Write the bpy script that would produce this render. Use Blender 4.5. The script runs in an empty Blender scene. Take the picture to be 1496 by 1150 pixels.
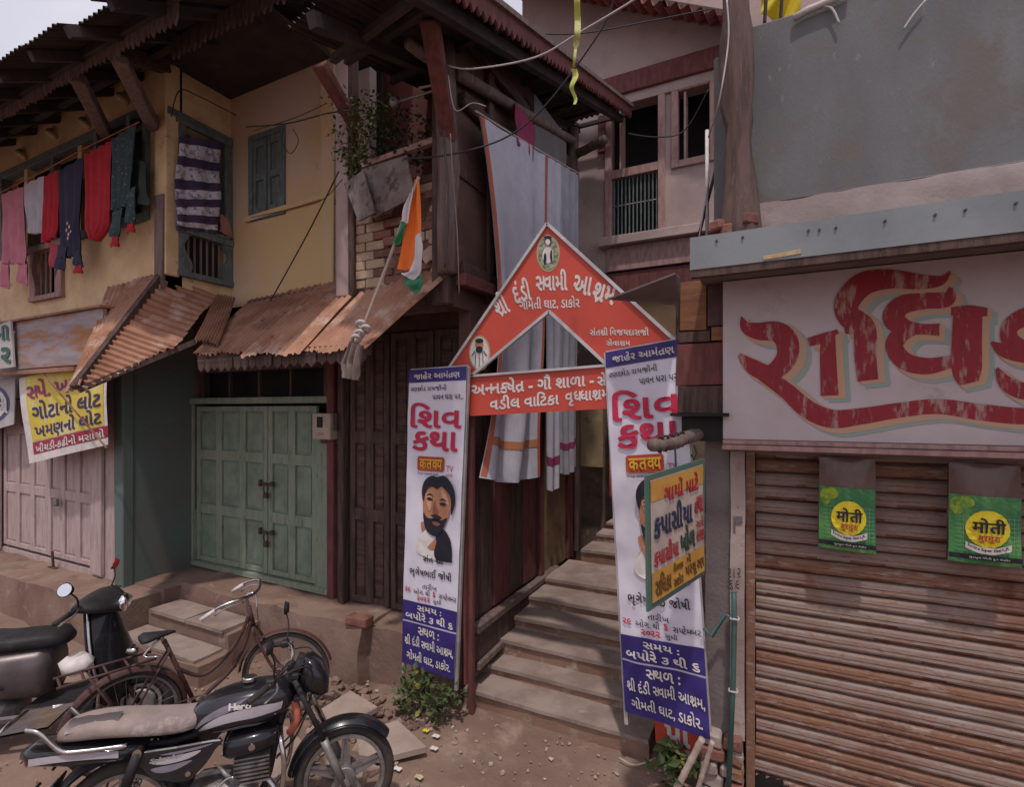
import bpy, math, random
from mathutils import Vector, Matrix
from mathutils import noise as mnoise
random.seed(7)
rnd = random.uniform
sc = bpy.context.scene
COL = sc.collection

# ------------------------------------------------------------------ camera
H = 2.45
YAW = math.radians(26.5)
cam = bpy.data.cameras.new('camera')
cam.sensor_width = 36.0
cam.lens = 36.0 * 746 / 1496
cam.shift_y = 25 / 1496
cam.clip_end = 500
cam.clip_start = 0.05
camo = bpy.data.objects.new('camera', cam)
COL.objects.link(camo)
camo.location = (0, 0, H)
camo.rotation_euler = (math.radians(90), 0, YAW)
sc.camera = camo

# ------------------------------------------------------------------ world, sun, exposure
SUN_DIR = Vector((0.14, -0.36, 0.92)).normalized()
elev = math.asin(SUN_DIR.z)
azim = math.atan2(SUN_DIR.x, SUN_DIR.y)
w = bpy.data.worlds.new('World')
sc.world = w
w.use_nodes = True
nt = w.node_tree
nt.nodes.clear()
out = nt.nodes.new('ShaderNodeOutputWorld')
bg = nt.nodes.new('ShaderNodeBackground')
sky = nt.nodes.new('ShaderNodeTexSky')
sky.sky_type = 'NISHITA'
sky.sun_disc = False
sky.sun_elevation = elev
sky.sun_rotation = azim
sky.dust_density = 3.0
cn = nt.nodes.new('ShaderNodeTexNoise')
cn.inputs['Scale'].default_value = 2.2
cn.inputs['Detail'].default_value = 6
cr = nt.nodes.new('ShaderNodeValToRGB')
cr.color_ramp.elements[0].position = 0.30
cr.color_ramp.elements[1].position = 0.62
cr.color_ramp.elements[0].color = (4.7, 4.6, 5.3, 1)
cr.color_ramp.elements[1].color = (6.9, 6.6, 7.3, 1)
mx = nt.nodes.new('ShaderNodeMixRGB')
mx.inputs[0].default_value = 0.8
tc = nt.nodes.new('ShaderNodeTexCoord')
nt.links.new(tc.outputs['Generated'], cn.inputs['Vector'])
nt.links.new(cn.outputs['Fac'], cr.inputs[0])
nt.links.new(sky.outputs[0], mx.inputs[1])
nt.links.new(cr.outputs[0], mx.inputs[2])
nt.links.new(mx.outputs[0], bg.inputs['Color'])
bg.inputs['Strength'].default_value = 0.14
nt.links.new(bg.outputs[0], out.inputs[0])
sl = bpy.data.lights.new('sun', 'SUN')
sl.energy = 2.3
sl.angle = math.radians(2.0)
sl.color = (1.0, 0.93, 0.86)
so = bpy.data.objects.new('sun', sl)
COL.objects.link(so)
so.rotation_euler = SUN_DIR.to_track_quat('Z', 'Y').to_euler()
sc.view_settings.view_transform = 'Standard'
sc.view_settings.look = 'None'
sc.view_settings.gamma = 1
sc.view_settings.use_curve_mapping = False
sc.view_settings.exposure = -0.12
sc.cycles.max_bounces = 6
sc.cycles.diffuse_bounces = 4

# ------------------------------------------------------------------ image point -> point on a plane of the place
FW = Vector((-math.sin(YAW), math.cos(YAW), 0))
RT = Vector((math.cos(YAW), math.sin(YAW), 0))
def ray(px, py):
    return FW + RT * ((px - 748) / 746) + Vector((0, 0, (600 - py) / 746))
def PY(px, py, Y):
    d = ray(px, py); t = Y / d.y
    return Vector((d.x * t, Y, H + d.z * t))
def PX(px, py, X):
    d = ray(px, py); t = X / d.x
    return Vector((X, d.y * t, H + d.z * t))
def PZ(px, py, Z):
    d = ray(px, py); t = (Z - H) / d.z
    return Vector((d.x * t, d.y * t, Z))
def PD(px, py, t):
    d = ray(px, py)
    return Vector((d.x * t, d.y * t, H + d.z * t))

# ------------------------------------------------------------------ materials
MATS = {}
def mat(name, c1, c2=None, scale=4, thr=(.42, .6), rough=.8, bump=.25, bscale=45, metal=0, grain=None,
        c3=None, s3=20, thr3=(.55, .68), coat=0, local=False, c4=None, s4=1.2, thr4=(.5, .75), trans=0):
    if name in MATS: return MATS[name]
    m = bpy.data.materials.new(name); m.use_nodes = True
    n = m.node_tree; N = n.nodes; L = n.links
    b = N['Principled BSDF']
    b.inputs['Roughness'].default_value = rough
    b.inputs['Metallic'].default_value = metal
    b.inputs['Coat Weight'].default_value = coat
    b.inputs['Specular IOR Level'].default_value = 0.3
    if local:
        g = N.new('ShaderNodeTexCoord'); src = g.outputs['Object']
    else:
        g = N.new('ShaderNodeNewGeometry'); src = g.outputs['Position']
    if grain:
        mp = N.new('ShaderNodeMapping'); mp.inputs['Scale'].default_value = grain
        L.new(src, mp.inputs[0]); gs = mp.outputs[0]
    else: gs = src
    def noise(s, vec, det=7, ro=.6):
        t = N.new('ShaderNodeTexNoise'); t.inputs['Scale'].default_value = s
        t.inputs['Detail'].default_value = det; t.inputs['Roughness'].default_value = ro
        L.new(vec, t.inputs['Vector']); return t
    def ramp(fac, p, a, bb):
        r = N.new('ShaderNodeValToRGB'); r.color_ramp.elements[0].position = p[0]; r.color_ramp.elements[1].position = p[1]
        r.color_ramp.elements[0].color = (*a, 1); r.color_ramp.elements[1].color = (*bb, 1)
        L.new(fac, r.inputs[0]); return r
    if c2 is None: c2 = tuple(x * .8 for x in c1)
    colr = ramp(noise(scale, gs).outputs['Fac'], thr, c1, c2).outputs[0]
    for cc, ss, tt, vec in ((c3, s3, thr3, gs), (c4, s4, thr4, src)):
        if cc is None: continue
        r = ramp(noise(ss, vec, 9, .68).outputs['Fac'], tt, (0, 0, 0), (1, 1, 1))
        q = N.new('ShaderNodeMixRGB'); q.inputs[2].default_value = (*cc, 1)
        L.new(r.outputs[0], q.inputs[0]); L.new(colr, q.inputs[1]); colr = q.outputs[0]
    L.new(colr, b.inputs['Base Color'])
    if bump:
        bp = N.new('ShaderNodeBump'); bp.inputs['Strength'].default_value = bump; bp.inputs['Distance'].default_value = .01
        L.new(noise(bscale, gs, 5).outputs['Fac'], bp.inputs['Height'])
        L.new(bp.outputs[0], b.inputs['Normal'])
    if trans: b.inputs['Transmission Weight'].default_value = trans
    MATS[name] = m
    return m
def ink(name, c, rough=.6):
    return mat(name, c, tuple(x * .85 for x in c), scale=14, rough=rough, bump=0)

m_yellow = mat('yellow_limewash', (.68, .475, .275), (.56, .38, .22), 2.5, bump=.35, c3=(.24, .15, .09), s3=7, thr3=(.60, .73), c4=(.34, .26, .20), thr4=(.58, .75), s4=1.6)
m_cream = mat('cream_limewash', (.56, .44, .38), (.53, .37, .24), 1.1, thr=(.35, .7), bump=.35, c3=(.17, .12, .09), s3=5, thr3=(.62, .74), c4=(.55, .375, .19), s4=.8, thr4=(.42, .58))
m_pinkwall = mat('pink_plaster', (.42, .315, .29), (.34, .25, .23), 1.4, bump=.3, c3=(.18, .12, .11), s3=5, thr3=(.62, .76), c4=(.26, .20, .18), s4=.8)
m_greenwall = mat('teal_limewash', (.10, .145, .13), (.12, .115, .105), 1.3, thr=(.40, .62), bump=.4, c3=(.14, .13, .12), s3=9, thr3=(.60, .72))
m_brownwall = mat('brown_daub', (.13, .075, .06), (.09, .05, .042), 2.2, bump=.5, c3=(.20, .13, .10), s3=8, thr3=(.6, .72))
m_grey = mat('grey_cement', (.17, .175, .18), (.118, .114, .122), 1.2, grain=(2.0, 2.0, .8), thr=(.3, .7), bump=.3, c3=(.23, .225, .23), s3=9, thr3=(.6, .70), c4=(.15, .128, .122), s4=2.6, thr4=(.48, .6), rough=.9)
m_pier = mat('pier_plaster', (.36, .29, .26), (.27, .20, .18), 2.2, bump=.4, c3=(.12, .09, .08), s3=11, thr3=(.60, .68), c4=(.20, .10, .06), s4=3, thr4=(.58, .66))
m_pierdark = mat('pier_grey', (.17, .14, .135), (.13, .10, .10), 3, bump=.5, c3=(.24, .21, .20), s3=25, thr3=(.62, .7))
m_greendoor = mat('green_door_paint', (.23, .28, .20), (.165, .205, .15), 3, thr=(.4, .65), bump=.25, grain=(8, 8, 1.2), c3=(.10, .08, .055), s3=6, thr3=(.58, .68), c4=(.26, .27, .20), s4=1.8, thr4=(.48, .66))
m_greendoor2 = mat('green_panel_paint', (.205, .255, .19), (.15, .19, .14), 4, bump=.25, c3=(.09, .075, .05), s3=12, thr3=(.65, .73))
m_pinkdoor = mat('pink_door_paint', (.46, .35, .335), (.37, .27, .255), 3, bump=.3, grain=(7, 7, 1.1), c3=(.15, .09, .07), s3=5, thr3=(.6, .72))
m_teal = mat('teal_paint', (.135, .165, .165), (.09, .11, .11), 5, bump=.4, grain=(6, 6, 1.4), c3=(.20, .20, .19), s3=9, thr3=(.55, .66))
m_wood = mat('old_wood', (.11, .067, .055), (.06, .037, .032), 2, bump=.5, grain=(12, 12, 1.5), c3=(.15, .10, .08), s3=5, thr3=(.58, .7))
m_woodx = mat('old_wood_along', (.12, .068, .052), (.06, .035, .03), 2, bump=.5, grain=(1.5, 12, 12), c3=(.17, .11, .09), s3=5, thr3=(.58, .7))
m_woody = mat('old_wood_deep', (.10, .055, .045), (.05, .03, .026), 2, bump=.5, grain=(12, 1.5, 12), c3=(.17, .11, .09), s3=5, thr3=(.58, .7))
m_greywood = mat('weathered_wood', (.21, .15, .135), (.13, .09, .08), 2, bump=.6, grain=(14, 14, 1.2), c3=(.26, .20, .18), s3=4, thr3=(.55, .7))
m_maroon = mat('maroon_paint', (.17, .055, .05), (.11, .04, .037), 3, bump=.35, grain=(6, 6, 1.4), c3=(.09, .06, .05), s3=8, thr3=(.6, .7))
m_pinkwood = mat('pink_frame_paint', (.38, .235, .215), (.29, .17, .155), 4, bump=.3, grain=(6, 6, 1.4), c3=(.14, .08, .07), s3=8, thr3=(.62, .72))
m_rust = mat('rusty_sheet', (.43, .235, .155), (.29, .13, .08), 1.8, thr=(.38, .62), rough=.7, bump=.35, metal=.15, c3=(.52, .37, .30), s3=3.2, thr3=(.52, .68), c4=(.15, .06, .035), s4=5, thr4=(.58, .70))
m_rust2 = mat('rusty_sheet_dark', (.36, .19, .13), (.22, .10, .065), 2.6, rough=.75, bump=.35, metal=.15, c3=(.30, .21, .17), s3=4, thr3=(.55, .68), c4=(.08, .035, .025), s4=4, thr4=(.58, .70))
m_roofunder = mat('dark_underside', (.06, .045, .042), (.04, .03, .03), 3, rough=.85, bump=.3, c3=(.10, .07, .06), s3=8, thr3=(.6, .7))  # near-black tone for roof undersides, rafters, purlins and soffit
m_redroof = mat('red_roof_sheet', (.34, .10, .09), (.24, .07, .06), 3, rough=.6, bump=.2)
m_shutter = mat('shutter_slat_metal', (.29, .22, .198), (.225, .152, .125), 1.4, thr=(.35, .65), rough=.65, metal=.1, bump=.3, grain=(2.4, 6, 9), c3=(.25, .12, .07), s3=9, thr3=(.53, .62), c4=(.17, .06, .035), s4=1.5, thr4=(.50, .72))
m_shutter2 = mat('shutter_slat_rusted', (.255, .14, .093), (.18, .078, .046), 3, thr=(.35, .65), rough=.7, metal=.15, bump=.4, grain=(2.6, 6, 10), c3=(.33, .24, .20), s3=3, thr3=(.52, .64), c4=(.12, .045, .03), s4=3, thr4=(.55, .7))
m_rustblot = mat('rust_blot', (.20, .095, .065), (.12, .05, .035), 12, rough=.85, bump=.5)
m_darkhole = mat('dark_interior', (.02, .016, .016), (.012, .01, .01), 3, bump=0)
m_ground = mat('dirt', (.25, .165, .13), (.165, .105, .082), .9, thr=(.38, .62), bump=.6, bscale=30, c3=(.32, .235, .19), s3=3, thr3=(.52, .70), c4=(.13, .085, .068), s4=1.7, thr4=(.54, .70), rough=.95)
m_plinth = mat('mud_plaster', (.25, .165, .13), (.19, .115, .09), 1.6, bump=.6, bscale=25, c3=(.33, .25, .215), s3=6, thr3=(.58, .7), c4=(.12, .08, .065), s4=2.4, thr4=(.56, .7), rough=.95)
m_stone = mat('flagstone', (.31, .235, .205), (.22, .16, .138), 3, bump=.4, c3=(.35, .28, .25), s3=9, thr3=(.58, .7), rough=.85)
m_riser = mat('riser_stone', (.26, .155, .11), (.20, .11, .08), 2.6, bump=.5, c3=(.38, .30, .26), s3=5, thr3=(.55, .68), rough=.9)
m_brick = mat('red_brick', (.23, .10, .08), (.15, .065, .052), 9, bump=.6, c3=(.34, .26, .22), s3=14, thr3=(.62, .7), rough=.95)
m_brickcream = mat('cream_painted_brick', (.43, .32, .235), (.35, .245, .17), 6, bump=.5, c3=(.20, .12, .09), s3=14, thr3=(.63, .7), rough=.95)
m_mortar = mat('mortar', (.20, .14, .11), (.12, .08, .065), 9, bump=.6)
m_bluegrey = mat('bluegrey_metal', (.225, .24, .248), (.18, .192, .20), 2, rough=.5, metal=.2, bump=.1, c3=(.26, .20, .17), s3=7, thr3=(.66, .74))
m_signwhite = mat('shop_sign_white', (.50, .43, .44), (.43, .36, .365), 1.2, rough=.6, bump=.1, c3=(.36, .27, .25), s3=4, thr3=(.62, .78), c4=(.32, .22, .16), s4=1.1, thr4=(.60, .8))
m_banner = mat('banner_white_vinyl', (.66, .62, .70), (.58, .54, .63), 3, rough=.38, bump=.05, bscale=8)
m_bblue = mat('banner_navy', (.045, .03, .18), (.035, .025, .13), 5, rough=.4, bump=0)
m_bred = mat('banner_crimson', (.52, .02, .07), (.42, .02, .06), 9, rough=.4, bump=0)
m_arch = mat('arch_red_sheet', (.54, .075, .048), (.46, .062, .042), 1.6, rough=.45, bump=.08, bscale=9)
m_wtext = ink('white_letters', (.68, .62, .60))
m_btext = ink('black_letters', (.02, .018, .03))
m_alu = mat('pale_frame_metal', (.55, .52, .52), (.42, .40, .40), 5, rough=.45, metal=.4, bump=.1)
m_chrome = mat('chrome', (.62, .60, .60), (.45, .42, .42), 12, rough=.22, metal=1, bump=0, local=True)
m_black = mat('black_gloss', (.016, .015, .019), (.012, .012, .014), 8, rough=.26, bump=0, local=True, coat=.4, c3=(.09, .07, .065), s3=6, thr3=(.66, .9))
m_blackmatt = mat('black_plastic', (.03, .027, .03), (.02, .018, .02), 10, rough=.6, bump=.1, local=True, c3=(.10, .075, .065), s3=7, thr3=(.6, .85))
m_rubber = mat('dusty_rubber', (.035, .03, .03), (.06, .047, .042), 8, rough=.9, bump=.4, bscale=90, local=True)
m_alloy = mat('dusty_alloy', (.26, .24, .235), (.17, .145, .135), 9, rough=.5, metal=.5, bump=.2, local=True)
m_engine = mat('engine_alloy', (.30, .28, .28), (.16, .13, .12), 9, rough=.5, metal=.6, bump=.3, local=True)
m_seat = mat('worn_seat_cover', (.33, .26, .235), (.22, .17, .155), 5, thr=(.35, .65), rough=.9, bump=.6, bscale=18, local=True, c3=(.50, .42, .39), s3=5, thr3=(.56, .7))
m_redlens = mat('red_lens', (.5, .02, .03), (.4, .015, .02), 8, rough=.2, bump=0, coat=.5)
m_orange = mat('amber_lens', (.75, .22, .02), (.6, .17, .02), 8, rough=.25, bump=0)
m_mirror = mat('mirror_glass', (.85, .84, .86), (.8, .8, .82), 4, rough=.04, metal=1, bump=0)
m_scooter = mat('scooter_silver_brown', (.135, .108, .112), (.10, .08, .082), 5, rough=.35, metal=.35, bump=.05, local=True, c3=(.27, .21, .19), s3=5, thr3=(.6, .8))
m_rustbike = mat('rusty_brown_paint', (.095, .042, .038), (.055, .03, .027), 12, rough=.6, bump=.3, local=True, c3=(.22, .14, .11), s3=12, thr3=(.6, .7))
m_wire = ink('dark_wire', (.035, .03, .032))
m_wirepale = ink('pale_wire', (.5, .45, .44))
m_leaf = mat('leaf_green', (.075, .10, .03), (.04, .06, .02), 9, rough=.6, bump=0, c3=(.24, .22, .05), s3=7, thr3=(.56, .66))
m_leafdark = mat('leaf_shaded', (.035, .055, .024), (.022, .036, .018), 9, rough=.65, bump=0, c3=(.08, .085, .03), s3=6, thr3=(.6, .68))  # darker copy of the leaf green, the balcony shrub's shade in its colour
m_twig = mat('twig', (.12, .08, .06), (.08, .05, .04), 9)
m_bamboo = mat('bamboo', (.50, .40, .34), (.40, .30, .25), 6, rough=.55, bump=.2)
m_pipe = mat('green_pipe', (.05, .11, .105), (.04, .085, .08), 7, rough=.5, bump=.1)

# ------------------------------------------------------------------ object helpers
W = {}
def tag(o, label=None, cat=None, group=None, kind=None):
    if label: o['label'] = label
    if cat: o['category'] = cat
    if group: o['group'] = group
    if kind: o['kind'] = kind
    return o
def empty(name, loc, label, cat, group=None):
    o = bpy.data.objects.new(name, None); COL.objects.link(o)
    o.location = loc; o.empty_display_size = .2
    W[o.name] = Vector(loc)
    return tag(o, label, cat, group)
def mesh_object(name, v, f, m, parent=None, smooth=False, label=None, cat=None, group=None, kind=None, bevel=0, mats=None):
    v = [Vector(p) for p in v]
    if not v: raise RuntimeError('empty mesh ' + name)
    lo = Vector((min(p.x for p in v), min(p.y for p in v), min(p.z for p in v)))
    hi = Vector((max(p.x for p in v), max(p.y for p in v), max(p.z for p in v)))
    o0 = Vector(((lo.x + hi.x) / 2, (lo.y + hi.y) / 2, lo.z))
    me = bpy.data.meshes.new(name)
    me.from_pydata([p - o0 for p in v], [], f)
    me.materials.append(m)
    if mats:
        for mm in mats[0]: me.materials.append(mm)
        for i, k in enumerate(mats[1]): me.polygons[i].material_index = k
    if smooth:
        me.polygons.foreach_set('use_smooth', [True] * len(me.polygons))
    me.update()
    o = bpy.data.objects.new(name, me); COL.objects.link(o)
    if parent is not None:
        o.parent = parent; o.location = o0 - W[parent.name]
    else: o.location = o0
    W[o.name] = o0
    if bevel:
        b = o.modifiers.new('bevel', 'BEVEL'); b.width = bevel; b.segments = 1; b.limit_method = 'ANGLE'
    return tag(o, label, cat, group, kind)
def rot_to(d):
    return d.to_track_quat('Z', 'Y').to_matrix()
class MB:
    def __init__(s): s.v = []; s.f = []; s.smooth = False
    def add(s, v, f):
        k = len(s.v); s.v += [Vector(p) for p in v]; s.f += [tuple(i + k for i in q) for q in f]; return s
    def box(s, c, size, R=None, jit=0):
        c = Vector(c); x, y, z = [q / 2 for q in size]
        vs = []
        for dx, dy, dz in ((-1,-1,-1),(1,-1,-1),(1,1,-1),(-1,1,-1),(-1,-1,1),(1,-1,1),(1,1,1),(-1,1,1)):
            p = Vector((dx * x, dy * y, dz * z))
            if R is not None: p = R @ p
            if jit: p += Vector((rnd(-jit, jit), rnd(-jit, jit), rnd(-jit, jit)))
            vs.append(c + p)
        return s.add(vs, [(0,3,2,1),(4,5,6,7),(0,1,5,4),(1,2,6,5),(2,3,7,6),(3,0,4,7)])
    def span(s, a, b, jit=0):
        a = Vector(a); b = Vector(b)
        return s.box((a + b) / 2, [abs(q) for q in (b - a)], None, jit)
    def beam(s, p, q, wd, ht, up=(0, 0, 1), jit=0):
        p = Vector(p); q = Vector(q); d = q - p; L = d.length; d.normalize()
        up = Vector(up)
        if abs(d.dot(up)) > .98: up = Vector((0, 1, 0))
        x = d.cross(up).normalized(); z = x.cross(d).normalized()
        R = Matrix((x, d, z)).transposed()
        return s.box((p + q) / 2, (wd, L, ht), R, jit)
    def tube(s, pts, r, n=8, closed=False, caps=True):
        pts = [Vector(p) for p in pts]; m = len(pts)
        rs = r if isinstance(r, (list, tuple)) else [r] * m
        rings = []; prev = None
        for i in range(m):
            if closed: d = pts[(i + 1) % m] - pts[i - 1]
            else: d = pts[min(i + 1, m - 1)] - pts[max(i - 1, 0)]
            d.normalize()
            if prev is None:
                a = Vector((0, 0, 1)) if abs(d.z) < .9 else Vector((1, 0, 0))
                x = d.cross(a).normalized()
            else:
                x = (prev - d * prev.dot(d)).normalized()
            prev = x; y = d.cross(x)
            rings.append([pts[i] + (x * math.cos(t) + y * math.sin(t)) * rs[i] for t in [2 * math.pi * k / n for k in range(n)]])
        v = [p for R_ in rings for p in R_]; f = []
        for i in range(m if closed else m - 1):
            for k in range(n):
                a = i * n + k; b = i * n + (k + 1) % n; c = ((i + 1) % m) * n + (k + 1) % n; e = ((i + 1) % m) * n + k
                f.append((a, b, c, e))
        if caps and not closed:
            f.append(tuple(range(n - 1, -1, -1))); f.append(tuple((m - 1) * n + k for k in range(n)))
        return s.add(v, f)
    def cyl(s, p, q, r, n=16, r2=None): return s.tube([p, q], [r, r if r2 is None else r2], n)
    def prism(s, poly, n):           # polygon pushed along vector n
        n = Vector(n); k = len(poly); P = [Vector(p) for p in poly]
        v = P + [p + n for p in P]
        f = [tuple(range(k)), tuple(range(2 * k - 1, k - 1, -1))] + [(i, k + i, k + (i + 1) % k, (i + 1) % k) for i in range(k)]
        return s.add(v, f)
    def grid(s, fn, nu, nv):
        v = [fn(i / nu, j / nv) for j in range(nv + 1) for i in range(nu + 1)]
        f = [(j * (nu + 1) + i, j * (nu + 1) + i + 1, (j + 1) * (nu + 1) + i + 1, (j + 1) * (nu + 1) + i) for j in range(nv) for i in range(nu)]
        return s.add(v, f)
    def loft(s, secs, n=16, e=2.4):   # secs: (center, halfwidth y, halfheight z, [shear])  along x, local frame
        rings = []
        for c, hy, hz in secs:
            c = Vector(c); ring = []
            for k in range(n):
                t = 2 * math.pi * k / n; ct = math.cos(t); st = math.sin(t)
                ring.append(c + Vector((0, hy * math.copysign(abs(ct) ** (2 / e), ct), hz * math.copysign(abs(st) ** (2 / e), st))))
            rings.append(ring)
        v = [p for r_ in rings for p in r_]; f = []
        for i in range(len(secs) - 1):
            for k in range(n): f.append((i * n + k, i * n + (k + 1) % n, (i + 1) * n + (k + 1) % n, (i + 1) * n + k))
        f.append(tuple(range(n - 1, -1, -1))); f.append(tuple((len(secs) - 1) * n + k for k in range(n)))
        return s.add(v, f)
    def loftz(s, secs, n=16, e=2.6):  # secs: (center, halfx, halfy) stacked along z
        rings = []
        for c, hx, hy in secs:
            c = Vector(c)
            rings.append([c + Vector((hx * math.copysign(abs(math.cos(t)) ** (2 / e), math.cos(t)), hy * math.copysign(abs(math.sin(t)) ** (2 / e), math.sin(t)), 0)) for t in [2 * math.pi * k / n for k in range(n)]])
        v = [p for r_ in rings for p in r_]; f = []
        for i in range(len(secs) - 1):
            for k in range(n): f.append((i * n + k, i * n + (k + 1) % n, (i + 1) * n + (k + 1) % n, (i + 1) * n + k))
        f.append(tuple(range(n - 1, -1, -1))); f.append(tuple((len(secs) - 1) * n + k for k in range(n)))
        return s.add(v, f)
    def build(s, name, m, parent=None, smooth=False, **k):
        return mesh_object(name, s.v, s.f, m, parent, smooth, **k)
def catmull(P, n=8, closed=False):
    P = [tuple(p) for p in P]; out = []; m = len(P); D = len(P[0])
    for i in range(m if closed else m - 1):
        if closed: a, b, c, d = P[i - 1], P[i], P[(i + 1) % m], P[(i + 2) % m]
        else: a, b, c, d = P[max(i - 1, 0)], P[i], P[i + 1], P[min(i + 2, m - 1)]
        for k in range(n):
            t = k / n
            out.append(tuple(.5 * ((2 * b[j]) + (c[j] - a[j]) * t + (2 * a[j] - 5 * b[j] + 4 * c[j] - d[j]) * t * t + (3 * b[j] - a[j] - 3 * c[j] + d[j]) * t ** 3) for j in range(D)))
    if not closed: out.append(P[-1])
    return out
def lerp(a, b, t): return a + (b - a) * t
def wall_with_holes(axis, const, a0, a1, z0, z1, holes, thick, name, m, parent, **kw):
    """axis 'x': wall runs along X at Y=const; axis 'y': runs along Y at X=const. thick goes away from the street side."""
    xs = sorted({a0, a1, *[h[0] for h in holes], *[h[1] for h in holes]}); zs = sorted({z0, z1, *[h[2] for h in holes], *[h[3] for h in holes]})
    xs = [x for x in xs if a0 <= x <= a1]; zs = [z for z in zs if z0 <= z <= z1]
    def P(a, z, d): return Vector((a, const + d, z)) if axis == 'x' else Vector((const + d, a, z))
    b = MB()
    for i in range(len(xs) - 1):
        for j in range(len(zs) - 1):
            cx = (xs[i] + xs[i + 1]) / 2; cz = (zs[j] + zs[j + 1]) / 2
            if any(h[0] < cx < h[1] and h[2] < cz < h[3] for h in holes): continue
            for d in (0, thick):
                b.add([P(xs[i], zs[j], d), P(xs[i + 1], zs[j], d), P(xs[i + 1], zs[j + 1], d), P(xs[i], zs[j + 1], d)], [(0, 1, 2, 3)])
    for (x0, x1, y0, y1) in list(holes) + [(a0, a1, z0, z1)]:
        b.add([P(x0, y0, 0), P(x1, y0, 0), P(x1, y0, thick), P(x0, y0, thick)], [(0, 1, 2, 3)])
        b.add([P(x0, y1, 0), P(x1, y1, 0), P(x1, y1, thick), P(x0, y1, thick)], [(0, 1, 2, 3)])
        b.add([P(x0, y0, 0), P(x0, y1, 0), P(x0, y1, thick), P(x0, y0, thick)], [(0, 1, 2, 3)])
        b.add([P(x1, y0, 0), P(x1, y1, 0), P(x1, y1, thick), P(x1, y0, thick)], [(0, 1, 2, 3)])
    return b.build(name, m, parent, **kw)
def corr(p00, p10, p01, p11, ridges, amp=.012, rows=6, seg=6, sag=.01, seed=0, ragged=.0):
    """corrugated sheet; u runs across the ridges, v along them"""
    p00, p10, p01, p11 = map(Vector, (p00, p10, p01, p11))
    n = (p10 - p00).cross(p01 - p00).normalized()
    if n.z < 0: n = -n
    nu = int(ridges * seg)
    rg = random.Random(seed * 31 + 5)
    re = [rg.uniform(-ragged, ragged) for _ in range(nu + 1)]
    for i in range(nu + 1):
        re[i] += ragged * 1.2 * math.sin(i * .13 + seed)
    def fn(u, v):
        i = int(round(u * nu))
        vv = v + (re[i] if v > .99 else 0)
        p = lerp(lerp(p00, p10, u), lerp(p01, p11, u), vv)
        return p + n * (amp * math.sin(u * ridges * 2 * math.pi) + sag * mnoise.noise(p * 1.7 + Vector((seed, 0, 0))))
    b = MB(); b.grid(fn, nu, rows)
    return b
def sheets(parent, p00, p10, p01, p11, count, name='roof_sheet', m=None, ms=None, amp=.012, pitch=.076, lift=.008, shift=.04, ragged=.02, part=True, off=0):
    p00, p10, p01, p11 = map(Vector, (p00, p10, p01, p11))
    n = (p10 - p00).cross(p01 - p00).normalized()
    if n.z < 0: n = -n
    for i in range(count):
        a = i / count; b_ = min(1, (i + 1) / count + .03)
        d = rnd(-shift, shift)
        L = lambda u, v: lerp(lerp(p00, p10, u), lerp(p01, p11, u), v)
        k = n * (lift * (i % 2) + .003)
        wd = (L(b_, .5) - L(a, .5)).length
        q = corr(L(a, 0) + k, L(b_, 0) + k, L(a, 1 + d) + k, L(b_, 1 + d + rnd(-.01, .01)) + k, max(2, round(wd / pitch)), amp, seed=i + off, ragged=ragged)
        mm = m if ms is None else ms[(i * 7 + off) % len(ms)]
        q.build(name, mm, parent, smooth=True)

# ------------------------------------------------------------------ lettering (Gujarati / Devanagari laid out cluster by cluster)
_G = {}
def raw_glyph(s, bold):
    k = (s, bold)
    if k in _G: return _G[k]
    c = bpy.data.curves.new('t', 'FONT'); c.body = s; c.size = 1; c.offset = bold; c.resolution_u = 3
    o = bpy.data.objects.new('t', c); COL.objects.link(o)
    dg = bpy.context.evaluated_depsgraph_get()
    ev = o.evaluated_get(dg); me = ev.to_mesh()
    vs = [(v.co.x, v.co.y) for v in me.vertices]; fs = [tuple(p.vertices) for p in me.polygons]
    ev.to_mesh_clear()
    bpy.data.objects.remove(o); bpy.data.curves.remove(c)
    _G[k] = (vs, fs); return _G[k]
def clip_x(vs, fs, xc):
    ov = []; of = []
    for f in fs:
        P = [vs[i] for i in f]; Q = []
        for i in range(len(P)):
            a = P[i - 1]; b = P[i]
            if (a[0] <= xc) != (b[0] <= xc):
                t = (xc - a[0]) / (b[0] - a[0]); Q.append((xc, a[1] + (b[1] - a[1]) * t))
            if b[0] <= xc: Q.append(b)
        if len(Q) >= 3:
            k = len(ov); ov += Q; of.append(tuple(range(k, k + len(Q))))
    return ov, of
MARK = set('\u0abe\u0abf\u0ac0\u0ac1\u0ac2\u0ac3\u0ac5\u0ac7\u0ac8\u0ac9\u0acb\u0acc\u0a82\u0a83\u093e\u093f\u0940\u0941\u0942\u0943\u0947\u0948\u094b\u094c\u0902\u0945')
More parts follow.
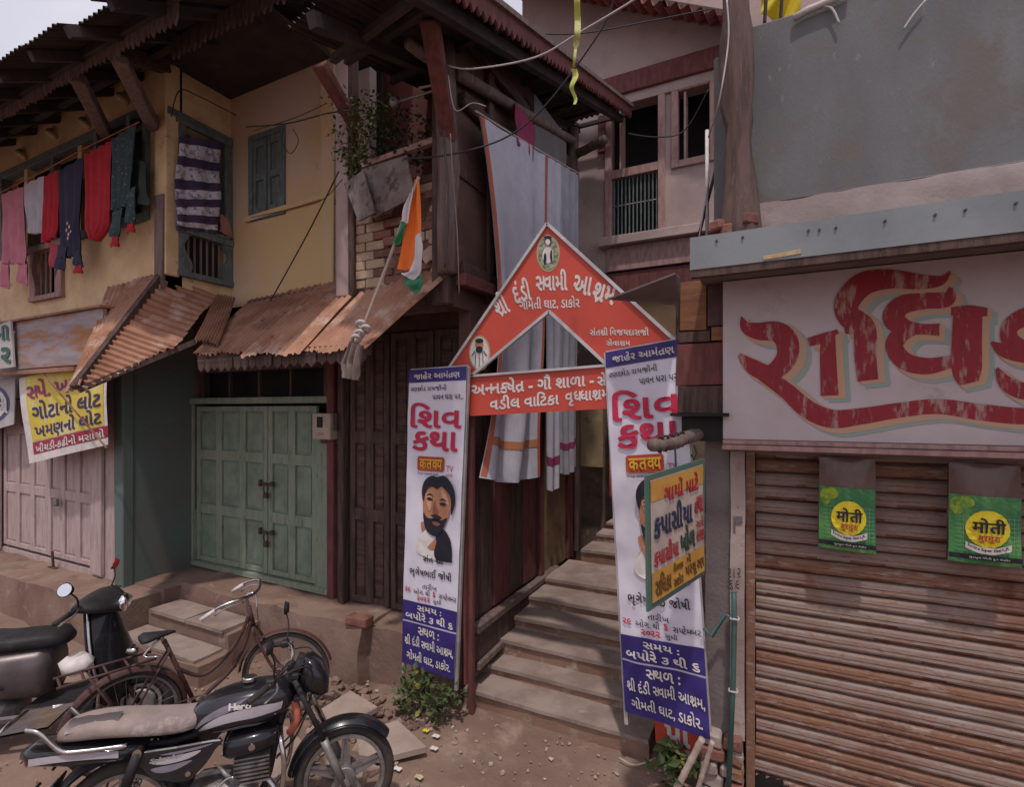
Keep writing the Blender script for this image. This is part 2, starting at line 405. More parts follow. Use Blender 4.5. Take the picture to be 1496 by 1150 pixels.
def layout(text, bold=0.0, gap=.05):
    V = []; F = []; x = 0; i = 0
    while i < len(text):
        ch = text[i]
        if ch == ' ': x += .27; i += 1; continue
        half = rak = False
        if ch == '~': half = True; i += 1; ch = text[i]
        elif ch == '^': rak = True; i += 1; ch = text[i]
        base = ch; i += 1; marks = ''
        while i < len(text) and text[i] in MARK: marks += text[i]; i += 1
        pre = ''
        for s in '\u0abf\u093f':
            if s in marks: pre += s; marks = marks.replace(s, '')
        vs, fs = raw_glyph(pre + base + marks, bold); rk = 10 ** 9
        if not vs: x += .3; continue
        vs = list(vs); fs = list(fs)
        if half:
            bx = max(p[0] for p in vs); vs, fs = clip_x(vs, fs, bx - .10)
        if rak:
            bv = raw_glyph(base, bold)[0]; off = 0
            if pre: off = max(p[0] for p in raw_glyph(pre + base, bold)[0]) - max(p[0] for p in bv)
            bx = max(p[0] for p in bv) - .05 + off; k = len(vs)
            vs += [(bx, .27), (bx, .18 - bold), (bx - .33, -.06 - bold), (bx - .37, .0)]; fs.append((k, k + 1, k + 2, k + 3)); rk = k
        x0 = min(p[0] for p in vs); x1 = max(p[0] for p in vs); k = len(V)
        V += [(p[0] - x0 + x, p[1], .06 if i_ >= rk else 0) for i_, p in enumerate(vs)]; F += [tuple(q + k for q in f) for f in fs]
        x += x1 - x0 + (0 if half else gap)
    return V, F
def letter(text, fmap, rect, m, parent, bold=.012, name='lettering', gap=.05, curve=0, layer=1):
    V0, F0 = layout(text, min(bold, .008), gap)
    V = []; F = []
    sh_ = [(0, 0)] + ([(-bold * .7, -bold * .35), (bold * .7, bold * .35), (-bold * .35, bold * .6), (bold * .35, -bold * .6)] if bold > .012 else [])
    for j, (sx_, sy_) in enumerate(sh_):
        k = len(V); V += [(p[0] + sx_, p[1] + sy_, p[2] + .12 * j) for p in V0]; F += [tuple(i + k for i in q) for q in F0]
    x0 = min(p[0] for p in V); x1 = max(p[0] for p in V); y0 = min(p[1] for p in V); y1 = max(p[1] for p in V)
    a, b_, c, d = rect            # left, right, top, bottom in panel units (v grows downwards)
    out_ = []
    for p in V:
        u = (p[0] - x0) / (x1 - x0); v = (y1 - p[1]) / (y1 - y0)
        out_.append(fmap(a + (b_ - a) * u, c + (d - c) * v + curve * (2 * u - 1) ** 2, layer + p[2]))
    return mesh_object(name, out_, F, m, parent)
def patch(pts, fmap, m, parent, name='print', layer=1, n=0, **k):
    P = catmull(pts, n, True) if n else pts
    return mesh_object(name, [fmap(p[0], p[1], layer) for p in P], [tuple(range(len(P)))], m, parent, **k)
def rect_patch(a, b_, c, d, fmap, m, parent, name='print', layer=1, nu=6, nv=6):
    q = MB(); q.grid(lambda u, v: fmap(a + (b_ - a) * u, c + (d - c) * v, layer), nu, nv)
    return q.build(name, m, parent)
def ellipse(cx, cy, rx, ry, n=28): return [(cx + rx * math.cos(2 * math.pi * k / n), cy + ry * math.sin(2 * math.pi * k / n)) for k in range(n)]
def flat_map(tl, tr, bl, sx=100, sy=100, thick=.003):
    tl, tr, bl = map(Vector, (tl, tr, bl)); ux = tr - tl; uy = bl - tl
    n = ux.cross(uy).normalized()
    if n.dot(Vector((0, 0, H)) - tl) < 0: n = -n
    return lambda u, v, layer=0: tl + ux * (u / sx) + uy * (v / sy) + n * (thick * layer)

# =================================================================== THE SETTING
def ground():
    xs = [-60, -40, -25, -16, -12, -10] + [-9 + .09 * i for i in range(134)] + [3.5, 5, 8, 14, 25, 40, 60]
    ys = [-60, -40, -25, -14, -8, -4, -2, -1, 0] + [.6 + .09 * i for i in range(60)] + [6.5, 8, 12, 20, 40, 60]
    def z(x, y):
        p = Vector((x, y, 0))
        r = .03 * mnoise.noise(p * .7) + .013 * mnoise.noise(p * 2.9) + .006 * mnoise.noise(p * 8)
        return r - .01
    v = [Vector((x, y, z(x, y))) for y in ys for x in xs]; n = len(xs)
    f = [(j * n + i, j * n + i + 1, (j + 1) * n + i + 1, (j + 1) * n + i) for j in range(len(ys) - 1) for i in range(n - 1)]
    mesh_object('ground', v, f, m_ground, smooth=True, kind='structure')
ground()
def rough_block(a, b_, step=.12, amp=.025, sd=0):
    a = Vector(a); b_ = Vector(b_); q = MB()
    def nz(p): return Vector([amp * mnoise.noise(p * 3.1 + Vector((sd + 7 * k, 0, 0))) + amp * .5 * mnoise.noise(p * 9 + Vector((sd + 3 * k, 5, 0))) for k in range(3)])
    def face(o, u, v):
        nu = max(1, round(u.length / step)); nv = max(1, round(v.length / step))
        q.grid(lambda s, t: (lambda p: p + nz(p))(o + u * s + v * t), nu, nv)
    d = b_ - a; X = Vector((d.x, 0, 0)); Y = Vector((0, d.y, 0)); Z = Vector((0, 0, d.z))
    face(a, X, Z); face(a + Y, X, Z); face(a, Y, Z); face(a + X, Y, Z); face(a + Z, X, Y)
    return q
rough_block((-12, 2.78, -.1), (-5.95, 3.35, .46), sd=3, amp=.03).build('plinth', m_plinth, kind='structure', smooth=True)
rough_block((-5.95, 3.47, -.1), (-3.25, 4.05, .5), sd=9, amp=.035).build('plinth', m_plinth, kind='structure', smooth=True)
rough_block((-3.27, 3.6, -.1), (-2.36, 4.05, .49), sd=10, amp=.03).build('plinth', m_plinth, kind='structure', smooth=True)
rough_block((-6.5, 3.3, -.1), (-5.9, 4.05, .485), sd=5, amp=.015).build('plinth', m_plinth, kind='structure', smooth=True)
st = empty('door_step', (-5.2, 3.1, 0), 'two low grey flagstone steps up to the plinth in front of the green door', 'steps')
rough_block((-5.85, 3.12, -.05), (-4.55, 3.46, .33), sd=12, amp=.018).build('step', m_plinth, st, smooth=True)
rough_block((-5.9, 2.8, -.05), (-4.5, 3.13, .17), sd=14, amp=.018).build('step', m_plinth, st, smooth=True)
for k, (x0, x1) in enumerate([(-5.8, -5.2), (-5.17, -4.62)]):
    rough_block((x0, 3.1, .33), (x1, 3.42, .365), sd=20 + k, amp=.008).build('slab', m_stone, st)
    rough_block((x0 - .03, 2.82, .17), (x1 + .02, 3.1, .20), sd=24 + k, amp=.008).build('slab', m_stone, st)
# loose bricks bedded in the broken top edge of the plinth
for px, py, L, rz in [(518, 908, .24, .05)]:
    p = PY(px, py, 3.47); q = MB(); q.box((p.x, p.y + .062, p.z - .012), (L, .12, .075), Matrix.Rotation(rz, 3, 'Z'), jit=.008)
    tag(q.build('brick', m_brick, bevel=.008), {518: 'longest red brick showing in the broken top edge of the plinth', 470: 'red brick in the plinth edge left of the longest one', 548: 'small brick end in the plinth wall right of the longest brick', 590: 'brick turned askew on the plinth edge beside the left banner', 430: 'leftmost brick bedded in the plinth edge below the green door'}[px], 'brick', 'bricks in the plinth edge')

# =================================================================== YELLOW HOUSE (left)
yh = empty('yellow_house', (-6.4, 3.6, 0), 'yellow limewashed timber house with jutting upper floor and green double door', 'house')
YF, YB, XC = 3.26, 3.97, -5.74
zt = PY(150, 198, YF).z; zb = PY(217, 300, YF).z - .1
wx0 = PY(8, 250, YF).x; wx1 = PY(216, 250, YF).x
sx0 = PY(52, 400, YF).x; sx1 = PY(92, 400, YF).x; sz1 = PY(70, 366, YF).z; sz0 = PY(70, 432, YF).z
wall_with_holes('x', YF, -12, XC, 3.72, 6.27, [(wx0, wx1, zb, zt), (sx0, sx1, sz0, sz1)], .14, 'upper_wall', m_yellow, yh)
q = MB()
q.span((-12, YF + .25, 3.7), (XC - .16, YF + .27, 6.5)); q.span((-12, YF + .16, 3.66), (XC, YB - .02, 3.72)); q.build('room_backing', m_darkhole, yh)  # dark panels added behind openings, room shade put into their colour
# return wall with tall window opening
ry0, ry1 = 3.39, 3.92; rz0 = 3.92; rz1 = 5.58
wall_with_holes('y', XC, YF, YB, 3.72, 6.6, [(ry0, ry1, rz0, rz1)], -.14, 'return_wall', m_yellow, yh)
hx0, hx1 = PY(370, 250, YB).x, PY(413, 250, YB).x; hz1 = PY(392, 198, YB).z; hz0 = PY(392, 312, YB).z
wall_with_holes('x', YB, XC - .1, -4.06, 3.3, 6.6, [(hx0, hx1, hz0, hz1)], .14, 'upper_wall', m_cream, yh)
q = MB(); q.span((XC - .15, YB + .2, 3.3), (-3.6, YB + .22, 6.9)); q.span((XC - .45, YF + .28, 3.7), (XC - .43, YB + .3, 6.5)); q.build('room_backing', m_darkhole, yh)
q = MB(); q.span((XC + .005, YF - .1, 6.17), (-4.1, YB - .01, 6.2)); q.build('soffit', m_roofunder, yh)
# ground floor walls
dx0 = PY(285, 700, YB).x; dx1 = PY(478, 700, YB).x; dz0, dz1 = .56, 2.53
wall_with_holes('x', YB, -6.47, -3.42, .4, 3.68, [(dx0, dx1, dz0, dz1), (dx0 + .05, dx1 - .05, 2.6, 2.92)], .16, 'lower_wall', m_brownwall, yh)
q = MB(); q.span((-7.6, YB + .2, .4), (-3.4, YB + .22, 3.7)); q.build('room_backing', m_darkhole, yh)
wall_with_holes('y', -6.46, YF - .04, YB, .46, 3.66, [], -.13, 'lower_wall', m_greenwall, yh)
lx0, lx1 = PY(0, 700, YF).x, PY(137, 700, YF).x
wall_with_holes('x', YF, -12, -6.6, .44, 3.7, [(lx0, lx1, .52, 2.62)], .14, 'lower_wall', m_pinkdoor, yh)
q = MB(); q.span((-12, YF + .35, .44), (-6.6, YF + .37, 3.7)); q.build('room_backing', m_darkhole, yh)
# posts, pilaster
b = MB(); b.span((XC - .17, YF - .05, 3.9), (XC + .03, YF + .1, 6.2), .008); b.build('corner_post', m_yellow, yh, bevel=.01)
b = MB(); b.span((XC - .13, YF - .075, 3.75), (XC + .02, YF - .051, 4.75), .006); b.build('corner_board', m_greywood, yh)
b = MB(); b.span((-6.64, YF - .09, .45), (-6.44, YF + .02, 3.6), .01); b.build('corner_post', m_greenwall, yh, bevel=.01)
b = MB(); b.span((lx1, YF - .045, .5), (lx1 + .26, YF - .003, 2.7), .006); b.build('door_jamb', m_pinkdoor, yh, bevel=.006)
b = MB(); b.span((lx0 - .05, YF - .05, .5), (lx0 + .09, YF - .003, 2.7), .006); b.build('door_jamb', m_pinkdoor, yh, bevel=.006)
b = MB(); b.span((-4.2, YB - .06, 3.3), (-4.02, YB + .05, 6.1), .008); b.build('pilaster', m_cream, yh, bevel=.008)
b = MB(); b.span((-4.05, YB - .03, 3.3), (-3.98, YB + .08, 6.1), .004); b.build('drain_strip', m_pinkwall, yh)
# string course under the small window, ledges
p0 = PY(370, 321, YB); p1 = PY(470, 289, YB)
b = MB(); b.beam((p0.x - .1, YB - .02, p0.z), (-4.2, YB - .02, p1.z), .05, .05, jit=.006); b.build('ledge', m_cream, yh)
b = MB(); b.span((XC - .02, YF - .03, 5.62), (XC + .035, YB, 5.70), .006); b.build('ledge', m_teal, yh)
def shutter_pair(parent, axis, const, a0, a1, z0, z1, n, m, out=-.03):
    """frame plus n shutter leaves with recessed panels, flush near the wall face"""
    fw = .05
    S = (lambda p, q_, d0, d1: ((p[0], const + d0, p[1]), (q_[0], const + d1, q_[1]))) if axis == 'x' else (lambda p, q_, d0, d1: ((const - d0, p[0], p[1]), (const - d1, q_[0], q_[1])))
    fr = MB()
    for (u0, u1, v0, v1) in ((a0 - fw, a0 + .01, z0 - fw, z1 + fw), (a1 - .01, a1 + fw, z0 - fw, z1 + fw), (a0 + .01, a1 - .01, z1 - .01, z1 + fw), (a0 + .01, a1 - .01, z0 - fw, z0 + .01)):
        fr.span(*S((u0, v0), (u1, v1), out, .03), jit=.003)
    f = fr.build('window_frame', m, parent, bevel=.005)
    wd = (a1 - a0) / n
    for i in range(n):
        u0 = a0 + i * wd + .012; u1 = u0 + wd - .02
        b = MB(); b.span(*S((u0, z0 + .012), (u1, z1 - .012), .012, .03))
        for (v0, v1) in ((z0 + .012, z0 + .09), ((z0 + z1) / 2 - .04, (z0 + z1) / 2 + .04), (z1 - .1, z1 - .012)):
            b.span(*S((u0 + .045, v0), (u1 - .045, v1), -.012, .011))
        b.span(*S((u0, z0 + .012), (u0 + .045, z1 - .012), -.012, .011)); b.span(*S((u1 - .045, z0 + .012), (u1, z1 - .012), -.012, .011))
        b.build('shutter_leaf', m, f)
    return f
shutter_pair(yh, 'x', YB, hx0, hx1, hz0, hz1, 2, m_teal)
# long window behind the laundry: teal frame, mullions, two closed leaves at the right
fr = MB()
for (u0, u1, v0, v1) in ((wx0 - .06, wx0 + .02, zb - .06, zt + .08), (wx1 - .02, wx1 + .05, zb - .06, zt + .08), (wx0 + .02, wx1 - .02, zt - .02, zt + .08), (wx0 + .02, wx1 - .02, zb - .07, zb + .02)):
    fr.span((u0, YF - .05, v0), (u1, YF + .06, v1), .004)
wf = fr.build('window_frame', m_teal, yh, bevel=.006)
for k in range(1, 5):
    u = wx0 + (wx1 - wx0) * k / 5
    b = MB(); b.span((u - .045, YF - .03, zb + .021), (u + .045, YF + .05, zt - .021), .003); b.build('mullion', m_yellow if k % 2 else m_teal, wf)
for k in (0, 2):
    u0 = wx1 - .52 + k * .12 if k else wx1 - .28
    b = MB(); R = Matrix.Rotation(math.radians(-60 if k else -25), 3, 'Z')
    for dx, sz in ((0, (.26, .025, zt - zb - .1)),):
        b.box((wx1 - .2 - k * .25, YF - .1, (zt + zb) / 2), sz, R)
    for zz in (-.35, 0, .35):
        b.box(Vector((wx1 - .2 - k * .25, YF - .1, (zt + zb) / 2 + zz)), (.262, .04, .07), R)
    b.build('shutter_leaf', m_teal, wf)
b = MB()
for k in range(9):
    u = wx0 + (wx1 - wx0) * (k + .5) / 9
    b = MB(); b.cyl((u, YF + .03, zb), (u, YF + .03, zb + .5), .012, 6); b.build('window_bar', m_teal, wf)
# clay pegs along the wall under the eave
for px, py in ((36, 222), (80, 192), (128, 176), (183, 140)):
    p = PY(px, py, YF); b = MB()
    b.tube([p + Vector((.07 * math.cos(t), -.05 * math.sin(t) - .01, -.12 + .16 * k / 8)) for k, t in [(k, k * math.pi / 8) for k in range(9)]], [.022 + .014 * math.sin(k * .39) for k in range(9)], 8)
    b.build('wall_hook', m_yellow if px != 183 else m_cream, yh, smooth=True)
# small barred opening low in the left wall, scalloped frame
def barred_opening(axis, const, a0, a1, z0, z1, m, bars, sgn=1, mbar=None):
    S = (lambda u, d, z: Vector((u, const + d, z))) if axis == 'x' else (lambda u, d, z: Vector((const - d, u, z)))
    fr = MB(); wd = .09
    for side in (0, 1):
        P = []
        for k in range(13):
            t = k / 12; bul = wd * (.6 + .5 * math.sin(t * math.pi * 2 + .6))
            P.append((a0 + bul if side == 0 else a1 - bul, z0 + (z1 - z0) * t))
        edge = a0 - .05 if side == 0 else a1 + .05
        poly = [S(edge, -.045, z0)] + [S(u, -.045, z) for u, z in P] + [S(edge, -.045, z1)]
        fr.prism(poly, S(0, .05, 0) - S(0, 0, 0))
    fr.span(S(a0 - .08, -.06, z1), S(a1 + .08, .02, z1 + .07)); fr.span(S(a0 - .06, -.06, z0 - .06), S(a1 + .06, .02, z0))
    f = fr.build('balcony_frame', m, yh)
    for k in range(bars):
        u = a0 + .05 + (a1 - a0 - .1) * (k + .5) / bars
        b = MB(); b.cyl(S(u, .02, z0), S(u, .02, z1), .013, 6); b.build('baluster', mbar or m, f)
    return f
barred_opening('x', YF, sx0, sx1, sz0, sz1, m_pinkwood, 5)
zmid = 4.40
f = barred_opening('y', XC, ry0, ry1, rz0 + .06, zmid, m_teal, 6, mbar=m_greywood)
b = MB(); b.span((XC - .1, ry0, zmid + .07), (XC + .07, ry1, zmid + .10)); b.build('rail', m_teal, yh)
for (a, c) in ((ry0 - .05, ry0 + .03), (ry1 - .05, ry1 + .045)):
    b = MB(); b.span((XC - .03, a, zmid + .1), (XC + .04, c, rz1), .004); b.build('window_frame', m_teal, yh, bevel=.005)
b = MB(); b.span((XC - .03, ry0 - .08, rz1), (XC + .05, ry1 + .045, rz1 + .07), .004); b.build('window_frame', m_teal, yh, bevel=.005)
# green double door
def panel_door(parent, name, Y, x0, x1, z0, z1, cols, rows, m, mp, label=None, th=.045, rail=.07):
    d = MB(); cw = (x1 - x0) / cols
    zs = [z0 + (z1 - z0) * r for r in rows]
    for i in range(cols + 1):
        u = x0 + i * cw; a = max(x0, u - rail / 2 - (.02 if 0 < i < cols else 0)); c = min(x1, u + rail / 2 + (.02 if 0 < i < cols else 0))
        if i == 0: c = x0 + rail
        if i == cols: a = x1 - rail
        d.span((a, Y - th, z0), (c, Y, z1))
    for z in zs:
        a = max(z0, z - .06); c = min(z1, z + .06)
        for i in range(cols):
            u0 = x0 + i * cw + (rail if i == 0 else rail / 2 + .02); u1 = x0 + (i + 1) * cw - (rail if i == cols - 1 else rail / 2 + .02)
            d.span((u0, Y - th + .002, a), (u1, Y - .002, c))
    leaf = d.build(name, m, parent, label=label, bevel=.004)
    for i in range(cols):
        u0 = x0 + i * cw + (rail if i == 0 else rail / 2 + .02); u1 = x0 + (i + 1) * cw - (rail if i == cols - 1 else rail / 2 + .02)
        for j in range(len(zs) - 1):
            a = max(z0, zs[j]) + .06; c = zs[j + 1] - .06
            q = MB(); q.span((u0, Y - .02, a), (u1, Y - .006, c)); q.span((u0 + .025, Y - .03, a + .025), (u1 - .025, Y - .021, c - .025))
            q.build('door_panel', mp, leaf, bevel=.003)
    return leaf
xm = PY(391, 700, YB).x
gl = panel_door(yh, 'door_leaf', YB + .05, dx0 + .02, xm - .012, dz0 + .02, dz1 - .03, 3, (.0, .34, .69, 1), m_greendoor, m_greendoor2)
gr = panel_door(yh, 'door_leaf', YB + .045, xm + .006, dx1 - .16, dz0 + .02, dz1 - .03, 2, (.0, .34, .69, 1), m_greendoor, m_greendoor2)
b = MB(); b.span((dx1 - .155, YB - .02, dz0), (dx1 + .1, YB + .03, dz1 - .25), .005); b.build('door_board', m_greendoor, yh, bevel=.004)
b = MB(); b.span((dx0 - .06, YB - .05, dz1), (dx1 + .08, YB + .03, dz1 + .07), .006); b.span((dx0 - .05, YB - .045, dz0 - .05), (dx1 + .05, YB + .05, dz0 + .01), .006)
b.span((dx0 - .06, YB - .03, dz0 + .01), (dx0, YB + .03, dz1 - .002), .004); b.build('door_frame', m_greendoor, yh, bevel=.004)
for zz in (1.62, 1.07):
    b = MB(); p = Vector((xm, YB - .02, zz))
    b.tube([p + Vector((-.1, 0, 0)), p + Vector((.13, -.005, 0))], .012, 6); b.tube([p + Vector((.02 + .035 * math.sin(t), -.02, -.06 - .05 * math.cos(t))) for t in [k * math.pi / 5 for k in range(10)]], .008, 6)
    b.box(p + Vector((.04, -.03, -.13)), (.06, .025, .06)); b.box(p + Vector((-.1, 0, 0)), (.03, .03, .07)); b.box(p + Vector((.1, 0, 0)), (.03, .03, .05))
    b.build('door_bolt', m_rustbike, yh)
for k in range(4):
    u0 = dx0 + .08 + k * (dx1 - dx0 - .16) / 4
    b = MB(); b.span((u0, YB + .03, 2.6), (u0 + .03, YB + .06, 2.92)); b.build('vent_bar', m_wood, yh)
# pink shop door
pm = (lx0 + lx1) / 2 + .12
panel_door(yh, 'door_leaf', YF + .05, lx0 + .1, pm - .01, .56, 2.6, 3, (0, .40, .80, 1), m_pinkdoor, m_pinkdoor)
panel_door(yh, 'door_leaf', YF + .045, pm + .01, lx1 - .005, .56, 2.6, 3, (0, .40, .80, 1), m_pinkdoor, m_pinkdoor)
p = PY(88, 732, YF); b = MB(); b.cyl(p + Vector((-.1, -.05, 0)), p + Vector((.05, -.05, .01)), .014, 6); b.box(p + Vector((.04, -.06, -.01)), (.08, .04, .09)); b.build('door_bolt', m_engine, yh, bevel=.01)
p = PY(78, 830, YF - .06); b = MB(); b.cyl(p, p + Vector((.02, -.02, .22)), .016, 6); b.span(p + Vector((-.1, -.02, -.02)), p + Vector((.08, .02, .01))); b.build('door_stop', m_wood, yh)
# wall right of the green door: boarded bay with posts
b = MB(); b.span((-4.12, YB - .07, .45), (-4.0, YB - .003, 3.3), .012); b.build('door_post', m_maroon, yh, bevel=.01)
b = MB(); b.span((-3.94, YB - .1, .45), (-3.84, YB - .003, 3.3), .012); b.build('door_post', m_wood, yh, bevel=.01)
# eave brackets, hip rafter, plate
def log(parent, p, q, r, m, name, r2=None, n=10, wob=.012):
    p = Vector(p); q = Vector(q); P = [lerp(p, q, k / 6) + Vector((rnd(-wob, wob), rnd(-wob, wob), rnd(-wob, wob))) for k in range(7)]
    b = MB(); b.tube(P, [lerp(r, r if r2 is None else r2, k / 6) * rnd(.94, 1.06) for k in range(7)], n)
    return b.build(name, m, parent, smooth=True)
for a, c, ya in (((113, 112), (160, 206), 2.5), ((174, 85), (226, 188), 2.5)):
    b = MB(); b.beam(PY(*a, ya), PY(*c, YF - .03), .10, .13, up=(1, 0, 0), jit=.01); b.build('eave_bracket', m_greywood, yh, bevel=.012)
b = MB(); b.beam(PY(148, 66, 2.45), (XC - .02, YF - .02, 6.14), .11, .14, jit=.01); b.build('hip_rafter', m_woodx, yh, bevel=.01)
b = MB(); b.beam(PY(466, 92, 3.05), PY(522, 188, 3.5), .08, .11, up=(1, 0, 0), jit=.01); b.build('eave_bracket', m_maroon, yh, bevel=.01)
for zz, yy in ((5.66, 2.4), (6.0, 2.95)):
    b = MB(); b.span((-12, yy, zz), (-4.4, yy + .07, zz + .08)); b.build('purlin', m_roofunder, yh)
k = 0
x = -11.8
while x < -4.3:
    b = MB(); b.beam((x, 2.06, 5.47), (x, 3.3, 6.2), .06, .08); b.build('rafter', m_roofunder, yh); x += .62
def valance(parent, p, q, drop, m, pitch=.075, th=.02, name='valance_board'):
    p = Vector(p); q = Vector(q); L = (q - p).length; n = int(L / pitch); d = (q - p) / n
    nn = Vector((-(q - p).y, (q - p).x, 0)).normalized() * th
    b = MB()
    for i in range(n):
        dr = drop * rnd(.9, 1.08)
        a = p + d * (i + .04); c = p + d * (i + .96); m_ = p + d * (i + .5)
        b.prism([a, c, c - Vector((0, 0, dr * .6)), m_ - Vector((0, 0, dr)), a - Vector((0, 0, dr * .6))], nn)
    b.span((min(p.x, q.x), p.y - .002, p.z), (max(p.x, q.x), p.y + th + .004, p.z + .03)) if abs(p.y - q.y) < .01 else None
    return b.build(name, m, parent)
x = -11.6
while x < -5.2:
    valance(yh, (x, 2.44, 5.72), (x + 1.05, 2.44, 5.72 + rnd(-.02, .02)), .17, m_greywood); x += 1.06
x = -5.0
while x < -3.6:
    valance(yh, (x, 2.85, 5.9), (x + .85, 2.85, 5.92), .18, m_wood); x += .86
rf = MB(); rf.beam((-12, 4.35, 6.88), (-3.35, 4.35, 6.88), .1, .1); rf = rf.build('roof', m_wood, yh)
z0 = 5.5
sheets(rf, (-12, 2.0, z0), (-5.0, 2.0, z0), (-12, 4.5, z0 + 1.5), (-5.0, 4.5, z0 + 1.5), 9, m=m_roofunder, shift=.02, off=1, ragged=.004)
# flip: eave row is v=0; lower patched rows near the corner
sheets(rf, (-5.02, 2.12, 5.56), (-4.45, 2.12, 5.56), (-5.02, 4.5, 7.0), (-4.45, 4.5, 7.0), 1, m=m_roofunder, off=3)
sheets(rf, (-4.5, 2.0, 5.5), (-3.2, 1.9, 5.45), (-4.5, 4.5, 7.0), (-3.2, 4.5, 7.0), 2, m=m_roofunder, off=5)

# hipped rusty awning over the house corner
A = PY(238, 399, YF - .02); T1 = PY(158, 420, YF - .02); B_ = PY(103, 570, 2.32)
aw = MB(); aw.beam(A, B_ + Vector((.02, .02, .02)), .06, .06); aw.beam(B_ + Vector((.02, .05, 0)), PX(282, 492, -5.02) + Vector((0, .02, -.05)), .05, .05)
aw = aw.build('corner_awning', m_wood, yh)
D = PX(318, 432, XC + .03); C_ = PX(283, 497, -5.0)
up = Vector((0, 0, .012))
off = (B_ - A).normalized()
corr(T1, lerp(T1, A, .55), lerp(T1, B_, .97), lerp(T1, B_, .97) + (A - T1) * .12, 6, .010, rows=8, seed=2, sag=.03, ragged=.008).build('roof_sheet', m_rust, aw, smooth=True)
corr(lerp(T1, A, .5) + up, A + up, B_ + Vector((-.16, .02, -.02)), B_ + up, 7, .010, rows=8, seed=5, sag=.03, ragged=.008).build('roof_sheet', m_rust, aw, smooth=True)
corr(A, lerp(A, B_, .52), D, lerp(C_, B_, .18), 11, .014, rows=6, seed=7, sag=.03, ragged=.015).build('roof_sheet', m_rust, aw, smooth=True)
corr(lerp(A, B_, .50) + up, B_ + up, lerp(C_, B_, .15) + up, B_ + Vector((.08, .06, 0)), 13, .017, rows=6, seed=8, sag=.03, ragged=.02).build('roof_sheet', m_rust, aw, smooth=True)
corr(D, PX(345, 436, XC + .3), C_, PY(318, 500, 3.05), 8, .014, rows=5, seed=9, sag=.03, ragged=.02).build('roof_sheet', m_rust2, aw, smooth=True)
b = MB(); b.grid(lambda u, v: lerp(A, B_, v) + Vector((.05 * (u - .5), .05 * (u - .5), .035 - .05 * abs(u - .5))), 4, 10); b.build('hip_cap', m_rust, aw, smooth=True)
# long rusty awning over the green door
E0 = Vector((-4.86, 2.95, 2.95)); E1 = Vector((-2.72, 2.93, 2.90)); W0 = Vector((-5.35, 3.95, 3.74)); W1 = Vector((-4.0, 3.95, 3.80)); W2 = Vector((-2.22, 3.45, 3.60))
la = MB(); la.beam((-4.85, 3.05, 2.97), (-2.75, 3.03, 2.92), .07, .08); la.beam((-5.3, 3.9, 3.66), (-3.5, 3.9, 3.72), .07, .08)
la = la.build('long_awning', m_woodx, yh)
sheets(la, W0, lerp(W0, W1, .95), E0, lerp(E0, E1, .42), 2, m=m_rust2, off=11, amp=.011, ragged=.012)
sheets(la, lerp(W0, W1, .82) + up, Vector((-3.35, 3.72, 3.71)) + up, lerp(E0, E1, .36) + up, lerp(E0, E1, .70) + up, 1, m=m_rust, off=14, amp=.011, ragged=.014)
sheets(la, Vector((-3.42, 3.75, 3.70)) - up, W2 - up, lerp(E0, E1, .66) - up * 2, E1 - up, 1, m=m_rust, off=16, amp=.011, ragged=.014)
x = -4.8
while x < -2.75:
    valance(la, (x, 2.985, 2.90), (x + .5, 2.985, 2.90), .09, m_wood, pitch=.1); x += .52
for x in (-4.7, -3.9, -3.2):
    b = MB(); b.beam((x, 3.0, 2.9), (x + .1, 3.93, 3.65), .05, .06); b.build('rafter', m_woody, la)

# =================================================================== BROWN HOUSE (middle)
bh = empty('brown_house', (-2.9, 4.8, 0), 'brown timber and brick house with a plant-hung balcony beside the steps', 'house')
FB = 3.55; SX = -2.25
bz0 = 3.45
wall_with_holes('x', FB + .02, -3.62, -2.4, 3.3, 4.42, [], .1, 'brick_backing', m_mortar, bh)
# single bricks
zb_ = PY(560, 392, FB).z; rows_ = 10
for r in range(rows_):
    z = 3.56 + r * .083
    x = -3.6 + (0 if r % 2 else -.1)
    while x < -2.45:
        L = .215
        x0 = max(x, -3.61); x1 = min(x + L, -2.42)
        if x1 - x0 > .05:
            cream = (x1 < -3.0) or rnd(0, 1) < .16
            dep = rnd(.0, .025) if cream else rnd(-.02, .03)
            q = MB(); g_ = .0025 if cream else .008; q.span((x0 + g_, FB - dep * (.4 if cream else 1.3), z + g_), (x1 - g_, FB + .05, z + .083 - g_), .003 if cream else .009)
            q.build('brick', m_brickcream if cream else m_brick, bh, bevel=.006)
        x += L + .008
for px, py, sz in ((562, 302, .10), (600, 312, .08), (640, 300, .12), (636, 345, .13), (628, 372, .12), (575, 285, .09), (590, 378, .07), (640, 392, .11)):
    c = PY(px, py, FB - .045); rg_ = random.Random(px); b = MB(); b.prism([c + Vector((sz * rg_.uniform(.5, 1) * math.cos(t), 0, sz * .7 * rg_.uniform(.4, 1) * math.sin(t))) for t in [k * math.pi / 6 for k in range(12)]], (0, .03, 0)); b.build('plaster_patch', m_brickcream, bh)
# ground floor boarded bay and timber side
for k in range(3):
    x0 = -3.80 + k * .52
    panel_door(bh, 'wall_panel', YB - .0, x0, x0 + .50, .52, 3.2, 2, (0, .33, .62, 1), m_wood, m_woodx, rail=.06)
b = MB(); b.span((-3.8, YB + .01, .4), (SX, YB + .1, 3.4)); b.build('lower_wall', m_brownwall, bh)
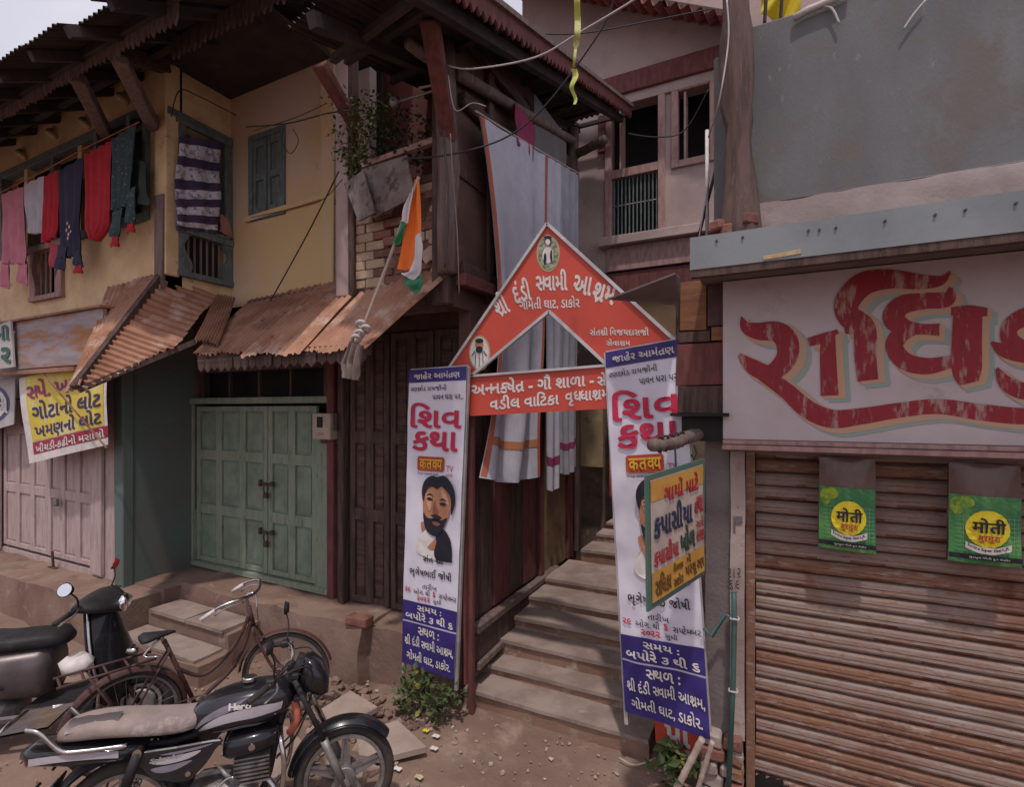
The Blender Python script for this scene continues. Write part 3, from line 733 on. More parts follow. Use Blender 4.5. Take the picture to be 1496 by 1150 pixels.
# side wall to the steps
wall_with_holes('y', SX - .02, 3.76, 6.45, .0, 3.3, [], -.12, 'side_wall', m_brownwall, bh)
wall_with_holes('y', SX - .02, YB - .45, 6.45, 3.3, 5.9, [(4.05, 4.7, 3.7, 4.8)], -.12, 'side_wall', m_brownwall, bh)
b = MB(); b.span((SX - .6, 4.3, 0), (SX - .57, 6.4, 5.9)); b.build('room_backing', m_darkhole, bh)
y = 3.78
i = 0
while y < 5.1:
    wdt = .30 if i % 2 else .34
    b = MB(); b.span((SX - .019, y, .66), (SX + .01 + .008 * (i % 2), y + wdt - .012, 2.6), .003); b.build('door_plank', [m_wood, m_maroon][i % 2], bh, bevel=.004); y += wdt; i += 1
for (y0, y1, mm) in ((5.13, 5.22, m_maroon), (5.98, 6.14, m_maroon), (6.36, 6.46, m_wood)):
    b = MB(); b.span((SX - .015, y0, .6), (SX + .05, y1, 2.9), .006); b.build('door_post', mm, bh, bevel=.008)
m_ochre = mat('ochre_limewash', (.30, .21, .12), (.20, .14, .09), 3, bump=.3, c3=(.10, .07, .05), s3=6, thr3=(.6, .72))
b = MB(); b.span((SX - .015, 5.23, .6), (SX + .012, 5.97, 2.9)); b.build('wall_panel', m_ochre, bh)
b = MB(); b.span((SX, 3.7, .56), (SX + .09, 5.6, .64), .008); b.build('sill_beam', m_greywood, bh, bevel=.01)
b = MB(); b.span((SX + .0, 3.7, .20), (SX + .06, 5.3, .55), .008); b.build('sill_board', m_wood, bh, bevel=.01)
b = MB(); b.beam((SX + .09, 3.7, .30), (SX + .085, 4.5, .33), .04, .045, jit=.006); b.build('lower_rail', m_greywood, bh)
for z in (2.95, 3.55, 4.95, 5.5):
    b = MB(); b.span((SX - .01, 3.78 if z < 3.2 else 3.55, z), (SX + .05, 6.4, z + .12), .008); b.build('tie_beam', m_woody, bh, bevel=.01)
for y in (4.0, 4.75, 5.6):
    b = MB(); b.span((SX - .01, y, 3.0), (SX + .035, y + .09, 5.5), .008); b.build('stud', m_wood, bh, bevel=.008)
b = MB(); b.span((SX - .1, 4.1, 3.75), (SX - .08, 4.65, 4.75)); b.build('window_pane', mat('dark_green_pane', (.03, .06, .05), (.02, .035, .03), 4), bh)
# corner post with cables, back post
P = [PY(654, 400, 3.42), PY(652, 330, 3.42), PY(656, 250, 3.42), PY(652, 180, 3.42), PY(650, 110, 3.42), PY(650, 60, 3.42)]
b = MB(); b.tube(P, [.085, .08, .09, .085, .09, .08], 10); b.build('corner_post', m_greywood, bh, smooth=True)
b = MB(); b.span((-2.42, 3.4, 3.3), (-2.28, 3.54, 5.3), .012); b.build('corner_post', m_wood, bh, bevel=.012)
b = MB(); b.tube([PX(836, 345, SX + .04), PX(838, 300, SX + .04), PX(834, 250, SX + .04), PX(836, 190, SX + .04)], [.06, .07, .085, .09], 9); b.build('back_post', m_wood, bh, smooth=True)
log(bh, PX(838, 228, SX + .06), PX(838, 228, SX + .06) + Vector((.45, -.15, .03)), .055, m_wood, 'beam_end')
b = MB(); b.beam(PY(627, 25, 2.85), PY(657, 205, 3.4), .09, .12, up=(1, 0, 0), jit=.01); b.build('eave_bracket', m_maroon, bh, bevel=.01)
log(bh, PY(598, 64, 2.95), PY(690, 128, 3.9), .042, m_greywood, 'pole_rafter', .05)
log(bh, PY(672, 110, 3.45), PX(835, 205, SX + .1), .05, m_greywood, 'side_plate', .05)
b = MB(); b.beam(PX(672, 408, SX + .05), PX(770, 445, SX + .05), .09, .10, jit=.01); b.build('bressummer', m_maroon, bh, bevel=.01)
# open balcony: back wall, column, floor, rail plank
b = MB(); b.span((-5.6, 4.35, 4.4), (-3.0, 4.38, 6.8)); b.span((-3.0, 4.35, 4.4), (SX - .05, 4.38, 5.62)); b.build('balcony_back_wall', mat('oxide_red_wall', (.11, .032, .025), (.07, .024, .02), 3, bump=.3), bh)
c0 = PY(524, 75, 4.1); c1 = PY(546, 155, 4.1)
b = MB(); b.span((c0.x, 4.05, 4.4), (c1.x, 4.15, 6.0)); b.build('balcony_column', m_pinkwall, bh, bevel=.01)
b = MB(); b.span((-3.62, FB - .02, 4.38), (SX, 4.35, 4.44)); b.build('balcony_floor', m_wood, bh)
for (px0, w_) in ((492, .16), (510, .06)):
    p = PY(px0, 200, FB - .03); b = MB(); b.span((p.x, FB - .05, 3.5), (p.x + w_, FB + .05, 5.9), .01); b.build('balcony_post', m_wood if w_ < .1 else m_pinkwall, bh, bevel=.01)
b = MB(); b.beam(PY(530, 243, FB - .12), PY(656, 198, FB - .12), .05, .045); b.build('balcony_rail', m_pinkwood, bh)
# roof of the brown house: rises away from the street
r0 = Vector((-2.95, 2.45, 5.08)); r1 = Vector((-1.8, 2.1, 4.95)); r2 = Vector((-3.45, 7.4, 6.82)); r3 = Vector((-1.8, 7.4, 6.82))
mr = MB(); mr.beam(lerp(r0, r1, .02) + Vector((0, .4, .02)), lerp(r0, r1, .98) + Vector((0, .4, .02)), .05, .05); mr = mr.build('roof', m_roofunder, bh)
for a, c in ((0, .52), (.50, 1)):
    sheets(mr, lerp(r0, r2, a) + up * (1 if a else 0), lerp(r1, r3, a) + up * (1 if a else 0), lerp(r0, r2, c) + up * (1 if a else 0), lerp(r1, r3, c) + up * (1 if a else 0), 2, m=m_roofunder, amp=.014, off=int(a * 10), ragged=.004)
for k in range(1, 9):
    u = k / 8; b = MB(); p = lerp(r0, r2, u) - Vector((0, 0, .05)); b.beam(p, lerp(r1, r3, u) - Vector((.02, 0, .05)), .05, .05); b.build('purlin', m_roofunder, mr)
for xx in (-2.55, -1.9):
    b = MB(); b.beam((xx, 2.3, 4.90), (xx, 7.35, 6.69), .07, .09); b.build('rafter', m_roofunder, mr)
# scalloped barge board down the right edge
b = MB(); n = 60
for i in range(n):
    p = lerp(r1, r3, i / n) + Vector((.03, 0, .04)); q_ = lerp(r1, r3, (i + 1) / n) + Vector((.03, 0, .04)); mid = (p + q_) / 2
    dr = .17 * rnd(.92, 1.05)
    b.prism([p, q_, q_ - Vector((0, 0, dr * .65)), mid - Vector((0, 0, dr)), p - Vector((0, 0, dr * .65))], (.02, 0, 0))
b.build('barge_board', m_maroon, bh)
b = MB(); b.beam(r1 + Vector((.055, 0, .05)), r3 + Vector((.055, 0, .05)), .05, .04); b.build('roof_edge', m_greywood, bh)

# =================================================================== PINK HOUSE (behind the steps)
ph = empty('pink_house', (-1.4, 7.8, 0), 'pink plastered house at the head of the steps with railed tall window', 'house')
PYY = 7.6
def hole(x0, y0, x1, y1, Y=PYY):
    a = PY(x0, y0, Y); c = PY(x1, y1, Y); return (a.x, c.x, c.z, a.z)
m930 = PY(930, 340, PYY).z; t930 = PY(930, 148, PYY).z
w1 = (PY(893, 300, PYY).x, PY(963, 300, PYY).x, PY(930, 342, PYY).z, PY(930, 148, PYY).z)
w2 = (PY(990, 200, PYY).x, PY(1038, 200, PYY).x, PY(1012, 232, PYY).z, PY(1012, 128, PYY).z)
w3 = (PY(757, 200, PYY).x, PY(800, 200, PYY).x, 4.9, 6.2)
wall_with_holes('x', PYY, -3.6, 1.0, 4.55, 9.8, [w1, w2, w3], .2, 'upper_wall', m_pinkwall, ph)
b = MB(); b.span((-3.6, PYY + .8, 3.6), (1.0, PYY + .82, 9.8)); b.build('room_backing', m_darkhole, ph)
m_alley = mat('alley_wall', (.20, .145, .10), (.10, .07, .055), 1.6, thr=(.4, .6), bump=.4, c3=(.30, .22, .12), s3=3, thr3=(.58, .7))
b = MB(); b.span((-3.6, PYY + .25, 0), (1.0, PYY + .45, 4.54)); b.build('lower_wall', m_alley, ph)
a_ = PY(893, 500, 7.8); c_ = PY(995, 405, 7.8); b = MB(); b.span((a_.x, PYY + .23, a_.z), (c_.x, PYY + .249, c_.z)); b.build('wall_panel', m_yellow, ph)
zl = PY(900, 356, PYY).z
b = MB(); b.span((PY(878, 300, PYY).x, PYY - .16, zl - .06), (.4, PYY - .002, zl + .07), .006); b.build('window_ledge', m_pinkwall, ph, bevel=.01)
b = MB(); b.span((PY(888, 300, PYY).x, PYY - .05, zl - .42), (.4, PYY + .24, zl - .07)); b.build('floor_band', m_pinkwood, ph)
b = MB(); b.span((-2.3, PYY - .02, zl - .80), (.4, PYY + .24, zl - .45)); b.build('floor_beam', m_maroon, ph)
b = MB(); b.beam((PY(868, 130, PYY).x, PYY - .05, PY(960, 112, PYY).z), (.5, PYY - .05, PY(960, 112, PYY).z), .1, .3, jit=.01); b.build('lintel_band', m_maroon, ph, bevel=.01)
b = MB(); b.beam((PY(868, 130, PYY).x, PYY - .02, PY(960, 134, PYY).z), (.5, PYY - .02, PY(960, 134, PYY).z), .05, .14); b.build('lintel_band', m_pinkwall, ph)
def pframe(h, extra, m=m_pinkwood, wd=.09):
    x0, x1, z0_, z1_ = h; f = MB()
    f.span((x0 - wd, PYY - .04, z0_ - wd), (x0 + .01, PYY + .05, z1_ + wd), .004); f.span((x1 - .01, PYY - .04, z0_ - wd), (x1 + wd, PYY + .05, z1_ + wd), .004)
    f.span((x0 + .01, PYY - .04, z1_ - .01), (x1 - .01, PYY + .05, z1_ + wd), .004); f.span((x0 + .01, PYY - .04, z0_ - wd), (x1 - .01, PYY + .05, z0_ + .01), .004)
    return f.build('window_frame', m, ph, bevel=.008)
f1 = pframe(w1, 0); f2 = pframe(w2, 0); f3 = pframe(w3, 0)
zr = PY(930, 248, PYY).z
b = MB(); b.span((w1[0] + .012, PYY - .03, zr - .07), (w1[1] - .012, PYY + .06, zr + .05), .004); b.build('rail', m_pinkwood, f1)
for k in range(12):
    u = w1[0] + .04 + (w1[1] - w1[0] - .08) * k / 11; b = MB(); b.cyl((u, PYY + .03, w1[2]), (u, PYY + .03, zr - .07), .012, 6); b.build('bar', m_teal, f1)
b = MB(); b.cyl((w1[0], PYY + .03, (w1[2] + zr) / 2), (w1[1], PYY + .03, (w1[2] + zr) / 2), .01, 6); b.build('cross_bar', m_engine, f1)
b = MB(); b.box((w1[0] + .14, PYY + .13, (zr + w1[3]) / 2), (.02, .28, w1[3] - zr - .1), None); b.build('shutter_leaf', m_pinkwood, f1)
b = MB(); b.box((w2[0] + .10, PYY + .10, (w2[2] + w2[3]) / 2), (.03, .2, w2[3] - w2[2] - .05), None); b.build('shutter_leaf', m_pinkwood, f2)
pr = MB(); pr.beam(PY(700, -40, 7.2), PY(1075, 24, 7.2), .08, .08); pr = pr.build('roof', m_wood, ph)
zE = PY(960, 8, 6.9).z
pe0 = PY(700, -40, 6.9); pe1 = PY(1075, 24, 6.9)
sheets(pr, pe0, pe1, pe0 + Vector((0, 1.6, .7)), pe1 + Vector((0, 1.6, .7)), 4, m=m_redroof, amp=.035, pitch=.17, off=2)
b = MB(); b.span((PY(878, 200, PYY).x - .02, PYY - .09, PY(878, 225, PYY).z), (PY(886, 200, PYY).x, PYY - .003, PY(884, 172, PYY).z)); b.build('drain_box', m_maroon, ph)
# things glimpsed in the alley
b = MB(); p = PY(905, 700, 7.3); b.span((p.x - .12, 7.2, 1.2), (p.x + .1, 7.35, 3.6), .01); b.build('pillar', mat('ochre_orange', (.38, .17, .06), (.25, .11, .05), 4, bump=.3), ph)
b = MB(); b.span((PY(845, 700, 7.5).x, 7.45, 1.6), (PY(882, 700, 7.5).x, 7.55, 3.1)); b.build('wall_panel', mat('straw_wall', (.34, .26, .14), (.26, .19, .11), 3, bump=.3, c3=(.1, .08, .05), s3=4, thr3=(.55, .65)), ph)
b = MB(); b.span((PY(893, 720, 7.2).x, 7.1, PY(893, 726, 7.2).z), (PY(925, 720, 7.2).x + .6, 7.2, PY(893, 690, 7.2).z)); tag(b.build('cloth_bundle', m_bred, bevel=.03), 'crimson cloth on a ledge at the end of the alley', 'cloth')

# =================================================================== STEPS
ss = empty('staircase', (-1.5, 4.2, 0), 'low stone steps climbing the alley between the two upright banners', 'staircase')
ST = [(3.63, .134, -2.27, -.74), (3.92, .221, -2.26, -.45), (4.14, .353, -2.2, -.4), (4.43, .456, -2.19, -.4), (4.74, .553, -2.18, -.4), (5.12, .63, -2.16, -.4), (5.86, .78, -2.0, -.4), (6.3, .88, -1.95, -.4), (6.6, .97, -1.9, -.4)]
for i, (y, z, xa, xb) in enumerate(ST):
    prev = ST[i - 1][1] if i else -.1
    yn = ST[i + 1][0] if i + 1 < len(ST) else 7.85
    q = rough_block((xa, y + .02, prev - .05), (xb, yn + .06, z - .03), sd=40 + i, amp=.012, step=.1); stp = q.build('step', m_riser, ss, smooth=True)
    xs = xa + .0; k = 0
    while xs < xb - .05:
        L = 9; x1 = min(xs + L, xb)
        if xb - x1 < .25: x1 = xb
        rough_block((xs + .002, y, z - .032), (x1 - .002, yn + .03, z + rnd(-.004, .004)), sd=60 + i * 5 + k, amp=.006, step=.1).build('tread_slab', m_stone, stp)
        xs = x1; k += 1
rough_block((-1.05, 5.45, .5), (-.42, 5.9, .71), sd=95, amp=.01).build('block', m_stone, ss)

# =================================================================== SHOP BUILDING (right)
sb = empty('shop_building', (.9, 3.9, 0), 'grey cement shop building with hand painted sign and rusty roller shutter', 'shop')
gx0 = PY(1094, 200, 3.5).x
b = MB(); zg0 = PY(1133, 300, 3.5).z
b.span((gx0, 3.5, zg0), (3.6, 3.7, 4.84)); b.span((-.32, 3.7, 3.2), (-.2, 7.5, 4.84)); b.build('upper_wall', m_grey, sb, bevel=.01)
b = MB(); b.grid(lambda u, v: Vector((gx0 - .02 + u * (3.6 - gx0), 3.5 - .07 - .07 * math.sin(v * 1.6) - .012 * mnoise.noise(Vector((u * 20, v * 3, 0))), zg0 - .30 * v)), 60, 6)
b.span((gx0 - .02, 3.43, zg0 - .002), (3.6, 3.5, zg0 + .004)); b.build('plaster_lip', mat('lip_plaster', (.27, .225, .22), (.21, .16, .155), 2, bump=.4, c3=(.15, .11, .10), s3=7, thr3=(.58, .7)), sb, smooth=True)
bx0 = PY(1008, 370, 2.9).x
b = MB(); b.span((bx0, 2.9, 3.21), (3.6, 2.915, 3.385)); bd = b.build('canopy_fascia', m_bluegrey, sb)
b = MB(); b.span((bx0 + .01, 2.916, 3.24), (3.6, 3.5, 3.28)); b.build('canopy_slab', m_pierdark, sb)
b = MB(); b.span((bx0 + .005, 2.905, 3.17), (3.6, 2.95, 3.209)); b.build('canopy_edge', m_wood, sb)
for px, py in ((1181, 337), (1197, 336), (1221, 333), (1293, 323), (1366, 314), (1410, 307), (1484, 297), (1047, 352), (1085, 347)):
    p = PY(px, py, 2.898); b = MB(); b.cyl(p, p - Vector((0, .008, 0)), .006, 8); b.build('rivet', m_wood, bd)
pa = PY(1115, 377, 2.896); pb = PY(1170, 367, 2.896); b = MB(); b.beam(pa, pb, .004, .022, jit=.001); b.build('paper_scrap', mat('old_paper', (.5, .36, .2), (.4, .28, .15), 30), bd)
# sign
Ys = 3.35
sg0 = PY(1056, 500, Ys).x
b = MB(); b.span((sg0, Ys, 2.275), (3.6, Ys + .04, 3.235)); sign = b.build('shop_sign', m_signwhite, sb, bevel=.004)
b = MB(); b.span((sg0 + .0, Ys - .06, 2.215), (3.6, Ys + .04, 2.245), .002); b.span((sg0, Ys - .02, 2.246), (3.6, Ys + .03, 2.272), .002); b.build('shutter_hood', m_pinkwood, sb, bevel=.004)
b = MB(); b.span((sg0 + .02, Ys + .041, 2.2), (3.6, 3.75, 3.23)); b.build('shutter_box', m_pierdark, sb)
# brush lettering
def on_sign(px, py, layer): return PY(px, py, Ys - .001) + Vector((0, -.0016 * layer, 0))
def brush(pts, m, layer, dx=0, dy=0, grow=0):
    P = catmull([(p[0], p[1], p[2]) for p in pts], 8); L = []; R = []
    for i, p in enumerate(P):
        a = P[max(i - 1, 0)]; c = P[min(i + 1, len(P) - 1)]
        tx, ty = c[0] - a[0], c[1] - a[1]; l = math.hypot(tx, ty) or 1; h = max(p[2] / 2 + grow, .3)
        L.append((p[0] - ty / l * h + dx, p[1] + tx / l * h + dy)); R.append((p[0] + ty / l * h + dx, p[1] - tx / l * h + dy))
    v = [on_sign(*q, layer) - Vector((0, .000012 * i, 0)) for i, q in enumerate(L)] + [on_sign(*q, layer) - Vector((0, .000012 * i, 0)) for i, q in enumerate(R)]; n = len(P)
    return v, [(i, i + 1, n + i + 1, n + i) for i in range(n - 1)]
STROKES = [
    [(1083, 463, 2), (1090, 478, 17), (1108, 484, 25), (1135, 485, 30), (1150, 500, 33), (1148, 525, 30), (1125, 545, 24), (1098, 535, 22), (1080, 518, 6)],
    [(1098, 535, 18), (1120, 550, 22), (1150, 572, 24), (1180, 598, 27), (1215, 612, 27), (1260, 608, 24), (1310, 600, 22), (1370, 594, 22), (1430, 602, 24), (1496, 608, 24), (1540, 600, 20)],
    [(1181, 500, 12), (1202, 494, 14), (1224, 484, 6)], [(1209, 490, 22), (1210, 530, 24), (1212, 578, 26)],
    [(1234, 484, 8), (1262, 478, 18), (1276, 472, 16)],
    [(1388, 397, 2), (1374, 410, 14), (1345, 412, 22), (1300, 408, 28), (1262, 415, 34), (1238, 440, 36), (1240, 462, 34), (1262, 480, 34), (1264, 520, 32), (1268, 556, 30)],
    [(1388, 420, 6), (1384, 437, 22), (1350, 440, 24), (1318, 446, 28), (1305, 464, 32), (1320, 478, 26), (1345, 481, 16), (1372, 482, 18)],
    [(1345, 481, 8), (1318, 488, 24), (1306, 506, 26), (1322, 528, 26), (1355, 535, 24), (1390, 528, 18)],
    [(1389, 455, 12), (1415, 455, 18), (1442, 456, 12)], [(1414, 452, 42), (1412, 500, 44), (1412, 540, 44), (1416, 560, 28)],
    [(1540, 452, 16), (1500, 462, 26), (1475, 478, 24), (1478, 500, 26), (1510, 518, 24)], [(1448, 500, 4), (1466, 512, 20), (1500, 520, 22), (1540, 524, 20)],
    [(1456, 538, 5), (1470, 560, 22), (1500, 572, 24), (1540, 560, 18)],
]
m_signred = mat('brushed_crimson', (.27, .022, .032), (.23, .02, .028), 3, rough=.6, bump=.05, grain=(9, 9, 2.2), c3=(.36, .22, .19), s3=2.1, thr3=(.53, .62))
m_signor = mat('brushed_peach', (.50, .30, .19), (.46, .30, .22), 4, rough=.7, bump=0)
m_signteal = mat('brushed_aqua', (.25, .33, .30), (.30, .34, .31), 4, rough=.7, bump=0)
for layer, m, dx, dy, gr_ in ((1, m_signteal, 15, 10, 3), (2, m_signor, 8, 5, 3), (3, m_signred, 0, 0, 0)):
    V = []; F = []
    for s_i, s in enumerate(STROKES):
        v, f = brush(s, m, layer, dx, dy, gr_); k = len(V); V += [p + Vector((0, -.00006 * s_i, 0)) for p in v]; F += [tuple(i + k for i in q) for q in f]
    mesh_object('lettering', V, F, m, sign)
# shutter
Yk = 3.58; kx0 = PY(1104, 800, Yk).x
sh = MB(); sh.span((kx0 - .1, Yk + .06, .0), (3.4, Yk + .08, 2.25)); sh = sh.build('roller_shutter', m_darkhole, sb)
z = .07; pitch = .0865; i = 0
while z < 2.19:
    PR = [(0, .020), (.06, .010), (.14, -.004), (.30, -.011), (.50, -.008), (.56, -.012), (.80, -.009), (.94, .004), (1, .018)]
    def fn(u, v, z=z, i=i):
        k = round(v * 8); x = kx0 + .004 * math.sin(i * 5) + u * (3.3 - kx0); vv, d = PR[k]
        return Vector((x, Yk + .01 + d + .004 * mnoise.noise(Vector((x * 2, i * 3.1, 0))) + .002 * mnoise.noise(Vector((x * 9, i * 3.1, k))), z + pitch * vv + .004 * mnoise.noise(Vector((x * 1.3, i * 7.7, 4))) + (.004 * mnoise.noise(Vector((x * 14, i, 2))) if k in (1, 2) else 0)))
    b = MB(); b.grid(fn, 60, 8)
    main = 1 if (z < .62 and i % 3 != 1) or i % 7 == 2 else 0
    idx = []
    for jj in range(8):
        for ii in range(60):
            rus = jj <= 1 or (jj == 2 and mnoise.noise(Vector((ii * .23, i * 2.3, 0))) > .12) or (jj in (4,) and mnoise.noise(Vector((ii * .3, i * 1.7, 8))) > .22)
            idx.append(2 if rus else main)
    mesh_object('slat', b.v, b.f, m_shutter, sh, mats=((m_shutter2, m_rustblot), idx))
    z += pitch; i += 1
b = MB(); b.span((kx0, Yk - .02, .0), (3.3, Yk + .03, .065), .004); b.build('bottom_bar', m_shutter2, sh)
b = MB(); b.span((kx0 - .055, Yk - .09, 0), (kx0 - .004, Yk + .05, 2.2), .003); b.build('guide_rail', m_shutter2, sb, bevel=.004)
# pier
g0 = PY(1031, 800, 3.46).x; g1 = PY(1064, 800, 3.44).x; g2 = kx0 - .058
q = rough_block((g0, 3.46, -.05), (g1 + .01, 3.8, 2.28), sd=110, amp=.007, step=.08); q.build('pier', m_pierdark, sb, smooth=True)
q = rough_block((g1 + .012, 3.435, .42), (g2, 3.8, 2.27), sd=111, amp=.006, step=.08); q.build('pier', m_pier, sb, smooth=True)
z = .0; i = 0
while z < .42:
    x = g0 - .03
    while x < g2 - .02:
        x1 = min(x + rnd(.11, .16), g2); q = MB(); q.span((x, 3.40 - rnd(0, .03), z + .006), (x1 - .01, 3.5, z + .085), .01); q.build('brick', [m_pier, m_brick, m_pier][i % 3], sb, bevel=.012); x = x1; i += 1
    z += .09
b = MB(); p = PY(1078, 760, 3.428); b.box(p, (.05, .004, .045)); b.box(p + Vector((-.02, 0, -.05)), (.012, .004, .06)); b.build('sticker', m_pierdark, sb)
M_scr = ink('scrawl', (.05, .04, .05))
mp_ = flat_map(PY(1064, 830, 3.427), PY(1082, 830, 3.427), PY(1064, 862, 3.427))
letter('ર ા ર', mp_, (0, 100, 0, 45), M_scr, sb); letter('૬ ૯', mp_, (10, 90, 55, 100), M_scr, sb)
# eaten-away rusty corner at the foot of the shutter
P = []; rg_ = random.Random(3)
for k in range(26):
    t = k / 25 * math.pi / 2; rr = rg_.uniform(.75, 1.1); P.append(Vector((kx0 + .30 * rr * math.cos(t), Yk - .028, .02 + .16 * rr * math.sin(t))))
b = MB(); b.prism([Vector((kx0, Yk - .028, .02))] + P, (0, .02, 0)); b.build('rust_hole', m_darkhole, sh)
# wooden bay left of the sign
wb0 = PY(986, 500, 3.42).x; wb1 = PY(1064, 500, 3.42).x; m_plank = mat('orange_plank', (.26, .12, .06), (.17, .075, .045), 3, bump=.4, grain=(1.5, 8, 8))
wm = PY(1032, 500, 3.42).x
for (a, c, y0, y1, mm) in ((wb0 + .03, wm, 410, 482, m_plank), (wm + .01, wb1, 408, 478, m_rustbike), (wb0 + .02, wm + .02, 484, 500, m_wood), (wm + .03, wb1, 480, 498, m_plank), (wb0 + .01, wb1, 502, 562, m_maroon), (wb0 + .02, wb1 + .0, 564, 604, m_wood)):
    b = MB(); b.span((a, 3.41, PY(1020, y1, 3.41).z), (c, 3.44, PY(1020, y0, 3.41).z), .004); b.build('wall_board', mm, sb, bevel=.003)
b = MB(); b.span((wb0, 3.45, 2.28), (wb1, 3.7, 3.24)); b.build('bay_backing', m_wood, sb)
b = MB(); b.span((wb0 - .01, 3.3, 2.415), (wb1 + .01, 3.46, 2.435)); b.span((wb0 + .05, 3.36, 2.26), (wb1 + .02, 3.44, 2.412)); b.build('bay_shelf', m_darkhole, sb)
# lean-to tin flap
p1, p2, p3 = PY(889, 438, 3.25), PY(986, 401, 3.02), PY(994, 446, 3.42); b = MB(); b.prism([p1, p2, PY(994, 408, 3.3), p3], (0, 0, .012)); b.build('tin_flap', m_pierdark, sb)
b = MB(); b.span((-.3, 3.8, 0), (-.2, 7.5, 3.25)); b.build('side_wall', m_pierdark, sb)
# trunk-like old post against the cement wall
P = []; R_ = []
for k in range(22):
    t = k / 21; P.append(Vector((-.155 + .012 * math.sin(t * 9) + rnd(-.006, .006), 3.38 + rnd(-.006, .006), 3.42 + t * 2.3))); R_.append(.098 + .012 * math.sin(t * 17) + (.055 * max(0, 1 - t * 8)) + rnd(-.005, .005))
b = MB(); b.tube(P, [q * .86 for q in R_], 26); b.v = [p + Vector((.022 * mnoise.noise(Vector((p.x * 22, p.y * 22, p.z * 3))) + .01 * mnoise.noise(p * 25), .02 * mnoise.noise(Vector((p.x * 20 + 5, p.y * 20, p.z * 4))), 0)) for p in b.v]; b.build('timber_post', mat('bark_brown', (.17, .105, .09), (.10, .065, .055), 2, bump=.8, grain=(14, 14, 1.2), c3=(.24, .17, .15), s3=4, thr3=(.55, .7)), sb, smooth=True)
for px, py in ((1050, 330), (1092, 322), (1066, 336)):
    p = PY(px, py, 3.3); b = MB(); b.box(p, (.09, .08, .07), Matrix.Rotation(rnd(0, 1), 3, 'Z'), jit=.01); b.build('brick', m_brick, sb, bevel=.01)

# =================================================================== RED ARCH AND BANNERS
YA = 3.50
def on_arch(px, py, layer=0): return PY(px, py, YA) + Vector((0, -.0025 * layer, 0))
ar = empty('gateway_arch', (-1.5, YA, 0), 'red triangular gateway arch with white lettering spanning the foot of the steps', 'arch')
outer = [(655, 541), (800, 328), (1000, 508), (1000, 548), (885, 531), (803, 453), (690, 548), (655, 548)]
tri = [on_arch(*p) for p in [(655, 541), (800, 327), (803, 455), (690, 549)]]
tri2 = [on_arch(*p) for p in [(800, 327), (1000, 510), (890, 534), (803, 455)]]
b = MB(); b.prism(tri, (0, .025, 0)); b.build('arch_panel', m_arch, ar)
b = MB(); b.prism(tri2, (0, .025, 0)); b.build('arch_panel', m_arch, ar)
band = [on_arch(*p) for p in [(684, 551), (890, 535), (890, 597), (686, 608)]]
b = MB(); b.prism(band, (0, .03, 0)); b.build('arch_beam', m_arch, ar)
def trim(a, c, w_=.022): 
    q = MB(); q.beam(on_arch(*a) - Vector((0, .004, 0)), on_arch(*c) - Vector((0, .004, 0)), .03, w_); q.build('trim', m_alu, ar)
trim((655, 541), (800, 327)); trim((800, 327), (1000, 510)); trim((690, 549), (803, 455)); trim((803, 455), (890, 536)); trim((684, 550), (890, 534), .018)
am = lambda u, v, l=0: on_arch(u, v, l)
def rot_map(cx, cy, ang):
    c, s_ = math.cos(ang), math.sin(ang)
    return lambda u, v, l=0: on_arch(cx + u * c - v * s_, cy + u * s_ + v * c, l)
# arched title: cluster groups set along the slope
letter('^શી', rot_map(731, 445, -.42), (-10, 10, -19, 18), m_wtext, ar, .03)
letter('દંડી', rot_map(762, 425, -.18), (-13, 13, -19, 17), m_wtext, ar, .03)
letter('~સવામી', rot_map(806, 410, -.02), (-23, 23, -17, 15), m_wtext, ar, .03)
letter('આ', rot_map(852, 417, .16), (-14, 13, -14, 14), m_wtext, ar, .03)
letter('^શમ', rot_map(882, 430, .27), (-16, 17, -15, 15), m_wtext, ar, .03)
bm = lambda u, v, l=0: on_arch(u, v - .085 * (u - 690), l)
letter('ગોમતી ઘાટ, ડાકોર', rot_map(803, 443, -.04), (-44, 44, -10, 10), m_wtext, ar, .022)
letter('સંત^શી વિજયદાસજી', am, (862, 948, 478, 491), m_wtext, ar, .022)
letter('સેવા^શમ', am, (886, 921, 495, 506), m_wtext, ar, .022)
letter('અ~નન~કષે^ત - ગૌ શાળા -', bm, (689, 868, 556, 580), m_wtext, ar, .03)
letter('સે', bm, (873, 886, 560, 580), m_wtext, ar, .03)
letter('વડીલ વાટિકા', bm, (716, 817, 581, 602), m_wtext, ar, .03)
letter('વૃ~ધધા^શમ', bm, (826, 891, 584, 606), m_wtext, ar, .03)
m_oval = mat('oval_gold', (.42, .38, .20), (.36, .32, .18), 6, bump=0); m_ovalin = mat('oval_print', (.30, .34, .26), (.16, .14, .10), 34, thr=(.45, .55), bump=0, c3=(.5, .48, .42), s3=30)
patch(ellipse(801, 370, 17, 27), am, m_oval, ar, 'medallion', 1); patch(ellipse(801, 370, 14.5, 24), am, m_ovalin, ar, 'medallion', 2)
for e_, mm, l in (((801, 353, 5, 6), m_btext, 3), ((801, 354, 3.6, 4.6), m_wtext, 4), ((801, 373, 8, 12), m_wtext, 3), ((797, 378, 2, 8), m_btext, 4), ((806, 374, 1.6, 9), m_btext, 4), ((801, 347, 6, 2), m_btext, 5)):
    patch(ellipse(*e_), am, mm, ar, 'medallion', l)
patch(ellipse(701, 516, 15.5, 26), am, m_oval, ar, 'medallion', 1); patch(ellipse(701, 516, 13.5, 23.5), am, m_wtext, ar, 'medallion', 2)
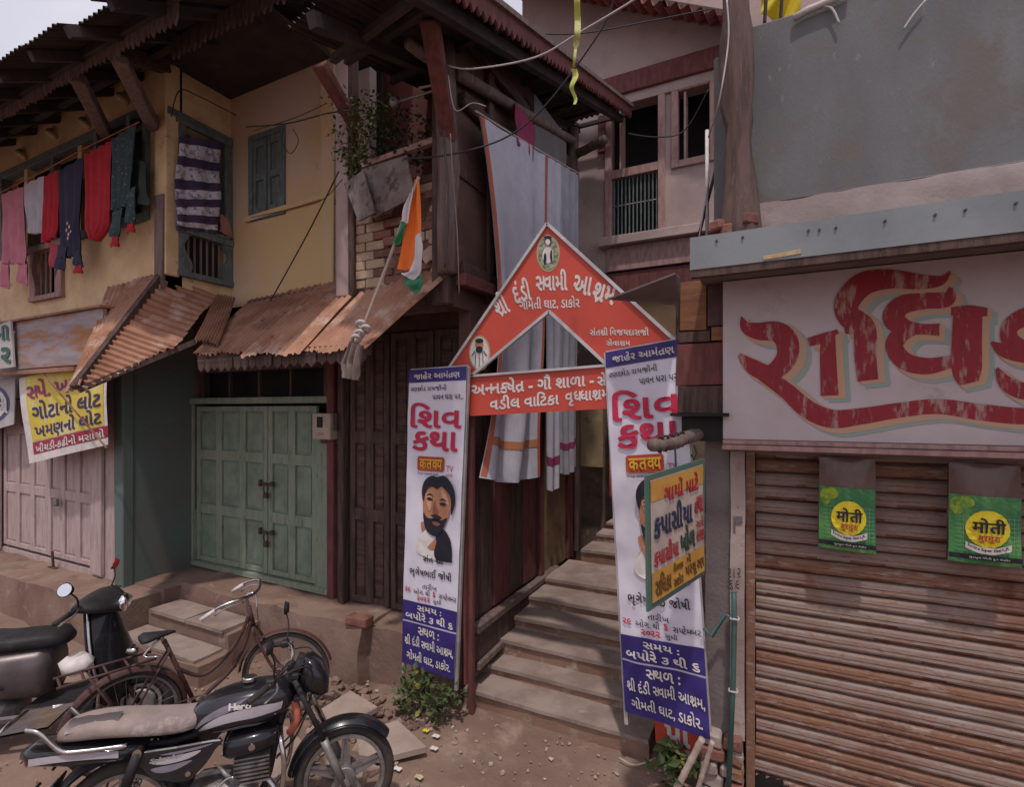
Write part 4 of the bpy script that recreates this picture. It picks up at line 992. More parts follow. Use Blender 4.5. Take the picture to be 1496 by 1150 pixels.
m_skin = mat('print_skin', (.42, .20, .12), (.36, .16, .09), 12, bump=0); m_skinl = mat('print_skin_light', (.60, .33, .22), (.5, .26, .17), 12, bump=0); m_skin2 = mat('print_skin_shade', (.24, .10, .06), (.20, .08, .05), 12, bump=0)
for e_, mm, l in (((701, 504, 6, 8), m_skin, 3), ((701, 511, 5, 5), m_btext, 4), ((701, 498, 6, 3.4), m_btext, 4)): patch(ellipse(*e_), am, mm, ar, 'medallion', l)
for a, c in (((696, 515), (695, 536)), ((706, 515), (707, 536)), ((701, 517), (701, 538)), ((690, 520), (695, 513)), ((712, 520), (707, 513))):
    q = MB(); q.beam(on_arch(*a, 4), on_arch(*c, 4), .002, .006); q.build('medallion', m_btext, ar)
for px, ytop in ((684, 548),):
    a = on_arch(px, ytop); b = MB(); b.span((a.x - .02, YA + .035, 0), (a.x + .02, YA + .07, a.z)); b.build('arch_pole', m_maroon, ar)

def banner(tl, tr, bl, br, label, amp, covered, gx):
    tl, tr, bl, br = map(Vector, (tl, tr, bl, br))
    ux = (tr - tl).normalized(); n = ux.cross(Vector((0, 0, -1))).normalized()
    if n.dot(Vector((0, 0, H)) - tl) < 0: n = -n
    r = empty('upright_banner', (bl + br) / 2 + Vector((0, .02, 0)), label, 'banner', 'upright invitation banners')
    def fm(u, v, layer=0):
        p = lerp(lerp(tl, tr, u / 100), lerp(bl, br, u / 100), v / 100)
        d = amp * (math.sin(u * .035 + v * .11 + gx) * .5 + 1.1 * mnoise.noise(Vector((u * .022 + gx, v * .09, 2))) + .5 * mnoise.noise(Vector((u * .05 + v * .12, v * .13 - u * .04, gx))))
        return p + n * (d + (.0035 if amp < .01 else .0055) * layer)
    g = MB(); g.grid(lambda u, v: fm(u * 100, v * 100), 24, 110); g.build('banner_sheet', m_banner, r, smooth=True)
    rect_patch(0, 100, 0, 4.4, fm, m_bblue, r, nu=24, nv=8); rect_patch(0, 100, 78.3, 85.0, fm, m_bblue, r, nu=24, nv=8); rect_patch(0, 100, 85.5, 100, fm, m_bblue, r, nu=24, nv=16)
    T = lambda s, re, m, bo=.02, **k: letter(s, fm, re, m, r, bo, layer=2, **k)
    T('જાહેર આમં^તણ', (10, 90, .9, 3.7), m_wtext)
    T('રણછોડ રાયજીની', (4, 68, 5.4, 7.6), m_btext, .01); T('પાવન ધરા પર...', (44, 97, 8.6, 10.4), m_btext, .01)
    T('શિવ', (6, 95, 11.2, 19.8), m_bred, .02); T('કથા', (10, 90, 20.8, 27.4), m_bred, .025)
    m_logo = mat('logo_red', (.45, .08, .03), (.35, .04, .03), 8, bump=0); m_gold = mat('logo_gold', (.65, .40, .05), (.6, .34, .04), 8, bump=0)
    patch([(20, 29.8), (22, 29.2), (66, 29.2), (68, 29.8), (68, 33.4), (66, 34), (22, 34), (20, 33.4)], fm, m_logo, r, layer=2)
    letter('कत॔~वय'.replace('\u0954', ''), fm, (24, 65, 30.0, 33.3), m_gold, r, .025, layer=3)
    T('TV', (72, 84, 31.8, 33.8), m_bred, .0); T('LIVE', (72, 84, 34.4, 35.3), m_bred, .0); T('Your search ends', (20, 58, 34.5, 35.2), m_btext, .0)
    # portrait: a bearded man in white with a dark shawl
    P_ = lambda pts, m, l: patch(pts, fm, m, r, 'portrait', l, n=4)
    P_([(44, 52.5), (34, 54.5), (24, 58), (26, 61.5), (60, 63), (66, 60), (58, 53)], m_wtext, 2)
    P_([(58, 53.5), (72, 52.5), (84, 55.5), (88, 59), (88, 62.2), (88, 62.8), (62, 62.8), (56, 60.5), (60, 57)], m_btext, 3)
    P_([(33, 51.0), (30, 52.5), (36, 56), (44, 59.5), (56, 59.8), (62, 56), (60, 51)], m_skin, 2)
    P_([(34, 41), (33, 45), (36, 50), (44, 54), (60, 54.6), (74, 51), (82, 46.5), (86, 41.5), (78, 38), (50, 37.6)], m_skin, 4)
    P_([(35, 47.8), (37, 51), (44, 54.0), (58, 55.0), (70, 52.8), (78, 48.9), (75, 48.8), (68, 49.6), (60, 49.0), (50, 49.4), (42, 49.2)], m_btext, 5)
    P_([(52, 50.6), (60, 50.2), (67, 50.9), (60, 51.6)], m_skin2, 6)
    P_([(34, 44.0), (31, 41), (33, 38.2), (40, 36.2), (50, 35.3), (58, 35.6), (70, 35.0), (80, 36.4), (88, 38.6), (92, 41.5), (90, 45), (85.5, 47.5), (84.5, 44), (82, 41.2), (74, 39.6), (66, 38.6), (58, 39.6), (50, 38.9), (42, 39.6), (37, 41.4)], m_btext, 6)
    P_([(38, 41.5), (40, 44), (46, 47), (50, 45), (48, 41.5)], m_skinl, 5); P_([(66, 39.8), (76, 41.2), (80, 44.4), (70, 42.6)], m_skinl, 5); P_([(50, 48.3), (60, 47.8), (70, 48.8), (60, 49.2)], m_btext, 7)
    P_([(55, 43.4), (58, 45), (63, 47.2), (57, 47.6), (52, 47), (53, 45)], m_skin2, 5)
    for ex, ey in ((46, 43.0), (70, 44.2)):
        P_([(ex - 6, ey), (ex, ey - .55), (ex + 6, ey + .2), (ex, ey + .6)], m_btext, 6); P_([(ex - 7, ey - 1.0), (ex, ey - 1.8), (ex + 7, ey - .9), (ex, ey - 1.2)], m_btext, 6)
    T('સંત ^શી', (36, 72, 61.5, 64.2), m_btext, .015)
    T('ભૃગેષભાઈ જોષી', (12, 88, 66.2, 69.8), m_btext, .015); T('તારીખ', (36, 62, 71.2, 73.2), m_btext, .008)
    T('૨૯', (4, 15, 73.6, 75.2), m_bred, .02); T('ઓગ. થી', (20, 50, 73.4, 75.4), m_btext, .012); T('૬', (55, 60, 73.5, 75.3), m_bred, .02); T('સ~પટે~મબર', (66, 98, 73.2, 75.4), m_btext, .012)
    T('૨૦૨૨', (27, 51, 75.9, 77.4), m_bred, .02); T('સુધી', (56, 71, 75.8, 77.7), m_btext, .012)
    T('સમય :', (28, 72, 79.2, 81.0), m_wtext, .025); T('બપોરે ૩ થી ૬', (6, 94, 81.4, 84.4), m_wtext, .03)
    T('~સથળ :', (30, 70, 86.3, 89.0), m_wtext, .02); T('^શી દંડી ~સવામી આ^શમ,', (5, 97, 89.6, 93.6), m_wtext, .02); T('ગોમતી ઘાટ, ડાકોર.', (9, 93, 94.6, 98.4), m_wtext, .02)
    for u in (0, 100):
        b = MB(); b.beam(lerp(tl, tr, u / 100) - n * .03, lerp(bl, br, u / 100) - n * .03 - Vector((0, 0, .1)), .025, .025); b.build('frame_pole', m_alu, r)
    b = MB(); b.beam(tl - n * .03, tr - n * .03, .022, .022); b.build('frame_bar', m_alu, r)
    return r
YL = 3.42
banner(PY(598, 541, YL - .03), PY(682, 535, YL), PY(587, 968, YL - .06), PY(664, 993, YL), 'narrow white and navy invitation banner standing left of the steps, beside the plants', .006, False, 0)
banner(PY(884, 515, 3.44), PY(996, 495, 3.44), PY(914, 1040, 3.46), PY(1038, 1080, 3.37), 'wrinkled white and navy invitation banner right of the steps, behind the small hanging sign', .016, True, 5)
b = MB(); b.beam(PY(679, 600, 3.52), PY(681, 1000, 3.52), .02, .04); tag(b.build('prop_pole', m_maroon), 'thin dark red upright board along the right edge of the left banner', 'pole')
# red fragment of a board under the right banner
fb = empty('fallen_board', PY(1000, 1090, 3.6), 'red painted board scrap with white letters under the right banner', 'board')
c = [PY(956, 1050, 3.62), PY(1042, 1070, 3.50), PY(1040, 1106, 3.50), PY(958, 1086, 3.62)]
b = MB(); b.prism(c, (0, .02, 0)); b.build('board_sheet', m_arch, fb)
fm2 = flat_map(c[0], c[1], c[3]); letter('પા', fm2, (18, 62, 5, 88), m_wtext, fb, .04)

# hanging tin sign on the log
hs = empty('hanging_sign', PD(985, 880, 2.75), 'small tin sign in white and yellow with green rim hanging from the log', 'sign')
tl, tr, bl, br = PD(944, 696, 2.55), PD(1030, 670, 3.0), PD(947, 895, 2.55), PD(1029, 840, 3.0)
nn = (tr - tl).cross(bl - tl).normalized() * .012
if nn.dot(Vector((0, 0, H)) - tl) > 0: nn = -nn
m_sgreen = mat('sign_green_rim', (.07, .15, .12), (.09, .13, .10), 9, bump=.1, c3=(.2, .17, .13), s3=18, thr3=(.6, .7)); m_sbody = mat('sign_cream', (.46, .38, .34), (.38, .30, .27), 5, bump=.1, c3=(.25, .17, .13), s3=18, thr3=(.64, .72)); m_sorange = mat('sign_ochre', (.52, .28, .06), (.44, .22, .05), 6, bump=.1)
b = MB(); b.prism([tl, tr, br, bl], nn); b.build('sign_plate', m_sgreen, hs)
hm = flat_map(tl, tr, bl, thick=.003)
rect_patch(5, 94, 4, 95, hm, m_sbody, hs, layer=1); rect_patch(5, 94, 5, 20, hm, m_sorange, hs, layer=2); rect_patch(5, 94, 73, 95, hm, m_sorange, hs, layer=2)
m_tred = ink('sign_red_letters', (.42, .03, .05)); m_tnavy = ink('sign_navy_letters', (.03, .04, .09)); m_tgreen = ink('sign_green_letters', (.03, .07, .05))
m_tbrown = ink('sign_brown_letters', (.14, .07, .02))
letter('ગાયોં માટે', hm, (24, 84, 8, 24), m_tred, hs, .03, layer=3)
letter('કપાસીયા', hm, (8, 72, 26, 49), m_tnavy, hs, .035, layer=3); letter('તથા', hm, (76, 92, 29, 44), m_tred, hs, .03, layer=3)
letter('કપાસીયા', hm, (8, 47, 53, 70), m_tred, hs, .03, layer=3); letter('ખોળ', hm, (50, 76, 48, 70), m_tgreen, hs, .04, layer=3)
letter('અને', hm, (79, 92, 47, 56), m_tred, hs, .03, layer=3); letter('મગજ', hm, (79, 93, 58, 68), m_tred, hs, .03, layer=3)
letter('રાધિકા', hm, (9, 34, 75, 92), m_tbrown, hs, .03, layer=3); letter('કિરાણા', hm, (38, 54, 74, 82), m_tbrown, hs, .02, layer=3); letter('~સટોર', hm, (38, 54, 84, 93), m_tbrown, hs, .02, layer=3); letter('મેં', hm, (60, 68, 73, 80), m_tbrown, hs, .02, layer=3); letter('પરચૂરણ', hm, (58, 92, 82, 93), m_tbrown, hs, .02, layer=3)
b = MB(); b.tube([PD(987, 682, 2.77), PD(987, 668, 2.78), PD(986, 652, 2.8)], .006, 6); b.build('hanger_chain', m_wire, hs)
lg = empty('tied_log', PD(1000, 645, 2.9), 'short rough log lashed with wire sticking out above the hanging sign', 'log')
log(lg, PD(955, 652, 2.72), PD(1034, 632, 3.35), .036, m_greywood, 'log_body', .042)
b = MB()
for k in range(5):
    c0_ = PD(964 + k * 8, 650 - k * 2.0, 2.76 + k * .06); b.tube([c0_ + Vector((.012 * math.sin(t * 2), .04 * math.cos(t), .042 * math.sin(t))) for t in [j * math.pi / 5 for j in range(10)]], .007, 5, closed=True)
b.build('lashing_wire', m_wire, lg, kind='stuff')
b = MB(); b.tube([PD(1014, 650, 2.95), PD(1018, 662, 2.95), PD(1013, 672, 2.95), PD(1010, 664, 2.95)], .006, 6); b.build('hook', m_wire, lg)

# =================================================================== SNACK PACKETS ON THE SHUTTER
m_pkt = mat('packet_green_film', (.035, .16, .065), (.05, .22, .07), 5, rough=.3, bump=.1, c3=(.12, .30, .08), s3=4, thr3=(.5, .65), coat=.3)
m_clear = mat('packet_clear_film', (.13, .075, .06), (.10, .055, .045), 5, rough=.25, bump=.1, coat=.4)
m_pyel = mat('packet_yellow', (.70, .56, .03), (.62, .48, .03), 6, rough=.35, bump=0); m_pgrid = mat('packet_grid_lines', (.25, .42, .25), (.2, .36, .2), 6, rough=.35, bump=0)
m_pol = mat('packet_leaf_print', (.32, .40, .03), (.10, .24, .05), 30, rough=.35, bump=0)
def packet(x0, y0, x1, y1, ysk, label):
    tl = PY(x0, y0, 3.43); tr = PY(x1, y0 + ysk, 3.43); bl = PY(x0 - 2, y1 - 6, 3.44); br = PY(x1 + 1, y1 + 6, 3.44)
    r = empty('snack_packet', (tl + br) / 2, label, 'packet', 'green snack packets on the shutter')
    def fm(u, v, l=0):
        p = lerp(lerp(tl, tr, u / 100), lerp(bl, br, u / 100), v / 100); s_ = math.sin(math.pi * min(max(u / 100, 0), 1)) * math.sin(math.pi * min(max(v / 100, 0), 1)) ** .6
        return p + Vector((0, -.03 * s_ - .003 * l - .004 * math.sin(u * .3 + v * .1), 0))
    g = MB(); g.grid(lambda u, v: fm(u * 100, v * 100), 14, 20); g.grid(lambda u, v: fm(u * 100, v * 100) + Vector((0, .02 + .03 * math.sin(math.pi * u) * math.sin(math.pi * v), 0)), 14, 20); g.build('packet_back', m_clear, r, smooth=True)
    rect_patch(1, 99, 31, 99, fm, m_pkt, r, 'packet_front', nu=12, nv=12)
    q = MB()
    for k in range(13):
        u = 20 + k * 6.2; q.grid(lambda a, c, u=u: fm(u + .5 * a, 50 + 39 * c, 2), 1, 8)
    for k in range(9):
        v = 52 + k * 4.2; q.grid(lambda a, c, v=v: fm(8 + 90 * a, v + .4 * c, 2), 10, 1)
    q.build('grid_print', m_pgrid, r, kind='stuff')
    def blob(cx, cy, rx, ry, m, l, n=20):
        q = MB(); q.grid(lambda a, c: fm(cx + rx * c * math.cos(2 * math.pi * a), cy + ry * c * math.sin(2 * math.pi * a), l), n, 4); q.build('print', m, r)
    blob(52, 63, 30.5, 18.5, m_pyel, 4); blob(12, 42, 10, 9, m_pol, 2); blob(22, 38, 12, 6, m_pol, 2.4)
    letter('मोती', fm, (30, 76, 52, 67), m_btext, r, .03, layer=6); letter('मुरमुरा', fm, (38, 68, 69.5, 77), m_tred, r, .02, layer=6)
    q = MB(); q.grid(lambda a, c: fm(22 + 62 * a, 79.5 + 6.5 * c + 5 * (1 - (2 * a - 1) ** 2) - 3, 5), 12, 2); q.build('print', m_wtext, r)
    letter('Extra Super Fine L.R.', fm, (25, 81, 82.2, 86.2), m_btext, r, .02, layer=7, curve=-4.6)
    rect_patch(1, 99, 89.5, 94.5, fm, m_btext, r, layer=5, nu=10, nv=1)
    letter('મુરમુરા મોતી ફૂડ ડાકોર', fm, (28, 82, 90.6, 93.4), m_wtext, r, .01, layer=6)
    return r
packet(1197, 668, 1279, 806, 4, 'left green snack packet with yellow disc hanging on the roller shutter')
packet(1386, 676, 1492, 826, 6, 'right green snack packet with yellow disc, nearer the edge of the photo')

# =================================================================== PIPES, BAMBOO, WIRES
b = MB(); b.tube([PY(1072, 866, 3.36), PY(1073, 905, 3.35), PY(1071, 1000, 3.34), PY(1064, 1160, 3.32)], [.016] * 4, 10); b.tube([PY(1073, 905, 3.35), PY(1060, 898, 3.35), PY(1040, 930, 3.36), PY(1028, 918, 3.36)], [.012] * 4, 8)
gp = b.build('water_pipe', m_pipe, smooth=True, label='dark green plastic pipe with a side branch running up the pier', cat='pipe')
for px, py in ((1073, 905), (1071, 1011)):
    p = PY(px, py, 3.33); b = MB(); b.tube([p + Vector((.024 * math.cos(t), .024 * math.sin(t) + .015, .004 * math.sin(3 * t))) for t in [k * math.pi / 5 for k in range(10)]], .006, 5, closed=True); b.build('twine_tie', m_wirepale, gp)
def bamboo(p, q, r, label):
    P = []; R_ = []; L = (Vector(q) - Vector(p)).length; n = 24
    for k in range(n + 1):
        t = k / n; P.append(lerp(Vector(p), Vector(q), t)); R_.append(r * (1.16 if k % 6 == 3 else 1))
    b = MB(); b.tube(P, R_, 10); tag(b.build('bamboo_stick', m_bamboo, smooth=True), label, 'stick', 'bamboo sticks by the pier')
bamboo(PZ(985, 1160, .03), PY(1026, 1080, 3.3), .020, 'thicker pale bamboo stick leaning left of the other')
bamboo(PZ(1016, 1165, .03), PY(1041, 1084, 3.3), .015, 'thinner pale bamboo stick, nearer the shop pier')
b = MB(); b.cyl(PY(1033, 345, 4.2), PY(1033, 190, 4.2), .014, 8); tag(b.build('white_pipe', m_wtext, smooth=True), 'short white upright pipe beside the timber post', 'pipe')
b = MB(); b.cyl(PY(1018, 356, 4.2), PY(1050, 230, 4.2), .012, 8); tag(b.build('iron_rod', m_wire, smooth=True), 'thin dark rod slanting behind the white pipe', 'rod')
def wire(pts, r, m, label, n=8, group=None):
    P = catmull([tuple(PD(*p)) for p in pts], n); b = MB(); b.tube(P, r, 6); tag(b.build('wire', m, smooth=True), label, 'wire', group)
wire([(652, 95, 3.7), (690, 100, 3.5), (780, 84, 3.2), (850, 45, 3.0), (925, 0, 2.8), (960, -25, 2.7)], .0055, m_wirepale, 'thick pale cable crossing in front of the roofs to the upper right', group='overhead wires')
wire([(770, 48, 5), (850, 48, 5), (950, 30, 5), (1040, 12, 5)], .006, m_wire, 'thin dark wire in front of the pink house roof', group='overhead wires')
wire([(590, 232, 3.8), (660, 225, 3.6), (740, 200, 3.6), (800, 150, 3.5), (880, 40, 3.3), (900, -20, 3.2)], .006, m_wire, 'thin dark wire crossing over the white cloths', group='overhead wires')
wire([(395, 440, 5.2), (450, 340, 4.8), (495, 250, 4.2)], .007, m_wire, 'taut dark cable slanting up across the cream wall', group='overhead wires')
wire([(655, 110, 3.6), (665, 160, 3.6), (690, 150, 3.6), (710, 155, 3.6)], .003, m_wirepale, 'short loose pale wire by the corner post', group='overhead wires')
wire([(658, 195, 3.3), (662, 260, 3.3), (668, 340, 3.3), (671, 430, 3.3)], .004, m_greywood, 'pale cable running down the corner post', group='overhead wires')
wire([(648, 190, 3.3), (655, 300, 3.3), (650, 390, 3.3)], .007, m_wire, 'dark cable running down the corner post', group='overhead wires')
wire([(360, 185, 5.3), (420, 180, 5.1), (480, 165, 4.6), (530, 160, 4.0)], .006, m_wire, 'dark wire sagging across the top of the cream wall', group='overhead wires')
wire([(250, 170, 5.2), (262, 132, 5.2), (290, 140, 5.3), (345, 168, 5.7)], .006, m_wire, 'looped dark wire above the window with the striped blanket', group='overhead wires')
wire([(918, 195, 6.5), (960, 200, 6.5), (1000, 190, 6.5), (1035, 130, 6.2)], .008, m_wire, 'dark wire sagging across the pink house windows', group='overhead wires')
wire([(1062, 0, 3.0), (1064, 60, 3.0), (1050, 150, 3.05), (1035, 200, 3.5)], .005, m_wirepale, 'pale cable dropping down the left side of the timber post', group='overhead wires')
wire([(1020, 355, 3.9), (1026, 320, 3.9), (1036, 260, 3.9)], .006, m_wirepale, 'pale twine at the foot of the white pipe', group='overhead wires')
wire([(372, 190, 5.4), (430, 172, 5.2), (478, 150, 4.8)], .004, m_wire, 'upper thin wire clipped to the cream wall above the teal shutters', group='overhead wires')
wire([(366, 318, 5.4), (420, 306, 5.3), (470, 292, 5.0), (500, 262, 4.3)], .004, m_wire, 'thin wire following the ledge under the teal shutters', group='overhead wires')
wire([(415, 186, 5.3), (412, 205, 5.3), (424, 224, 5.3), (436, 206, 5.3), (428, 188, 5.3)], .004, m_wire, 'coil of spare wire hung beside the teal shutters', group='overhead wires')
# ribbon tinsel dangling
m_tinsel = mat('faded_ribbon', (.45, .46, .10), (.34, .36, .08), 12, bump=0, c3=(.55, .45, .3), s3=10); 
R_ = MB(); P = [(843, -60), (843, 0), (844, 40), (841, 70), (838, 98)]
cs = catmull(P, 6); R_.grid(lambda u, v: PD(cs[min(int(v * (len(cs) - 1)), len(cs) - 1)][0] + (u - .5) * (9 if v < .75 else 4), cs[min(int(v * (len(cs) - 1)), len(cs) - 1)][1], 2.9 + .02 * math.sin(v * 20)), 2, 24)
R_.grid(lambda u, v: PD(838 + (u - .5) * (9 - 5 * v) + 3 * math.sin(v * 9), 100 + v * 52, 2.9 + .02 * math.sin(v * 9 + u)), 2, 12)
R_.build('hanging_ribbon', m_tinsel, smooth=True, label='torn yellow green ribbon dangling in front of the roof edge', cat='ribbon')

# =================================================================== CLOTHS
def cloth_mat(name, c1, c2=None, **k): return mat(name, c1, c2 or tuple(x * .85 for x in c1), 6, rough=.9, bump=.3, bscale=60, **k)
def cloth(name, fn, m, label=None, cat=None, nu=24, nv=24, parent=None, folds=4, amp=.03, yside=(0, -1, 0), group=None, top=.25, sd=0, thick=.004):
    """fn(u,v)->point; gathers and folds pushed along yside"""
    ys = Vector(yside)
    def g(u, v, d=0):
        p = fn(u, v); w_ = top + (1 - top) * v
        a = amp * w_ * (math.sin(u * folds * 2 * math.pi + 1.6 * mnoise.noise(Vector((u * 2, v * 2, sd))) + sd) + .6 * mnoise.noise(Vector((u * 5, v * 3, sd + 9))))
        return p + ys * (a + d)
    b = MB(); b.grid(lambda u, v: g(u, v), nu, nv); b.grid(lambda u, v: g(u, v, -thick), nu, nv)
    return b.build(name, m, parent, smooth=True, label=label, cat=cat, group=group)
def px_cloth(L, R, Y=None, X=None, X2=None):
    """outline given by left and right edge polylines seen on a vertical plane"""
    U = (lambda a, c: PY(a, c, Y)) if Y is not None else (lambda a, c: PX(a, c, X))
    def samp(P, t):
        k = t * (len(P) - 1); i = min(int(k), len(P) - 2); f_ = k - i
        return (P[i][0] + (P[i + 1][0] - P[i][0]) * f_, P[i][1] + (P[i + 1][1] - P[i][1]) * f_)
    return lambda u, v: lerp(U(*samp(L, v)), U(*samp(R, v)), u)
m_dhoti = cloth_mat('white_lilac_cotton', (.53, .51, .59), (.47, .45, .53)); m_dhoti2 = cloth_mat('grey_cotton', (.36, .35, .40))
m_orange_b = cloth_mat('orange_border', (.50, .20, .10)); m_mar_b = cloth_mat('magenta_border', (.28, .04, .10)); m_redb = cloth_mat('red_border', (.46, .13, .08))
XR = -2.10
def rope_z(y): return lerp(4.9, 5.42, (y - 3.7) / 2.4)
def long_cloth(y0, y1, zb0, zb1, label, borders, m, amp=.03, folds=3, sd=0, X=XR):
    r = empty('hanging_cloth', (X, (y0 + y1) / 2, min(zb0, zb1)), label, 'cloth', 'long cloths hung above the steps')
    def fn(u, v): 
        y = lerp(y0, y1 + .30 * (1 - v) * (1 if y0 < 4 else .3), u) + (.34 * math.sin(math.pi * v) * (1 - u) if y0 < 4 else 0) + .05 * math.sin(v * 3) * (u - .5); return Vector((X, y, lerp(rope_z(y) - .02, lerp(zb0, zb1, u) - .05 * math.sin(u * 3.1), v)))
    cloth('cloth_sheet', fn, m, parent=r, folds=folds, amp=amp, yside=(1, 0, 0), nu=30, nv=40, sd=sd)
    for k, (u0, u1, v0, v1, mm) in enumerate(borders):
        def g(u, v, u0=u0, u1=u1, v0=v0, v1=v1):
            U_ = lerp(u0, u1, u); V_ = lerp(v0, v1, v); p = fn(U_, V_); w_ = .25 + .75 * V_
            a = amp * w_ * (math.sin(U_ * folds * 2 * math.pi + 1.6 * mnoise.noise(Vector((U_ * 2, V_ * 2, sd))) + sd) + .6 * mnoise.noise(Vector((U_ * 5, V_ * 3, sd + 9))))
            return p + Vector((a + .005, 0, 0))
        b = MB(); b.grid(g, max(2, int(30 * (u1 - u0))), max(2, int(40 * (v1 - v0)))); b.build('woven_border', mm, r, smooth=True)
    return r
long_cloth(3.62, 4.74, 1.90, 1.78, 'widest white cloth with orange borders hanging behind the red arch', [(0, .04, .0, .995, m_redb), (.04, .975, .885, .908, m_orange_b), (.965, 1, 0, .995, m_redb)], m_dhoti, amp=.05, folds=2.2)
long_cloth(5.05, 5.38, 1.62, 1.60, 'narrow folded white cloth with magenta stripe, second behind the arch', [(0, 1, .90, .925, m_mar_b)], m_dhoti, amp=.02, folds=2, sd=3)
long_cloth(5.42, 5.98, 1.74, 1.76, 'greyer cloth with magenta stripe, deepest behind the arch', [(0, 1, .90, .92, m_mar_b)], m_dhoti2, amp=.03, folds=3, sd=6)
b = MB(); b.tube([Vector((XR, 3.55, rope_z(3.55))), Vector((XR, 4.6, rope_z(4.6) - .01)), Vector((XR, 6.1, rope_z(6.1)))], .008, 6); tag(b.build('rope', m_wirepale), 'rope carrying the long cloths above the steps', 'rope')
b = MB(); b.span((SX + .06, 4.85, 5.0), (SX + .09, 5.8, 5.75)); tag(b.build('board', m_grey), 'grey board fixed under the roof above the white cloths', 'board')
cloth('red_cloth', lambda u, v: Vector((SX + .14, lerp(4.3, 4.75, u), lerp(5.35, 4.95, v))), m_mar_b, 'dull red cloth hanging beside the grey board under the roof', 'cloth', yside=(1, 0, 0), nu=12, nv=12)

# laundry along the left facade
YG = 3.02
def lrope(px): return 283 - (px + 5) * (283 - 180) / 200
b = MB(); b.tube([PY(-30, 296, YG), PY(60, 252, YG), PY(120, 218, YG), PY(203, 178, YG)], .006, 6); tag(b.build('rope', m_redb), 'washing line along the front of the yellow upper floor', 'rope')
c_pink = cloth_mat('pink_cotton', (.56, .20, .26)); c_white = cloth_mat('washed_white', (.52, .47, .52)); c_red = cloth_mat('red_cotton', (.46, .03, .045), c3=(.62, .25, .2), s3=70, thr3=(.66, .7)); c_navy = cloth_mat('navy_cotton', (.045, .04, .075)); c_teal = cloth_mat('teal_dotted', (.045, .075, .085), c3=(.30, .33, .33), s3=60, thr3=(.60, .63))
def garment(name, parts, label, cat):
    r = empty(name, PY(parts[0][1][0][0], parts[0][1][0][1] + 60, YG), label, cat, 'laundry on the washing line')
    for nm, L, R, m, kw in parts: cloth(nm, px_cloth(L, R, Y=YG + kw.pop('dy', 0)), m, parent=r, **kw)
garment('pink_trousers', [('body', [(2, 284), (4, 330), (6, 385)], [(34, 272), (36, 330), (36, 385)], c_pink, dict(folds=3, nu=18)), ('leg', [(1, 380), (0, 418)], [(13, 380), (12, 423)], c_pink, dict(folds=1, nu=8, nv=8)), ('leg', [(26, 380), (27, 412)], [(40, 382), (38, 418)], c_pink, dict(folds=1, nu=8, nv=8, dy=.02))], 'pink trousers, leftmost garment on the washing line', 'trousers')
garment('white_blouse', [('body', [(35, 270), (35, 300), (42, 320), (45, 342)], [(64, 256), (64, 290), (62, 320), (61, 340)], c_white, dict(folds=3, nu=18))], 'small white blouse hanging between the pink and the red clothes', 'shirt')
garment('red_shawl', [('body', [(64, 258), (64, 300), (64, 357)], [(86, 247), (86, 300), (80, 345)], c_red, dict(folds=3, nu=18))], 'plain red cloth between the white top and the navy trousers', 'cloth')
garment('navy_trousers', [('body', [(85, 250), (86, 300), (90, 345), (92, 378)], [(122, 228), (118, 290), (114, 330), (116, 372)], c_navy, dict(folds=3, nu=18)), ('leg', [(84, 358), (82, 392)], [(98, 360), (92, 396)], c_navy, dict(folds=1, nu=8, nv=8, dy=-.03)), ('cuff', [(110, 385), (109, 400)], [(119, 388), (119, 398)], c_red, dict(folds=1, nu=6, nv=4)), ('leg', [(106, 365), (110, 388)], [(117, 365), (119, 390)], c_navy, dict(folds=1, nu=8, nv=8)), ('cuff', [(72, 352), (74, 388)], [(84, 358), (86, 394)], cloth_mat('striped_cuff', (.42, .06, .10)), dict(folds=1, nu=6, nv=6, dy=.03))], 'navy trousers with a pale flower print and red cuffs', 'trousers')
fl = ink('flower_print', (.55, .35, .33))
for px, py, r_ in ((98, 326, 3), (101, 331, 3.4), (97, 336, 3), (100, 342, 3.6), (103, 338, 2.6), (99, 348, 3)):
    c = PY(px, py, YG - .062); o = mesh_object('flower_print', [c + Vector((r_ * .006 * (1 + .3 * math.cos(5 * t)) * math.cos(t), 0, r_ * .006 * (1 + .3 * math.cos(5 * t)) * math.sin(t))) for t in [k * math.pi / 10 for k in range(20)]], [tuple(range(20))], fl, bpy.data.objects['navy_trousers'])
garment('red_skirt', [('body', [(123, 226), (125, 290), (127, 335), (137, 352)], [(163, 204), (161, 290), (159, 325), (142, 352)], c_red, dict(folds=4, nu=24, amp=.04))], 'speckled red skirt between the navy trousers and the dotted salwar', 'skirt')
garment('dotted_salwar', [('body', [(163, 203), (164, 260), (166, 310)], [(199, 180), (192, 250), (184, 300)], c_teal, dict(folds=3, nu=20)), ('leg', [(164, 305), (163, 346)], [(180, 300), (172, 345)], c_teal, dict(folds=1, nu=8, nv=8)), ('leg', [(184, 280), (186, 327)], [(198, 270), (195, 326)], c_teal, dict(folds=1, nu=8, nv=8, dy=.02)), ('cuff', [(163, 346), (164, 362)], [(173, 345), (171, 358)], c_red, dict(folds=1, nu=6, nv=4)), ('cuff', [(186, 327), (188, 342)], [(195, 326), (194, 336)], c_red, dict(folds=1, nu=6, nv=4, dy=.02))], 'dark teal dotted salwar with red cuffs, rightmost long garment', 'salwar')
garment('dark_shawl', [('body', [(190, 225), (188, 270), (186, 300)], [(213, 238), (214, 280), (218, 298)], cloth_mat('dark_grey_cloth', (.05, .06, .055)), dict(folds=2, nu=12, dy=.08))], 'dark grey shawl behind the dotted salwar by the shutters', 'shawl')
